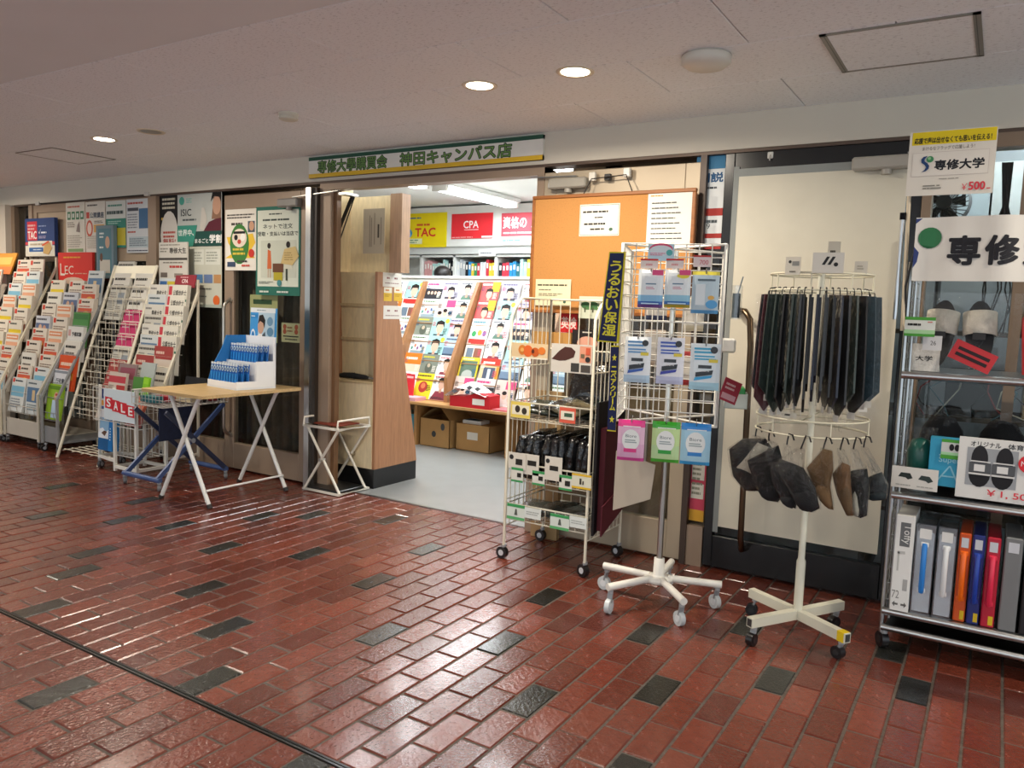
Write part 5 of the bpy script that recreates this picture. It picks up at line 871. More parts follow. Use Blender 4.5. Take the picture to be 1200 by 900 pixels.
# price cards clipped to the baskets
PC = [((599, 470), (621, 491), '#e6cf62', 'yellow-edged price card with two dark drawings on the top basket', [('r', .06, .2, .94, .8, '#ece6cc'), ('e', .35, .55, .13, .16, '#3a332a'), ('e', .7, .45, .13, .15, '#3a332a')]),
 ((656, 477), (674, 497), '#d8604a', 'orange-red price card on the top basket', [('r', .08, .22, .92, .78, '#e8e2d0'), ('r', .3, .4, .8, .65, '#3f5a46')]),
 ((596, 529), (616, 551), '#d8d4c8', 'white picture tag with a black bag, at the end of the middle basket', [('e', .18, .7, .12, .12, '#2a2a2a'), ('r', .42, .25, .8, .62, '#26241f')]),
 ((611.5, 531), (631, 558), '#d8d4c8', 'white picture tag with a wide black bag on the middle basket', [('e', .12, .8, .12, .12, '#2a2a2a'), ('r', .35, .45, .85, .7, '#26241f')]),
 ((639, 534), (658, 565), '#d8d4c8', 'white picture tag with a briefcase on the middle basket', [('e', .16, .8, .12, .12, '#2a2a2a'), ('r', .28, .42, .78, .62, '#26241f')]),
 ((599.5, 547), (612.5, 566), '#dcdcd2', 'green-banded tag hung nearest the doorway below the middle basket', [('r', 0, .82, 1, 1, '#3f9a5a'), ('r', 0, 0, 1, .14, '#3f9a5a'), ('r', .5, .35, .85, .65, '#26241f')]),
 ((624, 551), (638, 570), '#dcdcd2', 'green-banded tag hung at the centre below the middle basket', [('r', 0, .82, 1, 1, '#3f9a5a'), ('r', 0, 0, 1, .14, '#3f9a5a'), ('r', .5, .35, .85, .65, '#26241f')]),
 ((655.5, 556), (670, 576), '#dcdcd2', 'green-banded tag hung beside the yellow tag below the middle basket', [('r', 0, .82, 1, 1, '#3f9a5a'), ('r', 0, 0, 1, .14, '#3f9a5a'), ('r', .45, .3, .85, .65, '#26241f')]),
 ((670.5, 554), (692.5, 575), '#dcdcc8', 'yellow-banded tag with two small drawings below the middle basket', [('r', 0, .86, 1, 1, '#e0b832'), ('r', 0, 0, 1, .14, '#e0b832'), ('r', .4, .3, .5, .7, '#3a362c'), ('r', .55, .3, .62, .55, '#3a362c')]),
 ((594.5, 589), (614.5, 611), '#d8e2da', 'green and white price card at the doorway end of the bottom basket', [('r', 0, .8, 1, 1, '#3f9a5a'), ('r', 0, 0, 1, .18, '#5faf70'), ('p', '#5a6058', [(.42, .3), (.6, .3), (.55, .7), (.47, .7)])]),
 ((615, 594), (633.5, 610), '#dfe6e2', 'plain white card beside the green one on the bottom basket', [('l', .1, .3, .9, .7, 2, '#a8b0ac')]),
 ((645, 601), (666.5, 623), '#d8e2da', 'green and white price card midway along the bottom basket', [('r', 0, .8, 1, 1, '#3f9a5a'), ('r', 0, 0, 1, .18, '#5faf70'), ('p', '#5a6058', [(.42, .3), (.6, .3), (.55, .7), (.47, .7)])]),
 ((667.5, 604), (687, 621), '#dfe6e2', 'plain white card at the far end of the bottom basket', [('l', .1, .3, .9, .7, 2, '#a8b0ac')])]
for i, (tl, br, c, lab, el) in enumerate(PC): card_at('price_card', lab, 'price card', tl, br, 3.188-.0021*(i % 3), c, el)
# black bags in the middle basket: each a soft folded pouch
rg = random.Random(31)
def soft_bag(c, w, d, h, seed, lean=.15):
    r = random.Random(seed); nx, nz = 4, 8; b = B(); vs = []
    for k in range(nz+1):
        f = k/nz; th = w*(1-.35*f)*(1+.15*math.sin(f*5+seed))
        ring = [(-th/2, -d/2), (th/2, -d/2), (th/2+.004, 0), (th/2, d/2), (-th/2, d/2), (-th/2-.004, 0)]
        for q in ring: vs.append((q[0]+lean*h*f*r.uniform(.6, 1)+r.uniform(-.003, .003), q[1]*(1-.12*f)+r.uniform(-.006, .006)-.03*math.sin(f*2.5), h*f+(0 if k < nz else r.uniform(-.012, .012))))
    fs = [(k*6+i, k*6+(i+1) % 6, (k+1)*6+(i+1) % 6, (k+1)*6+i) for k in range(nz) for i in range(6)]+[tuple(range(6))[::-1], tuple(range(nz*6, nz*6+6))]
    return b.add(vs, fs, c, True)
for i in range(9):
    o = soft_bag(['#101012', '#16161a', '#0e0f12'][i % 3], .04, .28, .215+rg.uniform(-.01, .03), i+2, .06).obj('folded_bag', 'wrapped', None, (-1.955+i*.045, 3.39, .41), (0, 0, rg.uniform(-.06, .06)), label='folded black handbag standing in the middle basket of the wire cart', cat='bag', group='black bags in the middle basket')
def flat_pack(name, label, cat, c, size, loc, rot, seed, m='wrapped', group=None):
    r = random.Random(seed); n = 7; b = B(); vs = []; w, d, h = size
    for s in (1, -1):
        for j in range(n+1):
            for i in range(n+1):
                u, v = i/n*2-1, j/n*2-1; e = max(0, 1-max(abs(u), abs(v))**3)
                vs.append((u*w/2, v*d/2, s*h/2*(.12+.88*e)+(r.uniform(-.005, .005)*e)))
    N = (n+1)**2; fs = []
    for j in range(n):
        for i in range(n):
            q = (j*(n+1)+i, j*(n+1)+i+1, (j+1)*(n+1)+i+1, (j+1)*(n+1)+i); fs.append(q); fs.append(tuple(k+N for k in q[::-1]))
    edge = [i for i in range(n)]+[i*(n+1)+n for i in range(n)]+[n*(n+1)+n-i for i in range(n)]+[(n-i)*(n+1) for i in range(n)]
    for a, e in zip(edge, edge[1:]+edge[:1]): fs.append((a, a+N, e+N, e))
    return b.add(vs, fs, c, True).obj(name, m, None, loc, rot, label=label, cat=cat, group=group)
flat_pack('wrapped_cloth', 'dark green wrapped cloth pack lying in the top basket', 'cloth pack', '#1f2a20', (.2, .24, .06), (-1.89, 3.38, .745), (.1, .08, .3), 1)
flat_pack('wrapped_cloth', 'black wrapped cloth pack overlapping the dark green one', 'cloth pack', '#17181a', (.2, .24, .06), (-1.76, 3.4, .775), (.15, -.1, -.2), 2)
flat_pack('wrapped_cloth', 'olive-brown wrapped pack at the front of the top basket', 'cloth pack', '#5a543f', (.18, .16, .05), (-1.70, 3.31, .765), (.3, .12, -.5), 3)
flat_pack('wrapped_cloth', 'deep green wrapped pack at the banner end of the top basket', 'cloth pack', '#22332a', (.14, .24, .07), (-1.62, 3.42, .755), (.2, 0, .1), 4)
flat_pack('black_pouch', 'large shiny black pouch leaning against the back of the top basket', 'pouch', '#0c0c0f', (.2, .24, .05), (-1.72, 3.50, .87), (1.25, 0, .1), 5)
for i in range(4): flat_pack('wrapped_umbrella', 'grey plastic-wrapped flat pack lying in the bottom basket of the wire cart', 'wrapped pack', ['#6a706a', '#4a504c', '#7c827c', '#5a605c'][i], (.14, .3, .035), (-1.93+i*.10, 3.38, .237+.012*(i % 2)), (0, .1*(-1)**i, rg.uniform(-.35, .35)), 10+i, group='wrapped packs in the bottom basket')
# cardboard carton behind the cart, dark shoulder poster and sunglasses card
card_at('cardboard_sheet', 'flat tan cardboard sheet standing behind the wire cart', 'cardboard', (624, 388), (668, 420), 3.612, '#c08f4c', [], .02, m='cardboard')
leaflet('cardboard_carton', 'tall tan cardboard piece standing on the floor behind the wire cart', 'cardboard', .16, .8, .03, '#a88a60', [], (-2.1, 3.63, .0), 0, 0, None, 'cardboard')
card_at('poster', 'black and pink cosmetics poster bending behind the wire cart', 'poster', (671, 386), (700, 404), 3.6, '#241f1e', [('l', .4, .75, .85, .92, 1, '#d8d0c4'), ('e', .6, .05, .4, .25, '#d8a08a')], .002)
# hanging dark bags on the side of the cart
t = thing('paper_bag', 'black and maroon paper carrier bag hung on the side of the wire cart', 'bag', (-1.535, 3.21, .20))
b = B(); b.prism('#141013', [(0, 0), (.30, .10), (.30, .62), (0, .62)], 0, .012, 'x'); b.obj('black_sheet', 'paper', t)
b = B(); b.prism('#4a1520', [(.03, .02), (.31, .14), (.31, .5), (.03, .5)], .013, .04, 'x'); b.obj('bag_body', 'paper', t)
b = B(); b.prism('#561a26', [(.01, .0), (.33, .12), (.33, .24), (.01, .14)], .041, .047, 'x'); b.obj('bag_front', 'paper', t)
b = B(); b.tube('#2a1418', [(.025, .08, .5), (.025, .1, .6), (.025, .2, .6), (.025, .22, .5)], .003, 5); b.obj('handle', 'fabric', t)
# ================================================================== ROTATING GRID STAND
RX, RY, RA_ = -1.157, 3.10, math.radians(18)
t = thing('rotating_rack', 'white rotating grid stand on a five-arm caster base', 'stand', (RX, RY, 0), RA_)
GW = '#e8e6de'
b = B(); b.cyl('#b4b1aa', (0, 0, .14), (0, 0, .74), .0125, 14); b.cyl(GW, (0, 0, .74), (0, 0, 1.49), .011, 12); b.obj('pole', 'metal', t)
b = B(); b.lathe(GW, (0, 0, 0), [(0, .10), (.06, .10), (.062, .118), (.03, .126), (.024, .13), (.022, .20), (0, .20)], 20); b.obj('hub', 'paint', t)
for p in ((-1.429, 3.118), (-1.294, 2.861), (-.968, 2.902), (-.908, 3.202), (-1.194, 3.355)):
    v = rotz(-RA_) @ Vector((p[0]-RX, p[1]-RY, 0)); v = v.normalized()*.262
    B().tube(GW, [(v.x*.15, v.y*.15, .115), (v.x, v.y, .108)], .0155, 12).obj('arm', 'paint', t); swivel_caster(t, v.x*.94, v.y*.94, .095, .03, '#c9d0d2', '#e0e4e6', rg.uniform(0, 3), w=.02)
def grid(name, parent, c, w, z0, z1, nx, nz, M, r=.0024, rim=.005):
    b = B(); b.tube(c, [(-w/2, 0, z0), (w/2, 0, z0), (w/2, 0, z1), (-w/2, 0, z1)], rim, 6, closed=True)
    for i in range(1, nx): b.tube(c, [(-w/2+w*i/nx, 0, z0), (-w/2+w*i/nx, 0, z1)], r, 4)
    for i in range(1, nz): b.tube(c, [(-w/2, 0, z0+(z1-z0)*i/nz), (w/2, 0, z0+(z1-z0)*i/nz)], r, 4)
    b.move(M[0], M[1]); return b.obj(name, 'paint', parent)
HW = .197
for k in range(4):
    R = rotz(k*PI/2); grid('grid_panel', t, GW, 2*HW-.012, .80, 1.50, 8, 14, (R, R @ Vector((0, -HW, 0))))
b = B()
for z in (.80, 1.497):
    B().tube(GW, [(-HW, -HW, z), (HW, HW, z)], .005, 6).obj('cross_brace', 'paint', t); B().tube(GW, [(HW, -HW, z+.004), (-HW, HW, z+.004)], .005, 6).obj('cross_brace', 'paint', t)
NRM = rotz(RA_) @ Vector((0, -1, 0)); PC0 = Vector((RX, RY, 0))+NRM*(HW+.03)
def onrack(px, py, off=0.0):
    d = ray(px, py); s = ((PC0+NRM*off-CAM).dot(NRM))/d.dot(NRM); return CAM+d*s
RTV = rotz(RA_) @ Vector((1, 0, 0))
def pillow(b, w, h, d, cols, el=()):       # soft sachet: front bulges, crimped ends; cols = list of (upto fraction, colour)
    n, m = 8, 12; vs = []
    for s in (1, -1):
        for j in range(m+1):
            for i in range(n+1):
                u, v = i/n*2-1, j/m*2-1; e = (1-abs(u)**4)*(1-abs(v)**6)
                vs.append((u*w/2, -s*d/2*e, (v+1)/2*h))
    N = (n+1)*(m+1)
    for j in range(m):
        f = (j+.5)/m; c = [cc for lim, cc in cols if f <= lim][0]
        for i in range(n):
            q = (j*(n+1)+i, j*(n+1)+i+1, (j+1)*(n+1)+i+1, (j+1)*(n+1)+i); n0 = len(b.v)
            b.add([vs[k] for k in q], [(0, 1, 2, 3)], c, True); b.add([vs[k+N] for k in q[::-1]], [(0, 1, 2, 3)], c, True)
    y = -d/2-.0006
    for e in el:
        y -= .0003
        if e[0] == 'e': b.ell(e[5], (e[1]-.5)*w, e[2]*h, e[3]*w, e[4]*w, y)
        elif e[0] == 'r': b.quad(e[5], ((e[1]-.5)*w, y, e[2]*h), ((e[3]-.5)*w, y, e[2]*h), ((e[3]-.5)*w, y, e[4]*h), ((e[1]-.5)*w, y, e[4]*h))
        elif e[0] == 't': b.tx(e[5], e[4], (e[1]-.5)*w, e[2]*h, e[3]*h, y, bold=.01, wfit=e[6]*w)
        elif e[0] == 'p': b.add([((a-.5)*w, y, c_*h) for a, c_ in e[2]], [tuple(range(len(e[2])))], e[1])
        elif e[0] == 'l':
            for k in range(e[5]): zz = (e[2]+(e[4]-e[2])*(k+.2)/e[5])*h; b.quad(e[6], ((e[1]-.5)*w, y, zz), ((e[3]-.5-.05*(k % 2))*w, y, zz), ((e[3]-.5-.05*(k % 2))*w, y, zz+(e[4]-e[2])*h/e[5]*.55), ((e[1]-.5)*w, y, zz+(e[4]-e[2])*h/e[5]*.55))
    return b
MEN = lambda a, c2: [('l', .12, .78, .72, .93, 2, a), ('l', .14, .64, .86, .76, 2, a), ('e', .78, .87, .12, .12, '#26262a'), ('r', .62, .60, .92, .67, '#e0cc38'), ('r', .28, .47, .72, .54, '#2c2e34'), ('p', '#1c1e26', [(.2, .28), (.75, .34), (.78, .44), (.2, .38)]), ('p', c2, [(.15, .2), (.72, .27), (.76, .33), (.18, .27)]), ('t', .5, .40, .05, 'Biore', '#e8e8ea', .3)]
BIO = lambda c: [('e', .5, .52, .33, .4, '#e8ecea'), ('t', .5, .58, .075, 'Biore', '#5a6a70', .4), ('l', .28, .44, .72, .54, 2, '#9aa8a8'), ('r', .25, .22, .72, .31, c), ('l', .2, .83, .85, .87, 1, '#f2f4f2')]
LOT = lambda a: [('r', .55, .86, .98, 1.0, a), ('e', .5, .58, .3, .32, '#dfe6ea'), ('l', .3, .6, .72, .66, 1, '#5a7a94'), ('l', .32, .48, .66, .56, 2, '#c88a9a'), ('l', .15, .08, .85, .14, 1, '#b8d4e8')]
PK = [((749, 316), (776, 361), [(.06, '#6a4a8a'), (.16, '#2f5fae'), (.36, '#7fb4d8'), (1, '#dfe6ea')], LOT('#d83a78'), 'white and blue lotion sachet with a pink corner tab, top row'),
 ((780, 316), (808, 361), [(.06, '#a89a3a'), (.16, '#2f6fb4'), (.36, '#8cc0d8'), (1, '#dfe6e8')], [('e', .7, .84, .24, .1, '#e0cf30')]+LOT('#d83a78'), 'white and blue lotion sachet with a yellow oval, top row'),
 ((812, 318), (841, 368), [(.12, '#5a9ac8'), (.92, '#b8ccd6'), (1, '#d8cc50')], [('r', .15, .2, .5, .7, '#d5dee2'), ('e', .75, .22, .22, .16, '#4a9ad0'), ('l', .2, .76, .85, .84, 1, '#4a5a64'), ('e', .72, .38, .12, .08, '#d8a84a')], 'grey-blue clear lotion sachet, top row'),
 ((733, 394), (761, 449), [(.2, '#b8d4e8'), (1, '#e6ecf0')], MEN('#5a94c8', '#2f5ab0'), "white men's wipe pack with light blue lettering, middle row"),
 ((771, 395), (800, 451), [(.2, '#c4cce8'), (1, '#e6e8f0')], MEN('#3a5ab8', '#3038a0'), "white men's wipe pack with indigo print, middle row"),
 ((810, 402), (842, 458), [(.2, '#b0dcec'), (1, '#e4eef2')], MEN('#3aa4cc', '#2f9ad0'), "white men's wipe pack with cyan lettering, middle row"),
 ((725, 491), (754, 541), [(.12, '#c84a94'), (.45, '#d8a8c8'), (.8, '#e0b8d0'), (1, '#e03a8a')], BIO('#d83a84'), 'pink wipe sachet in the bottom row'),
 ((765, 493), (795, 543), [(.12, '#4aa83a'), (.45, '#b8d8a0'), (.8, '#c0dc98'), (1, '#3aa82e')], BIO('#2f9a3a'), 'green wipe sachet in the bottom row'),
 ((799, 495), (831, 546), [(.12, '#3a9ad0'), (.45, '#a8d4e8'), (.8, '#a8d4ea'), (1, '#2f8ad8')], BIO('#2f80c8'), 'blue wipe sachet in the bottom row')]
for tl, br, cols, el, lab in PK:
    a = onrack(*tl); c = onrack(*br); cx = (a+c)/2; w_ = (c-a).dot(RTV); h_ = a.z-c.z
    t = thing('wipe_sachet', lab+' of the rotating stand', 'sachet', (cx.x, cx.y, c.z), RA_, 'sachets on the rotating stand')
    b = B(); pillow(b, w_, h_, .022, cols, el); b.obj('pouch', 'plastic', t)
    b = B(); b.tube('#b9bcc0', [(0, .03, h_+.012), (0, -.018, h_-.008), (0, -.024, h_+.004)], .002, 5); b.obj('hook', 'metal', t)
for i, (tl, br, c, el, lab) in enumerate((((751, 303), (771, 315), '#e0d4d0', [('r', 0, .82, 1, 1, '#c83a3a'), ('l', .3, .2, .8, .6, 1, '#d8a0a0')], 'white shelf ticket with red edge above the pink-tabbed sachet'), ((781, 303), (801, 315), '#e0d4d0', [('r', 0, .82, 1, 1, '#c83a3a'), ('l', .3, .2, .8, .6, 1, '#d8a0a0')], 'white shelf ticket with red edge above the yellow oval sachet'), ((813, 299), (833, 313), '#e0d0d0', [('r', 0, .85, 1, 1, '#b83a3a'), ('t', .6, .2, .4, '700', '#c85a6a', .01, .5)], 'white price ticket with red numerals above the clear sachet'), ((760, 286), (789.5, 306), '#bfdce8', [('e', .5, .72, .45, .22, '#d8587a'), ('e', .5, .62, .44, .2, '#d8e4ea'), ('e', .82, .5, .12, .12, '#5ab0b0'), ('l', .08, .3, .7, .5, 2, '#d87a9a')], 'light blue and pink promotion card at the top of the rotating stand'))):
    a = onrack(*tl, -.012); c = onrack(*br, -.012)
    B().sheet((c-a).dot(RTV), a.z-c.z, .001, c if False else ['#e0d4d0', '#e0d4d0', '#e0d0d0', '#bfdce8'][i], el).obj('price_ticket', 'paper', None, (a.x, a.y, c.z), (0, 0, RA_), label=lab, cat='ticket')
# other goods inside and on the rear faces
def rk(x, y, z): return Vector((RX, RY, 0))+rotz(RA_) @ Vector((x, y, z))
for i, (x, y, z, w_, h_, c, lab) in enumerate(((-.08, .235, 1.0, .09, .16, '#c8b8a8', 'beige pack hung on the rear face of the rotating stand'), (.08, .235, .92, .09, .15, '#a83a3a', 'red pack hung on the rear face of the rotating stand'), (.08, .235, 1.16, .09, .15, '#d8d0b8', 'cream pack hung on the rear face of the rotating stand'), (-.08, .235, 1.2, .09, .14, '#2f3a5a', 'navy pack hung on the rear face of the rotating stand'))):
    b = B(); pillow(b, w_, h_, .02, [(.2, c), (.8, '#d0ccc4'), (1, c)], [('l', .2, .4, .8, .7, 3, '#7a7068')]); b.obj('wipe_sachet', 'plastic', None, rk(x, y, z), (0, 0, RA_+PI), label=lab, cat='sachet')
t = thing('green_tray', 'small clear tray of green packets on the far side of the rotating stand', 'tray', rk(.27, .02, .86), RA_); b = B(); b.box('#c8d4cc', (-.045, -.06, 0), (.045, .06, .004)); b.box('#c8d4cc', (-.045, -.06, 0), (-.042, .06, .06)); b.box('#c8d4cc', (.042, -.06, 0), (.045, .06, .06)); b.box('#c8d4cc', (-.045, -.06, 0), (.045, -.057, .06)); b.box('#c8d4cc', (-.045, .057, 0), (.045, .06, .06)); b.obj('tray_body', 'plastic', t)
for i in range(3): B().cbox('#2f9a4a', (-.035, -.05+i*.034, .005), (.035, -.022+i*.034, .085), .006).obj('packet', 'plastic', t)
B().sheet(.085, .09, .001, '#a83a4a', [('l', .15, .5, .85, .85, 2, '#e0c0c0'), ('r', .1, .1, .9, .35, '#d8a8b0')]).obj('price_ticket', 'paper', None, rk(.198, -.15, .91), (0, .35, RA_+.6), label='tilted crimson ticket at the edge of the rotating stand', cat='ticket')
t = thing('tube_holder', 'clear tube of small tools hung at the corner of the rotating stand', 'holder', rk(.245, -.12, 1.22), RA_); b = B(); b.cyl('#9aa4a8', (0, 0, 0), (0, 0, .13), .022, 14); b.obj('tube', 'clear_plastic', t); b = B(); b.cyl('#4a5458', (0, 0, .005), (0, 0, .10), .016, 10); b.cyl('#7a8488', (.005, 0, .1), (.02, 0, .165), .003, 6); b.obj('tools', 'plastic', t)
B().cbox('#e4e2dc', (-.03, -.012, 0), (.03, .012, .06), .008).obj('sensor_block', 'plastic', None, rk(.23, .05, 1.08), (0, 0, RA_), label='small rounded white block clipped to the rotating stand', cat='clip')
# navy vertical banners
def banner(label, tl, tr, bl, br, Y, chars, size, stars=False):
    P_ = [W(*q, Y) for q in (bl, br, tr, tl)]
    b = B(); b.quad('#d8cc30', *P_); b.quad('#d8cc30', *[p+Vector((0, .002, 0)) for p in P_[::-1]])
    lerp = lambda u, v, y: (P_[0]*(1-u)+P_[1]*u)*(1-v)+(P_[3]*(1-u)+P_[2]*u)*v+Vector((0, y, 0))
    u1 = .9 if not stars else 1.0; u0 = .06 if not stars else 0
    b.quad('#1c2450', lerp(u0, .015, -.0006), lerp(u1, .015, -.0006), lerp(u1, .985, -.0006), lerp(u0, .985, -.0006))
    n = len(chars)
    for i, ch in enumerate(chars):
        vs, fs, w_, h_ = text_geo(ch if ch != '-' else 'ー', .03)
        a, e = (.9 if not stars else .68), (.06 if not stars else .1)
        if stars: a, e = .76, .24
        top = a-(a-e)*i/n; bot = a-(a-e)*(i+.88)/n
        if ch == '-': vs = [(y, -x+1) for x, y in vs]; xm = max(v[0] for v in vs); ym = min(v[1] for v in vs); vs = [(v[0], v[1]-ym) for v in vs]; w_, h_ = xm, max(v[1] for v in vs)
        uw = .62 if ch not in '-' else .12
        if ch == '二': top, bot = top-.02, bot+.02
        [b.add([lerp(du+(.5-uw/2+uw*v[0]/w_ if uw > .2 else .45+uw*v[0]/w_), dv+bot+(top-bot)*v[1]/h_, -.0012-.00004*qq) for v in vs], fs, '#e4dc3c') for qq, (du, dv) in enumerate(((.02, 0), (-.02, 0), (0, .003), (0, -.003)))]
    if stars:
        for vv in (.86, .14):
            pts = [(.5+.32*math.cos(PI/2+k*PI/5)*(1 if k % 2 == 0 else .42), vv+.045*math.sin(PI/2+k*PI/5)*(1 if k % 2 == 0 else .42)) for k in range(10)]
            b.add([lerp(u, v, -.0012) for u, v in pts], [tuple(range(10))], '#e4dc3c')
    b.obj('banner', 'paper', None, label=label, cat='banner')
banner('navy vertical banner with large yellow characters tied beside the rotating stand', (714, 295), (733.5, 295), (700, 400), (725, 402.5), 2.80, 'うるおい保湿', .05)
banner('narrow navy banner with yellow stars and small characters below the larger one', (716, 405), (725.5, 405), (711.5, 505), (721.5, 506), 2.83, 'ニベアクリ-ム', .03, True)
# beige sheet hung at the bottom of the rack
P_ = [W(718, 598, 3.0), W(762, 585, 3.0), W(768, 545, 3.0), W(722, 528, 3.0)]
b = B(); b.quad('#bdb3a2', *P_); b.quad('#b0a696', *[p+Vector((0, .003, 0)) for p in P_[::-1]]); b.obj('hanging_sheet', 'paper', None, label='plain beige sheet hanging at the foot of the rotating stand', cat='sheet')
# ================================================================== TIE AND HAT STAND
TX, TY = -.588, 3.112; CR = '#d8d6c4'
t = thing('tie_stand', 'cream ring stand on a cross base with casters, carrying neckties and hats', 'stand', (TX, TY, 0))
b = B(); b.tube(CR, [(0, 0, .09), (0, 0, .30), (0, 0, .31), (0, 0, 1.40)], [.017, .017, .0125, .0125], 14); b.obj('pole', 'paint', t)
for k, p in enumerate(((-.796, 3.233), (-.719, 2.901), (-.466, 3.316), (-.39, 2.978))):
    v = Vector((p[0]-TX, p[1]-TY, 0)); v = v.normalized()*.245
    arm = B().bar(CR, v*.06+Vector((0, 0, .09)), v+Vector((0, 0, .09)), .03, .036).obj('arm', 'paint', t)
    e = v.normalized(); B().bar('#3a3c3c', v*.999+Vector((0, 0, .09)), v+e*.0015+Vector((0, 0, .09)), .022, .028).obj('end_cap', 'plastic', arm)
    if k == 3: B().bar('#e0c020', v-e*.035+Vector((0, 0, .09)), v-e*.004+Vector((0, 0, .09)), .0312, .0372).obj('yellow_tape', 'paper', arm)
    swivel_caster(t, v.x*.9, v.y*.9, .072, .024, '#18181a', '#2a2a2c', rg.uniform(0, 3), w=.026)
def ring(b, r, z, th=.004, n=40): b.tube('#dcd6bc', [(r*math.cos(2*PI*i/n), r*math.sin(2*PI*i/n), z) for i in range(n)], th, 6, closed=True)
for nm, r, zz, n in (('upper_ring', .18, (1.395, 1.335), 8), ('lower_ring', .20, (.865, .81), 6)):
    b = B(); ring(b, r, zz[0]); ring(b, r, zz[1])
    for i in range(n): a = 2*PI*i/n; b.tube('#dcd6bc', [(r*math.cos(a), r*math.sin(a), zz[0]), (r*math.cos(a), r*math.sin(a), zz[1])], .0032, 5)
    for a in (0, PI/2, PI, 3*PI/2): b.tube('#dcd6bc', [(0, 0, zz[0]-.0), (r*math.cos(a), r*math.sin(a), zz[0])], .0036, 5)
    b.obj(nm, 'paint', t)
TIEC = [('maroon striped', '#5a2430'), ('black', '#141519'), ('dark green', '#2c3a36'), ('navy', '#1c2436'), ('charcoal', '#30353a'), ('dark teal', '#28404a'), ('wine', '#5a2c34')]
def tie_mesh(c, w, h):
    b = B(); th = .008; prof = [(-w*.30, 0), (w*.30, 0), (w*.40, -h*.3), (w*.5, -h*.88), (0, -h), (-w*.5, -h*.88), (-w*.40, -h*.3)]
    b.prism(c, prof[::-1], -th, 0, 'y')
    b.prism(c, [(-w*.2, -.01), (w*.2, -.01), (w*.3, -h*.75), (0, -h*.82), (-w*.3, -h*.75)][::-1], 0, th*.9, 'y'); return b
ties = [(186, 1), (196, 0), (205, 1), (214, 6), (224, 2), (236, 2), (247, 1), (256, 2), (264, 4), (272, 1), (280, 3), (287, 4), (294, 1), (301, 3), (309, 1), (318, 2), (328, 1), (342, 5), (8, 5), (30, 3), (60, 1), (95, 4), (125, 1), (155, 2)]
for i, (deg, ci) in enumerate(ties):
    a = math.radians(deg); r = .185; h = rg.uniform(.38, .44); w_ = .082
    # broad side turned partly outward at the two ends, edge-on in the middle
    off = rg.uniform(-.14, .14)
    tt = thing('necktie', '%s necktie in a clear sleeve hanging on the upper ring of the tie stand' % TIEC[ci][0], 'necktie', (TX+r*math.cos(a), TY+r*math.sin(a), 1.318), a+off*1.0, 'neckties on the tie stand')
    tie_mesh(TIEC[ci][1], w_, h).obj('tie', 'tie_cloth', tt)
    b = B(); b.tube('#111', [(0, 0, -.004), (0, 0, .010), (-.006, 0, .024), (-.018, 0, .026), (-.022, 0, .016)], .0022, 5); b.obj('hanger', 'plastic', tt)
    b = B(); b.box('#e0ddd4', (-.016, -.0095, -h-.012), (.016, -.0088, -h+.012)); b.obj('tag', 'paper', tt)
    b = B(); w2 = w_*.56; vs = []
    for j in range(5):
        z = .002-(h+.045)*j/4; vs += [(-w2+rg.uniform(-.002, .002), -.011, z), (w2, -.011, z)]
    b.add(vs, [(2*j, 2*j+2, 2*j+3, 2*j+1) for j in range(4)], '#ffffff'); b.obj('sleeve', 'plastic_film', tt)
for tl, br, c, el, lab, rz in (((921, 301), (938, 322), '#d8d2c2', [('e', .3, .72, .1, .1, '#3a3a36'), ('r', .45, .5, .9, .75, '#8a8a84'), ('l', .3, .1, .8, .25, 1, '#6a665c')], 'white tilted price card with a fan drawing on the upper ring', -.1), ((953, 296), (988, 320), '#dcd8cc', [('p', '#2a2a2a', [(.3, .4), (.4, .4), (.55, .8), (.45, .8)]), ('p', '#2a2a2a', [(.48, .4), (.58, .4), (.73, .8), (.63, .8)]), ('e', .75, .42, .07, .07, '#2a2a2a')], 'white price card with two slanted strokes on the upper ring', .05), ((1002, 306), (1016, 321), '#d0cabc', [('l', .2, .3, .8, .7, 2, '#a8a090')], 'small blank card on the far side of the upper ring', .2), ((971, 283), (984, 301), '#c8c2b0', [('l', .2, .2, .8, .5, 1, '#4a463c')], 'small grey card standing highest on the tie stand', .1), ((915, 482), (934, 491), '#d8d4c4', [('r', .25, .4, .6, .7, '#3a3a36')], 'white tag with a dark drawing on the lower ring', -.1)):
    Yc = {921: 2.93, 953: 2.92, 1002: 3.02, 971: 2.925, 915: 2.95}[tl[0]]
    card_at('price_card', lab, 'price card', tl, br, Yc, c, el, .0012, rz=rz)
# hats in clear bags on the lower ring
def hat_mesh(c1, c2, fold):
    b = B(); n = 20
    prof = [(.002, .085), (.04, .082), (.066, .066), (.078, .04), (.082, .008)]
    vs = [(r*math.cos(2*PI*i/n)*(1.0), r*math.sin(2*PI*i/n)*fold, z) for r, z in prof for i in range(n)]
    b.add(vs, [(j*n+i, j*n+(i+1) % n, (j+1)*n+(i+1) % n, (j+1)*n+i) for j in range(len(prof)-1) for i in range(n)], c1, True)
    for j, f in enumerate([(j*n+i) for j in range(len(prof)-1) for i in range(n)]):
        if c2 and (j % n) < n//4: b.c[j] = lin(c2)
    return b
def brim_mesh(c, fold):
    b = B(); n = 24; vs = []
    for i in range(n): a = 2*PI*i/n; ext = .035+.045*max(0, math.cos(a))**2; vs += [(.082*math.cos(a), .082*math.sin(a)*fold, .008), ((.082+ext)*math.cos(a), (.082+ext)*math.sin(a)*fold, -.012-.02*abs(math.sin(a))), ((.080+ext)*math.cos(a), (.080+ext)*math.sin(a)*fold, -.015-.02*abs(math.sin(a)))]
    b.add(vs, [(3*i+k, 3*((i+1) % n)+k, 3*((i+1) % n)+k+1, 3*i+k+1) for i in range(n) for k in (0, 1)], c, True); return b
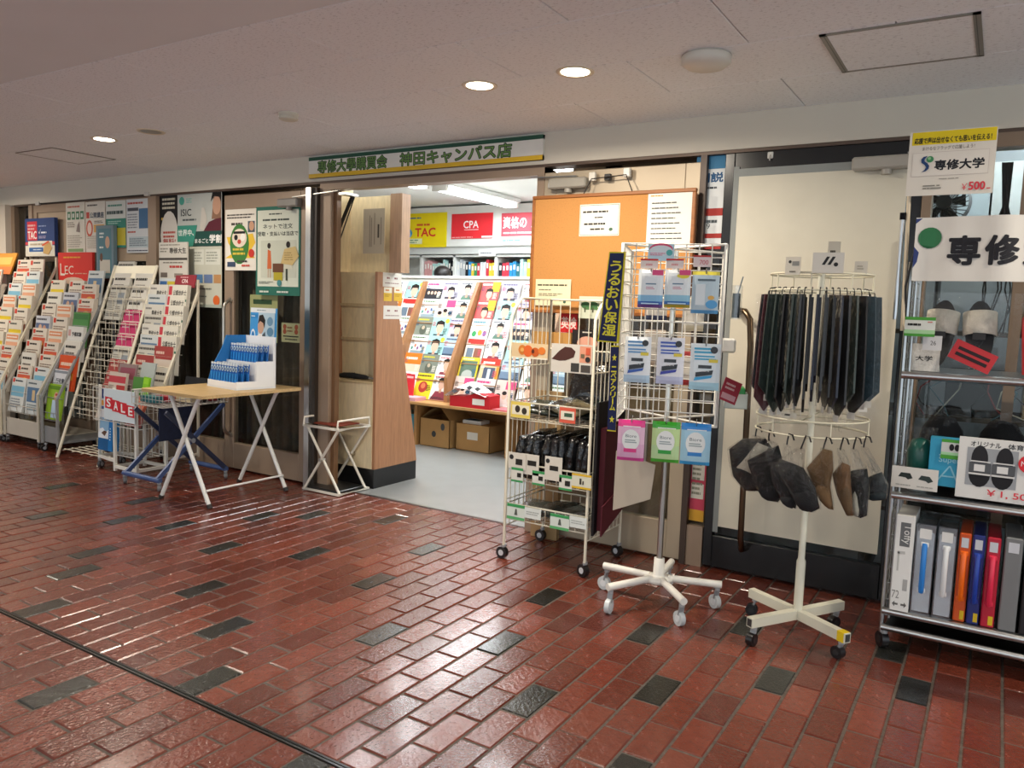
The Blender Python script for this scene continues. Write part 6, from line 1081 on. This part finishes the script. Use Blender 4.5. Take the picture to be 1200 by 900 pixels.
def bulge(b, c, poly, Y, T, y0=0.0, rings=4, smooth=2, jit=0, seed=1):
    """soft closed body with the given outline (x,z) and thickness T about y0"""
    for _ in range(abs(smooth)):
        out = []
        for p, q in zip(poly, poly[1:]+poly[:1]): out += [(p[0]*.75+q[0]*.25, p[1]*.75+q[1]*.25), (p[0]*.25+q[0]*.75, p[1]*.25+q[1]*.75)] if smooth > 0 else [(p[0]*.94+(q[0]+p[0])*.03, p[1]*.94+(q[1]+p[1])*.03), ((p[0]+q[0])/2, (p[1]+q[1])/2)]
        poly = out
    n = len(poly); cx = sum(p[0] for p in poly)/n; cz = sum(p[1] for p in poly)/n; r = random.Random(seed); vs = []; fs = []
    for s in (-1, 1):
        o = len(vs)
        for k in range(rings):
            f = 1-k/rings; d = T/2*math.sqrt(max(0, 1-f*f))
            for p in poly: vs.append((cx+(p[0]-cx)*f, y0+s*d+r.uniform(-jit, jit)*(k > 0), cz+(p[1]-cz)*f))
        vs.append((cx, y0+s*T/2, cz))
        for k in range(rings-1):
            for i in range(n):
                q = (o+k*n+i, o+k*n+(i+1) % n, o+(k+1)*n+(i+1) % n, o+(k+1)*n+i); fs.append(q if s < 0 else q[::-1])
        for i in range(n):
            q = (o+(rings-1)*n+i, o+(rings-1)*n+(i+1) % n, o+rings*n); fs.append(q if s < 0 else q[::-1])
    return b.add(vs, fs, c, jit == 0)
def hpx(p): return (845+p[0]/5.854, 485+p[1]/5.854)
HATS = [([(60, 250), (150, 180), (300, 175), (350, 250), (330, 400), (260, 520), (170, 520), (90, 430)], '#08090b', 'round black cap with an off-white panel', 3.03, [(265, 190), (340, 220), (230, 415), (120, 360)], '#bdb7a6'),
 ([(180, 330), (390, 220), (425, 350), (410, 560), (390, 600), (300, 580), (240, 480)], '#08080b', 'black soft cap beside the off-white panelled one', 2.965, [(250, 500), (400, 470), (405, 600), (300, 585)], '#101014'),
 ([(340, 350), (420, 330), (520, 560), (510, 645), (430, 610), (360, 480)], '#121316', 'narrow charcoal cap between two black ones', 2.91, [(400, 560), (510, 560), (515, 650), (440, 625)], '#1a1b1f'),
 ([(385, 375), (420, 320), (560, 370), (640, 500), (670, 640), (620, 668), (540, 650), (470, 520)], '#0a0a0d', 'largest black bucket hat', 2.855, [(480, 530), (640, 510), (672, 640), (620, 668), (545, 652)], '#121216'),
 ([(590, 380), (700, 250), (760, 260), (768, 380), (745, 480), (770, 650), (735, 640), (660, 560)], '#5e4628', 'light brown felt hat', 2.9, [(650, 480), (745, 480), (772, 650), (735, 642), (668, 570)], '#6a5032'),
 ([(765, 420), (830, 340), (885, 360), (885, 440), (905, 690), (860, 690), (800, 560)], '#66492a', 'narrow brown hat beside the light brown one', 2.94, [(800, 520), (890, 470), (905, 692), (862, 692)], '#5a452c'),
 ([(885, 400), (1000, 380), (1012, 480), (1000, 690), (960, 708), (905, 690), (890, 560)], '#0c0e10', 'black cap with a pale brim edge', 2.99, [(900, 560), (935, 500), (960, 700), (912, 690)], '#a8a79a'),
 ([(1000, 440), (1100, 400), (1140, 480), (1130, 580), (1010, 590)], '#182226', 'slate-grey cap nearest the steel shelf', 3.06, [(1010, 540), (1130, 520), (1135, 585), (1015, 592)], '#1f2a2e')]
for i, (out, c1, lab, Y, pan, c2) in enumerate(HATS):
    pts = [W(*hpx(p), Y) for p in out]; cx = sum(p.x for p in pts)/len(pts); cz = sum(p.z for p in pts)/len(pts); loc = Vector((cx, Y, cz))
    tt = thing('hat', lab+' in a clear bag on the lower ring', 'hat', loc, 0, 'hats on the tie stand')
    P2 = [(p.x-cx, p.z-cz) for p in pts]; T = .05 if i else .075
    b = B(); bulge(b, c1, [(q[0]*1.06, q[1]*1.05) for q in P2], Y, T, smooth=-2); b.obj('crown', 'fabric', tt)
    pp = [W(*hpx(p), Y) for p in pan]; b = B(); bulge(b, c2, [(p.x-cx, p.z-cz) for p in pp], Y, T*.6, y0=-T*.40, smooth=0 if i == 0 else 1); b.obj('panel' if i == 0 else 'brim', 'fabric', tt)
    a = math.atan2(Y-TY, cx-TX); top = Vector((TX+.2*math.cos(a), TY+.2*math.sin(a), .81))-loc
    zt_ = max(p[1] for p in P2); big = [(p[0]*1.16, p[1]*1.08) for p in P2]; hi = max(range(len(big)), key=lambda k: big[k][1])
    big = big[:hi+1]+[(top.x-.012, top.z-.03), (top.x+.012, top.z-.03)]+big[hi+1:] if big[hi][0] < big[(hi+1) % len(big)][0] else big[:hi]+[(top.x-.012, top.z-.03), (top.x+.012, top.z-.03)]+big[hi:]
    b = B(); bulge(b, '#ffffff', big, Y, T*1.5, y0=top.y*.1, rings=8, smooth=-2, jit=.009, seed=i); b.obj('clear_bag', 'plastic_film', tt)
    b = B(); b.tube('#0e0e10', [(top.x, top.y*.1, top.z-.035), (top.x, top.y*.6, top.z-.02), (top.x+.004, top.y, top.z+.006), (top.x+.018, top.y-.01, top.z+.004), (top.x+.026, top.y-.015, top.z-.014)], .003, 6); b.obj('hanger', 'plastic', tt)
# ================================================================== STEEL SHELF UNIT
t = thing('steel_shelf', 'chrome wire shelf unit on casters with three shelves of university goods', 'shelf')
X0, X1, Y0, Y1 = -.30, .62, 3.2, 3.6; ST = '#b9bcbc'
for x in (X0, X1):
    for y in (Y0, Y1):
        b = B(); b.tube(ST, [(x, y, .06), (x, y, 1.62 if y == Y1 else 1.45)], .008, 8); b.obj('post', 'metal', t); swivel_caster(t, x+.012*(1 if x == X0 else -1), y, .07, .03, '#17171a', '#2c2c2e', .6, w=.026)
    b = B(); b.tube(ST, [(x+.022, Y0, .12), (x+.022, Y0, 1.45)], .005, 6)
    for i in range(22): b.tube(ST, [(x, Y0, .13+i*.062), (x+.022, Y0, .13+i*.062)], .0026, 4)
    b.obj('ladder_strip', 'metal', t)
    b = B()
    for i in range(1, 6): b.tube(ST, [(x, Y0+(Y1-Y0)*i/6, .1), (x, Y0+(Y1-Y0)*i/6, 1.45)], .0024, 4)
    for i in range(24): b.tube(ST, [(x, Y0, .11+i*.058), (x, Y1, .11+i*.058)], .0024, 4)
    b.obj('side_grid', 'metal', t)
for z in (1.054, .606, .163):
    b = B(); b.tube('#c4c6c6', [(X0, Y0-.012, z-.014), (X1, Y0-.012, z-.014)], .014, 12); b.obj('front_rail', 'metal', t)
    b = B(); b.box('#7f8284', (X0+.01, Y0, z-.022), (X1-.01, Y1, z-.004)); b.box('#9a9c9e', (X0+.01, Y0, z-.004), (X1-.01, Y1, z)); b.obj('shelf_board', 'metal', t)
b = B(); b.tube('#c4c6c6', [(X0, Y0-.012, .085), (X1, Y0-.012, .085)], .013, 12); b.box('#3a3c3e', (X0+.01, Y0, .07), (X1-.01, Y1, .08)); b.obj('bottom_rail', 'metal', t)
b = B(); q = W(1062, 330, 3.19); b.tube('#d8c8ac', [(q.x, 3.19, 1.2), (W(1066, 215, 3.19).x, 3.19, 1.73)], .007, 8); b.obj('sign_pole', 'paint', t)
b = B(); b.cyl('#c8ccd0', (q.x-.028, 3.19, 1.24), (q.x-.028, 3.19, 1.60), .008, 8); b.cyl('#1a1a1c', (q.x-.028, 3.19, 1.60), (q.x-.028, 3.19, 1.625), .011, 10); b.obj('clamp_tube', 'metal', t)
b = B(); b.tube('#18181a', [(q.x+.01, 3.2, 1.2), (q.x+.0, 3.18, 1.36), (q.x+.02, 3.19, 1.5), (q.x+.055, 3.2, 1.60)], .004, 6); b.obj('cable', 'rubber', t)
# hanging price sign
def emblem(b, cx, cz, s, y):
    pts_o = []; 
    sw = [(.1, .5), (-.12, .46), (-.26, .3), (-.24, .1), (-.05, -.05), (.05, -.2), (-.02, -.36), (-.2, -.5), (.05, -.45), (.2, -.3), (.22, -.12), (.1, .05), (-.06, .18), (-.06, .32), (.1, .5)]
    b.add([(cx+u*s, y, cz+v*s) for u, v in sw[:-1]], [tuple(range(len(sw)-1))], '#20406e')
    b.ell('#3f8a5a', cx+.24*s, cz+.28*s, .2*s, .2*s, y-.0002); b.ell('#8cbf8c', cx+.2*s, cz+.34*s, .09*s, .09*s, y-.0004)
a = W(1067, 155.5, 3.17); c = W(1163, 226, 3.17); w_, h_ = c.x-a.x, a.z-c.z
b = B().sheet(w_, h_, .002, '#dcd6ca', [('r', .03, .79, .99, .99, '#e0c820'), ('t', .5, .81, .09, '応援で声は出せなくても思いを伝える！', '#26241c', .02, .88), ('t', .46, .70, .06, 'まけるなフラッグで応援しよう！', '#5a564c', .0, .6), ('r', .05, .30, .93, .67, '#c4b8b0'), ('r', .054, .306, .926, .664, '#dfd9ce'), ('t', .6, .39, .15, '専修大学', '#22242a', .03, .56), ('l', .38, .24, .68, .26, 1, '#8a867c'), ('l', .2, .09, .46, .17, 2, '#8a867c'), ('t', .68, .06, .1, '￥', '#d03a48', .01, .06), ('t', .82, .06, .12, '500', '#d03a48', .03, .18), ('l', .93, .06, .98, .09, 1, '#d03a48')])
emblem(b, .21*w_, .49*h_, .25*h_, -.0035); b.obj('price_sign', 'paper', None, (a.x, 3.17, c.z), label='laminated flag price sign with yellow heading on the pole of the steel shelf', cat='sign')
# flag across the front
a = W(1074, 255, 3.14); c = W(1077, 329, 3.14); fw_ = .88; fh = a.z-c.z; n = 44
b = B(); vs = []
def fy(x): return .010*math.sin(x*19+.4)+.006*math.sin(x*41)
for j in range(2):
    for i in range(n+1): x = fw_*i/n; vs.append((x, fy(x), fh*j))
b.add(vs, [(i, i+1, n+2+i, n+1+i) for i in range(n)], '#d8d4cc', True)
n0 = len(b.v)
b.ell('#2f7048', .047, fh*.68, .037, .037, -.002); b.ell('#7fb08a', .040, fh*.75, .018, .016, -.0026)
b.add([(.0, -.002, fh*.98), (.02, -.002, fh*.99), (.0, -.002, fh*.9)], [(0, 1, 2)], '#28386e'); b.add([(.0, -.002, fh*.2), (.012, -.002, fh*.3), (.016, -.002, fh*.45), (.0, -.002, fh*.54)], [(0, 1, 2, 3)], '#28386e')
for i, ch in enumerate('専修大学'): b.tx('#1c1c22', ch, .155+.112*i, fh*.26, fh*.43, -.002, bold=.03, wfit=.094)
for i in range(n0, len(b.v)): v = b.v[i]; b.v[i] = (v[0], fy(v[0])+v[1], v[2])
o = b.obj('flag', 'paper', None, (a.x, 3.14, c.z), label='white university cheering flag stretched across the top of the steel shelf', cat='flag')
# ---- top shelf: sandals in clear bags
def slide_sandal(t, c, band, M):
    b = B(); n = 22; out = [(math.cos(2*PI*i/n)*.045*(1+.12*math.sin(2*PI*i/n)), math.sin(2*PI*i/n)*.125) for i in range(n)]
    b.prism(c, out, 0, .022, 'z'); b.move(M.to_3x3(), M.translation); b.obj('sole', 'rubber', t)
    b = B(); vs = []
    for j in range(2):
        for k in range(9):
            a = PI*k/8; vs.append((.05*math.cos(a), -.005+.085*j, .018+.045*math.sin(a)))
    b.add(vs, [(k, k+1, 9+k+1, 9+k) for k in range(8)], band, True); b.move(M.to_3x3(), M.translation); o = b.obj('strap', 'fabric', t); so = o.modifiers.new('s', 'SOLIDIFY'); so.thickness = .004
    return o
def bag_film(t, w, d, h, seed, loc=(0, 0, 0)):
    r = random.Random(seed); b = B(); n, m = 10, 8; vs = []
    for s in (-1, 1):
        for j in range(m+1):
            for i in range(n+1):
                u, v = i/n, j/m; e = min(1, 2.2*min(u, 1-u)+.08)*(1-.7*v); vs.append(((u-.5)*w, s*d/2*e+r.uniform(-.008, .008), v*h))
    N = (n+1)*(m+1)
    for s in (0, 1): b.add(vs[s*N:(s+1)*N], [(j*(n+1)+i, j*(n+1)+i+1, (j+1)*(n+1)+i+1, (j+1)*(n+1)+i) for j in range(m) for i in range(n)], '#ffffff')
    return b.obj('clear_bag', 'plastic_film', t, loc)
for idx, (x, lab, bandc) in enumerate(((-.13, 'pair of black slide sandals with white straps in a clear bag on the top shelf', '#dcd4c4'), (.17, 'pair of black slide sandals on a red hanger, bagged on the top shelf', '#26262a'))):
    t = thing('sandals', lab, 'sandals', (x, 3.30, 1.056))
    for s in (-1, 1):
        M = Matrix.Translation((s*.062, -.02, .135)) @ Matrix.Rotation(math.radians(76), 4, 'X') @ Matrix.Rotation(s*.06, 4, 'Z'); st = slide_sandal(t, '#17181b', bandc, M)
        b = B(); b.box('#2a2a2c' if idx == 0 else '#c8c4bc', (-.02, -.0015, -.012), (.02, 0, .012)); b.obj('strap_logo', 'paper', st, (s*.062, -.09, .135))
    b = B(); b.sheet(.14, .07, .001, '#b8343a', [('r', .12, .55, .88, .72, '#2a1c20'), ('r', .12, .25, .88, .42, '#2a1c20')]); b.obj('hang_card', 'paper', t, (-.03, -.105, .06), (0, .42, 0)) if idx == 0 else None
    if idx == 1: b = B(); b.tube('#c03038', [(-.09, -.09, .01), (-.105, -.09, .2), (-.085, -.09, .235), (-.06, -.09, .235), (-.05, -.09, .215)], .012, 8); b.obj('red_hanger', 'plastic', t)
    bag_film(t, .285, .2, .29, idx)
card_at('price_card', 'green-edged price card hung in front of the bagged sandals', 'price card', (1061, 371), (1095, 395), 3.17, '#d8dcd4', [('r', 0, .84, 1, 1, '#4a9a3a'), ('r', 0, 0, 1, .14, '#4a9a3a'), ('r', 0, .14, 1, .34, '#a8d4a0'), ('t', .36, .5, .2, 'P2,000', '#1c1c1c', .02, .5) if False else ('l', .1, .5, .6, .72, 1, '#1c1c1c'), ('l', .75, .7, .95, .8, 1, '#c85a4a')])
leaflet('white_towel', 'folded white towel printed with black characters on the top shelf', 'towel', .09, .10, .05, '#d8d4cc', [('t', .45, .38, .18, '大学', '#1c1c1c', .02, .6)], (-.275, 3.215, 1.056), .05, 0, None, 'fabric')
card_at('size_tag', 'small white size tag hanging beside the red card', 'tag', (1082, 393), (1103, 411), 3.18, '#d0d0d0', [('t', .55, .35, .3, '26', '#4a4a4a', .01, .3)])
# ---- middle shelf
flat = [(-.17, '#16171a', 1), (.03, '#101114', 2), (.23, '#141518', 3), (.43, '#101012', 4)]
for x, c, s in flat:
    t = thing('cap', 'black cap crumpled in clear film at the back of the middle shelf', 'cap', (x, 3.485, .607), 0, 'wrapped caps on the middle shelf')
    o = hat_mesh(c, None, .9).obj('crown', 'fabric', t, (0, 0, .02)); o.scale = (1.08, 1.08, 2.9); o = brim_mesh(c, .9).obj('brim', 'fabric', t, (0, 0, .05), (0, 0, -PI/2)); bag_film(t, .19, .2, .3, s)
t = thing('bottle', 'dark green bottle with white cap wrapped in film on the middle shelf', 'bottle', (-.225, 3.27, .607)); b = B(); b.lathe('#cfd0ca', (0, 0, 0), [(0, 0), (.034, 0), (.034, .055), (.03, .06)], 18); b.obj('base', 'plastic', t); b = B(); b.lathe('#1f5a50', (0, 0, 0), [(.03, .06), (.042, .075), (.044, .15), (.03, .19), (0, .2)], 18); b.obj('body', 'plastic', t); bag_film(t, .11, .1, .24, 5)
def mcard(name, label, cat, tl, br, Y, c, el, t=.003): return card_at(name, label, cat, tl, br, Y, c, el, t)
mcard('paper_pack', 'light blue copy paper pack on the middle shelf', 'paper pack', (1091, 512), (1160, 577), 3.2, '#3a9fc4', [('t', .33, .47, .15, 'Super', '#a8d8e4', .0, .34), ('l', .16, .62, .45, .68, 1, '#a8d8e4'), ('p', '#8fcade', [(.14, .1), (.17, .1), (.36, .44), (.33, .44)]), ('p', '#8fcade', [(.33, .44), (.36, .44), (.5, .1), (.47, .1)]), ('r', .22, .2, .42, .23, '#8fcade'), ('p', '#8fcade', [(.52, .2), (.55, .2), (.78, .44), (.75, .44)]), ('r', .52, .2, .9, .23, '#8fcade')], .05)
mcard('price_card', 'green-edged card with a small sandal photo in front of the blue paper pack', 'price card', (1104, 514), (1131, 540), 3.192, '#c8ccc8', [('r', 0, .84, 1, 1, '#4a9a3a'), ('r', 0, 0, 1, .2, '#4a9a3a'), ('r', 0, .2, 1, .34, '#9fd0a0'), ('e', .42, .6, .1, .16, '#1c1c1e'), ('e', .64, .6, .1, .16, '#1c1c1e')], .001)
a = W(1125, 511, 3.185); c = W(1125, 582, 3.185); w_, h_ = .30, a.z-c.z
b = B().sheet(w_, h_, .006, '#dcdcd8', [('t', .27, .86, .085, 'オリジナル', '#26282c', .012, .3), ('t', .74, .86, .09, '体育会Sマーク', '#26282c', .012, .5), ('r', .09, .22, .60, .84, '#9a9ea2'), ('e', .23, .42, .11, .16, '#1a1a1e'), ('e', .22, .66, .085, .16, '#222226'), ('e', .46, .42, .11, .16, '#1a1a1e'), ('e', .47, .66, .085, .16, '#222226'), ('r', .12, .44, .34, .60, '#55585c'), ('r', .35, .44, .58, .60, '#55585c'), ('r', .17, .46, .28, .57, '#dcdcda'), ('r', .40, .46, .51, .57, '#dcdcda'), ('r', .12, .40, .34, .43, '#d4d4d2'), ('r', .35, .40, .58, .43, '#d4d4d2'), ('r', .13, .61, .33, .63, '#d4d4d2'), ('r', .36, .61, .57, .63, '#d4d4d2'), ('e', .72, .66, .12, .11, '#d8303a'), ('t', .72, .62, .08, 'NEW', '#f4e8e8', .01, .18), ('t', .55, .06, .12, '￥1, 500', '#d83a4a', .012, .46), ('t', .86, .07, .06, '(税込)', '#d83a4a', .0, .14)])
b.obj('price_board', 'paper', None, (a.x, 3.185, c.z), label='white price board with slide sandal photograph and red price on the middle shelf', cat='sign')
mcard('product_card', 'white rounded card with two dark shoe drawings clipped to the middle shelf', 'price card', (1046, 545), (1098, 577), 3.165, '#dcdad2', [('p', '#26302e', [(.14, .52), (.2, .72), (.4, .72), (.46, .5), (.36, .42), (.3, .5)]), ('p', '#34403e', [(.58, .48), (.64, .68), (.82, .66), (.9, .46), (.8, .36), (.74, .44)]), ('l', .1, .1, .44, .2, 1, '#a8a8a0'), ('l', .56, .1, .92, .2, 1, '#a8a8a0')], .002)
# ---- bottom shelf: file cases
def case_(label, px0, px1, c, m, handle, hc, toff=0):
    a = W(px0, 712, 3.19); e = W(px1, 712, 3.19); w_ = e.x-a.x-.002; h_ = .335-toff
    t = thing('file_case', label, 'file case', (a.x, 3.19, .164)); 
    if m == 'clear_plastic':
        b = B(); d = .24; tk = .002
        for q in (((0, 0, 0), (w_, tk, h_)), ((0, d-tk, 0), (w_, d, h_)), ((0, 0, 0), (tk, d, h_)), ((w_-tk, 0, 0), (w_, d, h_)), ((0, 0, h_-tk), (w_, d, h_))): b.box(c, *q)
        b.obj('shell', m, t); B().box('#e2e6e8', (.004, .01, .004), (w_-.004, .23, h_-.03)).obj('contents', 'paper', t)
    else: B().cbox(c, (0, 0, 0), (w_, .24, h_), .004).obj('shell', m, t)
    if handle:
        b = B(); b.tube(hc, [(w_/2, -.002, h_*.25), (w_/2, -.012, h_*.29), (w_/2, -.012, h_*.74), (w_/2, -.002, h_*.78)], .0095, 10); hd = b.obj('handle', 'plastic', t)
        for z in (.24, .75): b = B(); b.cbox('#e4e6e6' if c != '#c8501c' and m == 'clear_plastic' else hc, (w_/2-.013, -.007, h_*z), (w_/2+.013, .0, h_*z+.018), .003); b.obj('clasp', 'plastic', hd)
    b = B(); b.quad('#c9ccd2' if m != 'clear_plastic' else '#e0e0dc', (w_*.2, -.0008, h_*.84), (w_*.8, -.0008, h_*.84), (w_*.8, -.0008, h_*.95), (w_*.2, -.0008, h_*.95)); b.obj('label', 'paper', t)
    if c[1:3] in ('c8', '1c', 'b4') and m != 'clear_plastic': b = B(); b.quad('#d8b828', (w_*.55, -.0008, h_*.03), (w_*.9, -.0008, h_*.03), (w_*.9, -.0008, h_*.13), (w_*.55, -.0008, h_*.13)); b.obj('sticker', 'paper', t)
a = W(1043.5, 700, 3.17); e = W(1065, 700, 3.17)
t = thing('appliance_box', 'tall white carton with grey printed logo and handheld appliance drawing on the bottom shelf', 'box', (a.x, 3.17, .164))
b = B().sheet(e.x-a.x, .36, .2, '#e6e6e2', [('r', .25, .68, .8, .93, '#6a6c6e')]); hh = .36; ww = e.x-a.x
vs, fs, tw, th = text_geo('Toffy', .02); k = .2*hh/tw
b.add([(.34*ww+v[1]*k, -.0012, .91*hh-v[0]*k) for v in vs], fs, '#e6e6e2')
b.box('#c0c0bc', (.2*ww, -.0008, .42*hh), (.3*ww, 0, .62*hh)); b.box('#c0c0bc', (.2*ww, -.0008, .6*hh), (.6*ww, 0, .63*hh)); b.box('#a8a8a6', (.6*ww, -.0008, .22*hh), (.85*ww, 0, .34*hh)); b.tx('#8a8a88', '72', .25*ww, .13*hh, .03, -.001, wfit=.4*ww)
b.add([(.1*ww, -.001, .07*hh), (.24*ww, -.001, .10*hh), (.24*ww, -.001, .04*hh)], [(0, 1, 2)], '#6a6a68'); b.add([(.9*ww, -.001, .07*hh), (.76*ww, -.001, .10*hh), (.76*ww, -.001, .04*hh)], [(0, 2, 1)], '#6a6a68'); b.box('#6a6a68', (.22*ww, -.001, .06*hh), (.42*ww, 0, .08*hh)); b.box('#6a6a68', (.58*ww, -.001, .06*hh), (.78*ww, 0, .08*hh)); b.obj('carton', 'paper', t)
case_('frosted clear file case with a bright blue handle', 1066, 1090, '#dce4ea', 'clear_plastic', True, '#2a7fd0')
case_('frosted clear file case with a white handle', 1092, 1115, '#dce4ea', 'clear_plastic', True, '#e0e2e2')
case_('orange file case with an orange handle on the bottom shelf', 1117, 1132, '#c8501c', 'plastic', True, '#f06a10', .01)
case_('navy blue file case with a blue handle on the bottom shelf', 1133, 1148.5, '#1c2a70', 'plastic', True, '#1c3fa0', .01)
case_('crimson file case with a pinkish red handle on the bottom shelf', 1150, 1167, '#b41c34', 'plastic', True, '#e02c4c', .01)
case_('grey document case with a dark zip on the bottom shelf', 1171, 1193, '#77797a', 'plastic', False, '#222')
case_('black document case at the end of the bottom shelf', 1196, 1222, '#1c1c1e', 'plastic', False, '#222')
# ================================================================== STORE BEHIND THE RIGHT WINDOW
t = thing('desk_fan', 'dark round fan standing behind the glass above the flag', 'fan', (W(1107, 238, 4.15).x, 4.15, 1.2)); fz = W(1107, 238, 4.15).z-1.2; fr = .098
b = B(); b.lathe('#77797c', (0, 0, 0), [(fr*1.0, -.02), (fr*1.12, 0), (fr*1.0, .03)], 28); b.move(rotx(PI/2), (0, 0, fz)); b.obj('rim', 'plastic', t)
b = B()
for k in range(28): a = 2*PI*k/28; b.tube('#26282a', [(.03*math.cos(a), -.025, fz+.03*math.sin(a)), (fr*.6*math.cos(a+.25), -.035, fz+fr*.6*math.sin(a+.25)), (fr*math.cos(a+.5), -.02, fz+fr*math.sin(a+.5))], .002, 4)
b.obj('grille', 'plastic', t)
b = B(); b.cyl('#3a3c40', (0, -.05, fz), (0, -.02, fz), .032, 16); b.obj('hub', 'plastic', t)
for k in range(5):
    a = 2*PI*k/5; b = B(); b.quad('#17181a', (.02*math.cos(a), .0, fz+.02*math.sin(a)), (fr*.9*math.cos(a-.2), -.008, fz+fr*.9*math.sin(a-.2)), (fr*.92*math.cos(a+.45), .01, fz+fr*.92*math.sin(a+.45)), (.02*math.cos(a+.8), .01, fz+.02*math.sin(a+.8))); b.obj('blade', 'plastic', t)
b = B(); b.cyl('#4a4c50', (0, .02, 0), (0, .02, fz), .014, 10); b.cyl('#4a4c50', (0, .0, 0), (0, 0, .02), .08, 20); b.obj('stand', 'plastic', t)
t = thing('storage_rack', 'dark store rack with boards behind the right-hand window', 'shelf')
for z in (.35, .8, 1.18): B().box('#4a3f34', (-.5, 4.0, z), (1.5, 4.45, z+.02)).obj('board', 'wood', t)
for x in (-.5, .6, 1.48): B().box('#3f362d', (x, 4.0, 0), (x+.03, 4.45, 1.9)).obj('upright', 'wood', t)
for i, (x, z, w_, h_, c, lab) in enumerate(((-.20, .82, .24, .2, '#151618', 'black equipment box on the store rack'), (.1, .82, .16, .26, '#b08a4a', 'tan carton on the store rack'), (.30, .82, .25, .3, '#c09a5a', 'large tan carton on the store rack'), (.02, 1.2, .1, .3, '#7a5f48', 'brown upright board on the store rack'), (-.24, .37, .3, .3, '#2a2420', 'dark brown box low on the store rack'), (.15, .37, .4, .3, '#352c26', 'dark box low beside the brown one on the store rack'), (.16, 1.2, .4, .45, '#cfc9bc', 'pale carton high on the store rack'))):
    b = B(); b.cbox(c, (0, 0, 0), (w_, .3, h_), .006); b.obj('storage_box', 'cardboard', None, (x, 4.05, z+.001), label=lab, cat='box')
t = thing('cable_bundle', 'bundle of black cables hanging behind the glass beside the fan', 'cables', (.0, 0, 0)); q = W(1178, 230, 3.86)
for k in range(7):
    b = B(); xx = q.x-.05+.018*k; b.tube('#141416', [(q.x-.02+.006*k, 3.86, 1.9), (q.x-.005+.003*k, 3.86+.01*(k % 3), 1.72), (xx, 3.86, 1.55+.02*(k % 2)), (xx+rg.uniform(-.03, .03), 3.85, 1.38), (xx+rg.uniform(-.04, .04), 3.87, 1.2)], .0035, 6); b.obj('cable', 'rubber', t)
t = thing('cable_tangle', 'tangle of thin cables in front of the black equipment box', 'cables', (0, 0, 0))
for k in range(9):
    xx = -.28+.05*k; b = B(); b.tube(['#1a1a1c', '#8a2a2a', '#2a5a6a', '#b0aca0'][k % 4], [(xx, 3.92, 1.0), (xx+rg.uniform(-.08, .08), 3.9, .95), (xx+rg.uniform(-.08, .08), 3.9, .88), (xx+rg.uniform(-.1, .1), 3.92, .825)], .003, 6); b.obj('cable', 'rubber', t)
poster('wall_sheet', 'bluish white sheet on the store wall behind the fan', 'sheet', (1125, 205), (1160, 262), 4.58, '#b9c6cc', [])
poster('wall_sheet', 'white sheet on the store wall beside the cables', 'sheet', (1164, 190), (1200, 262), 4.58, '#cfd4d4', [])
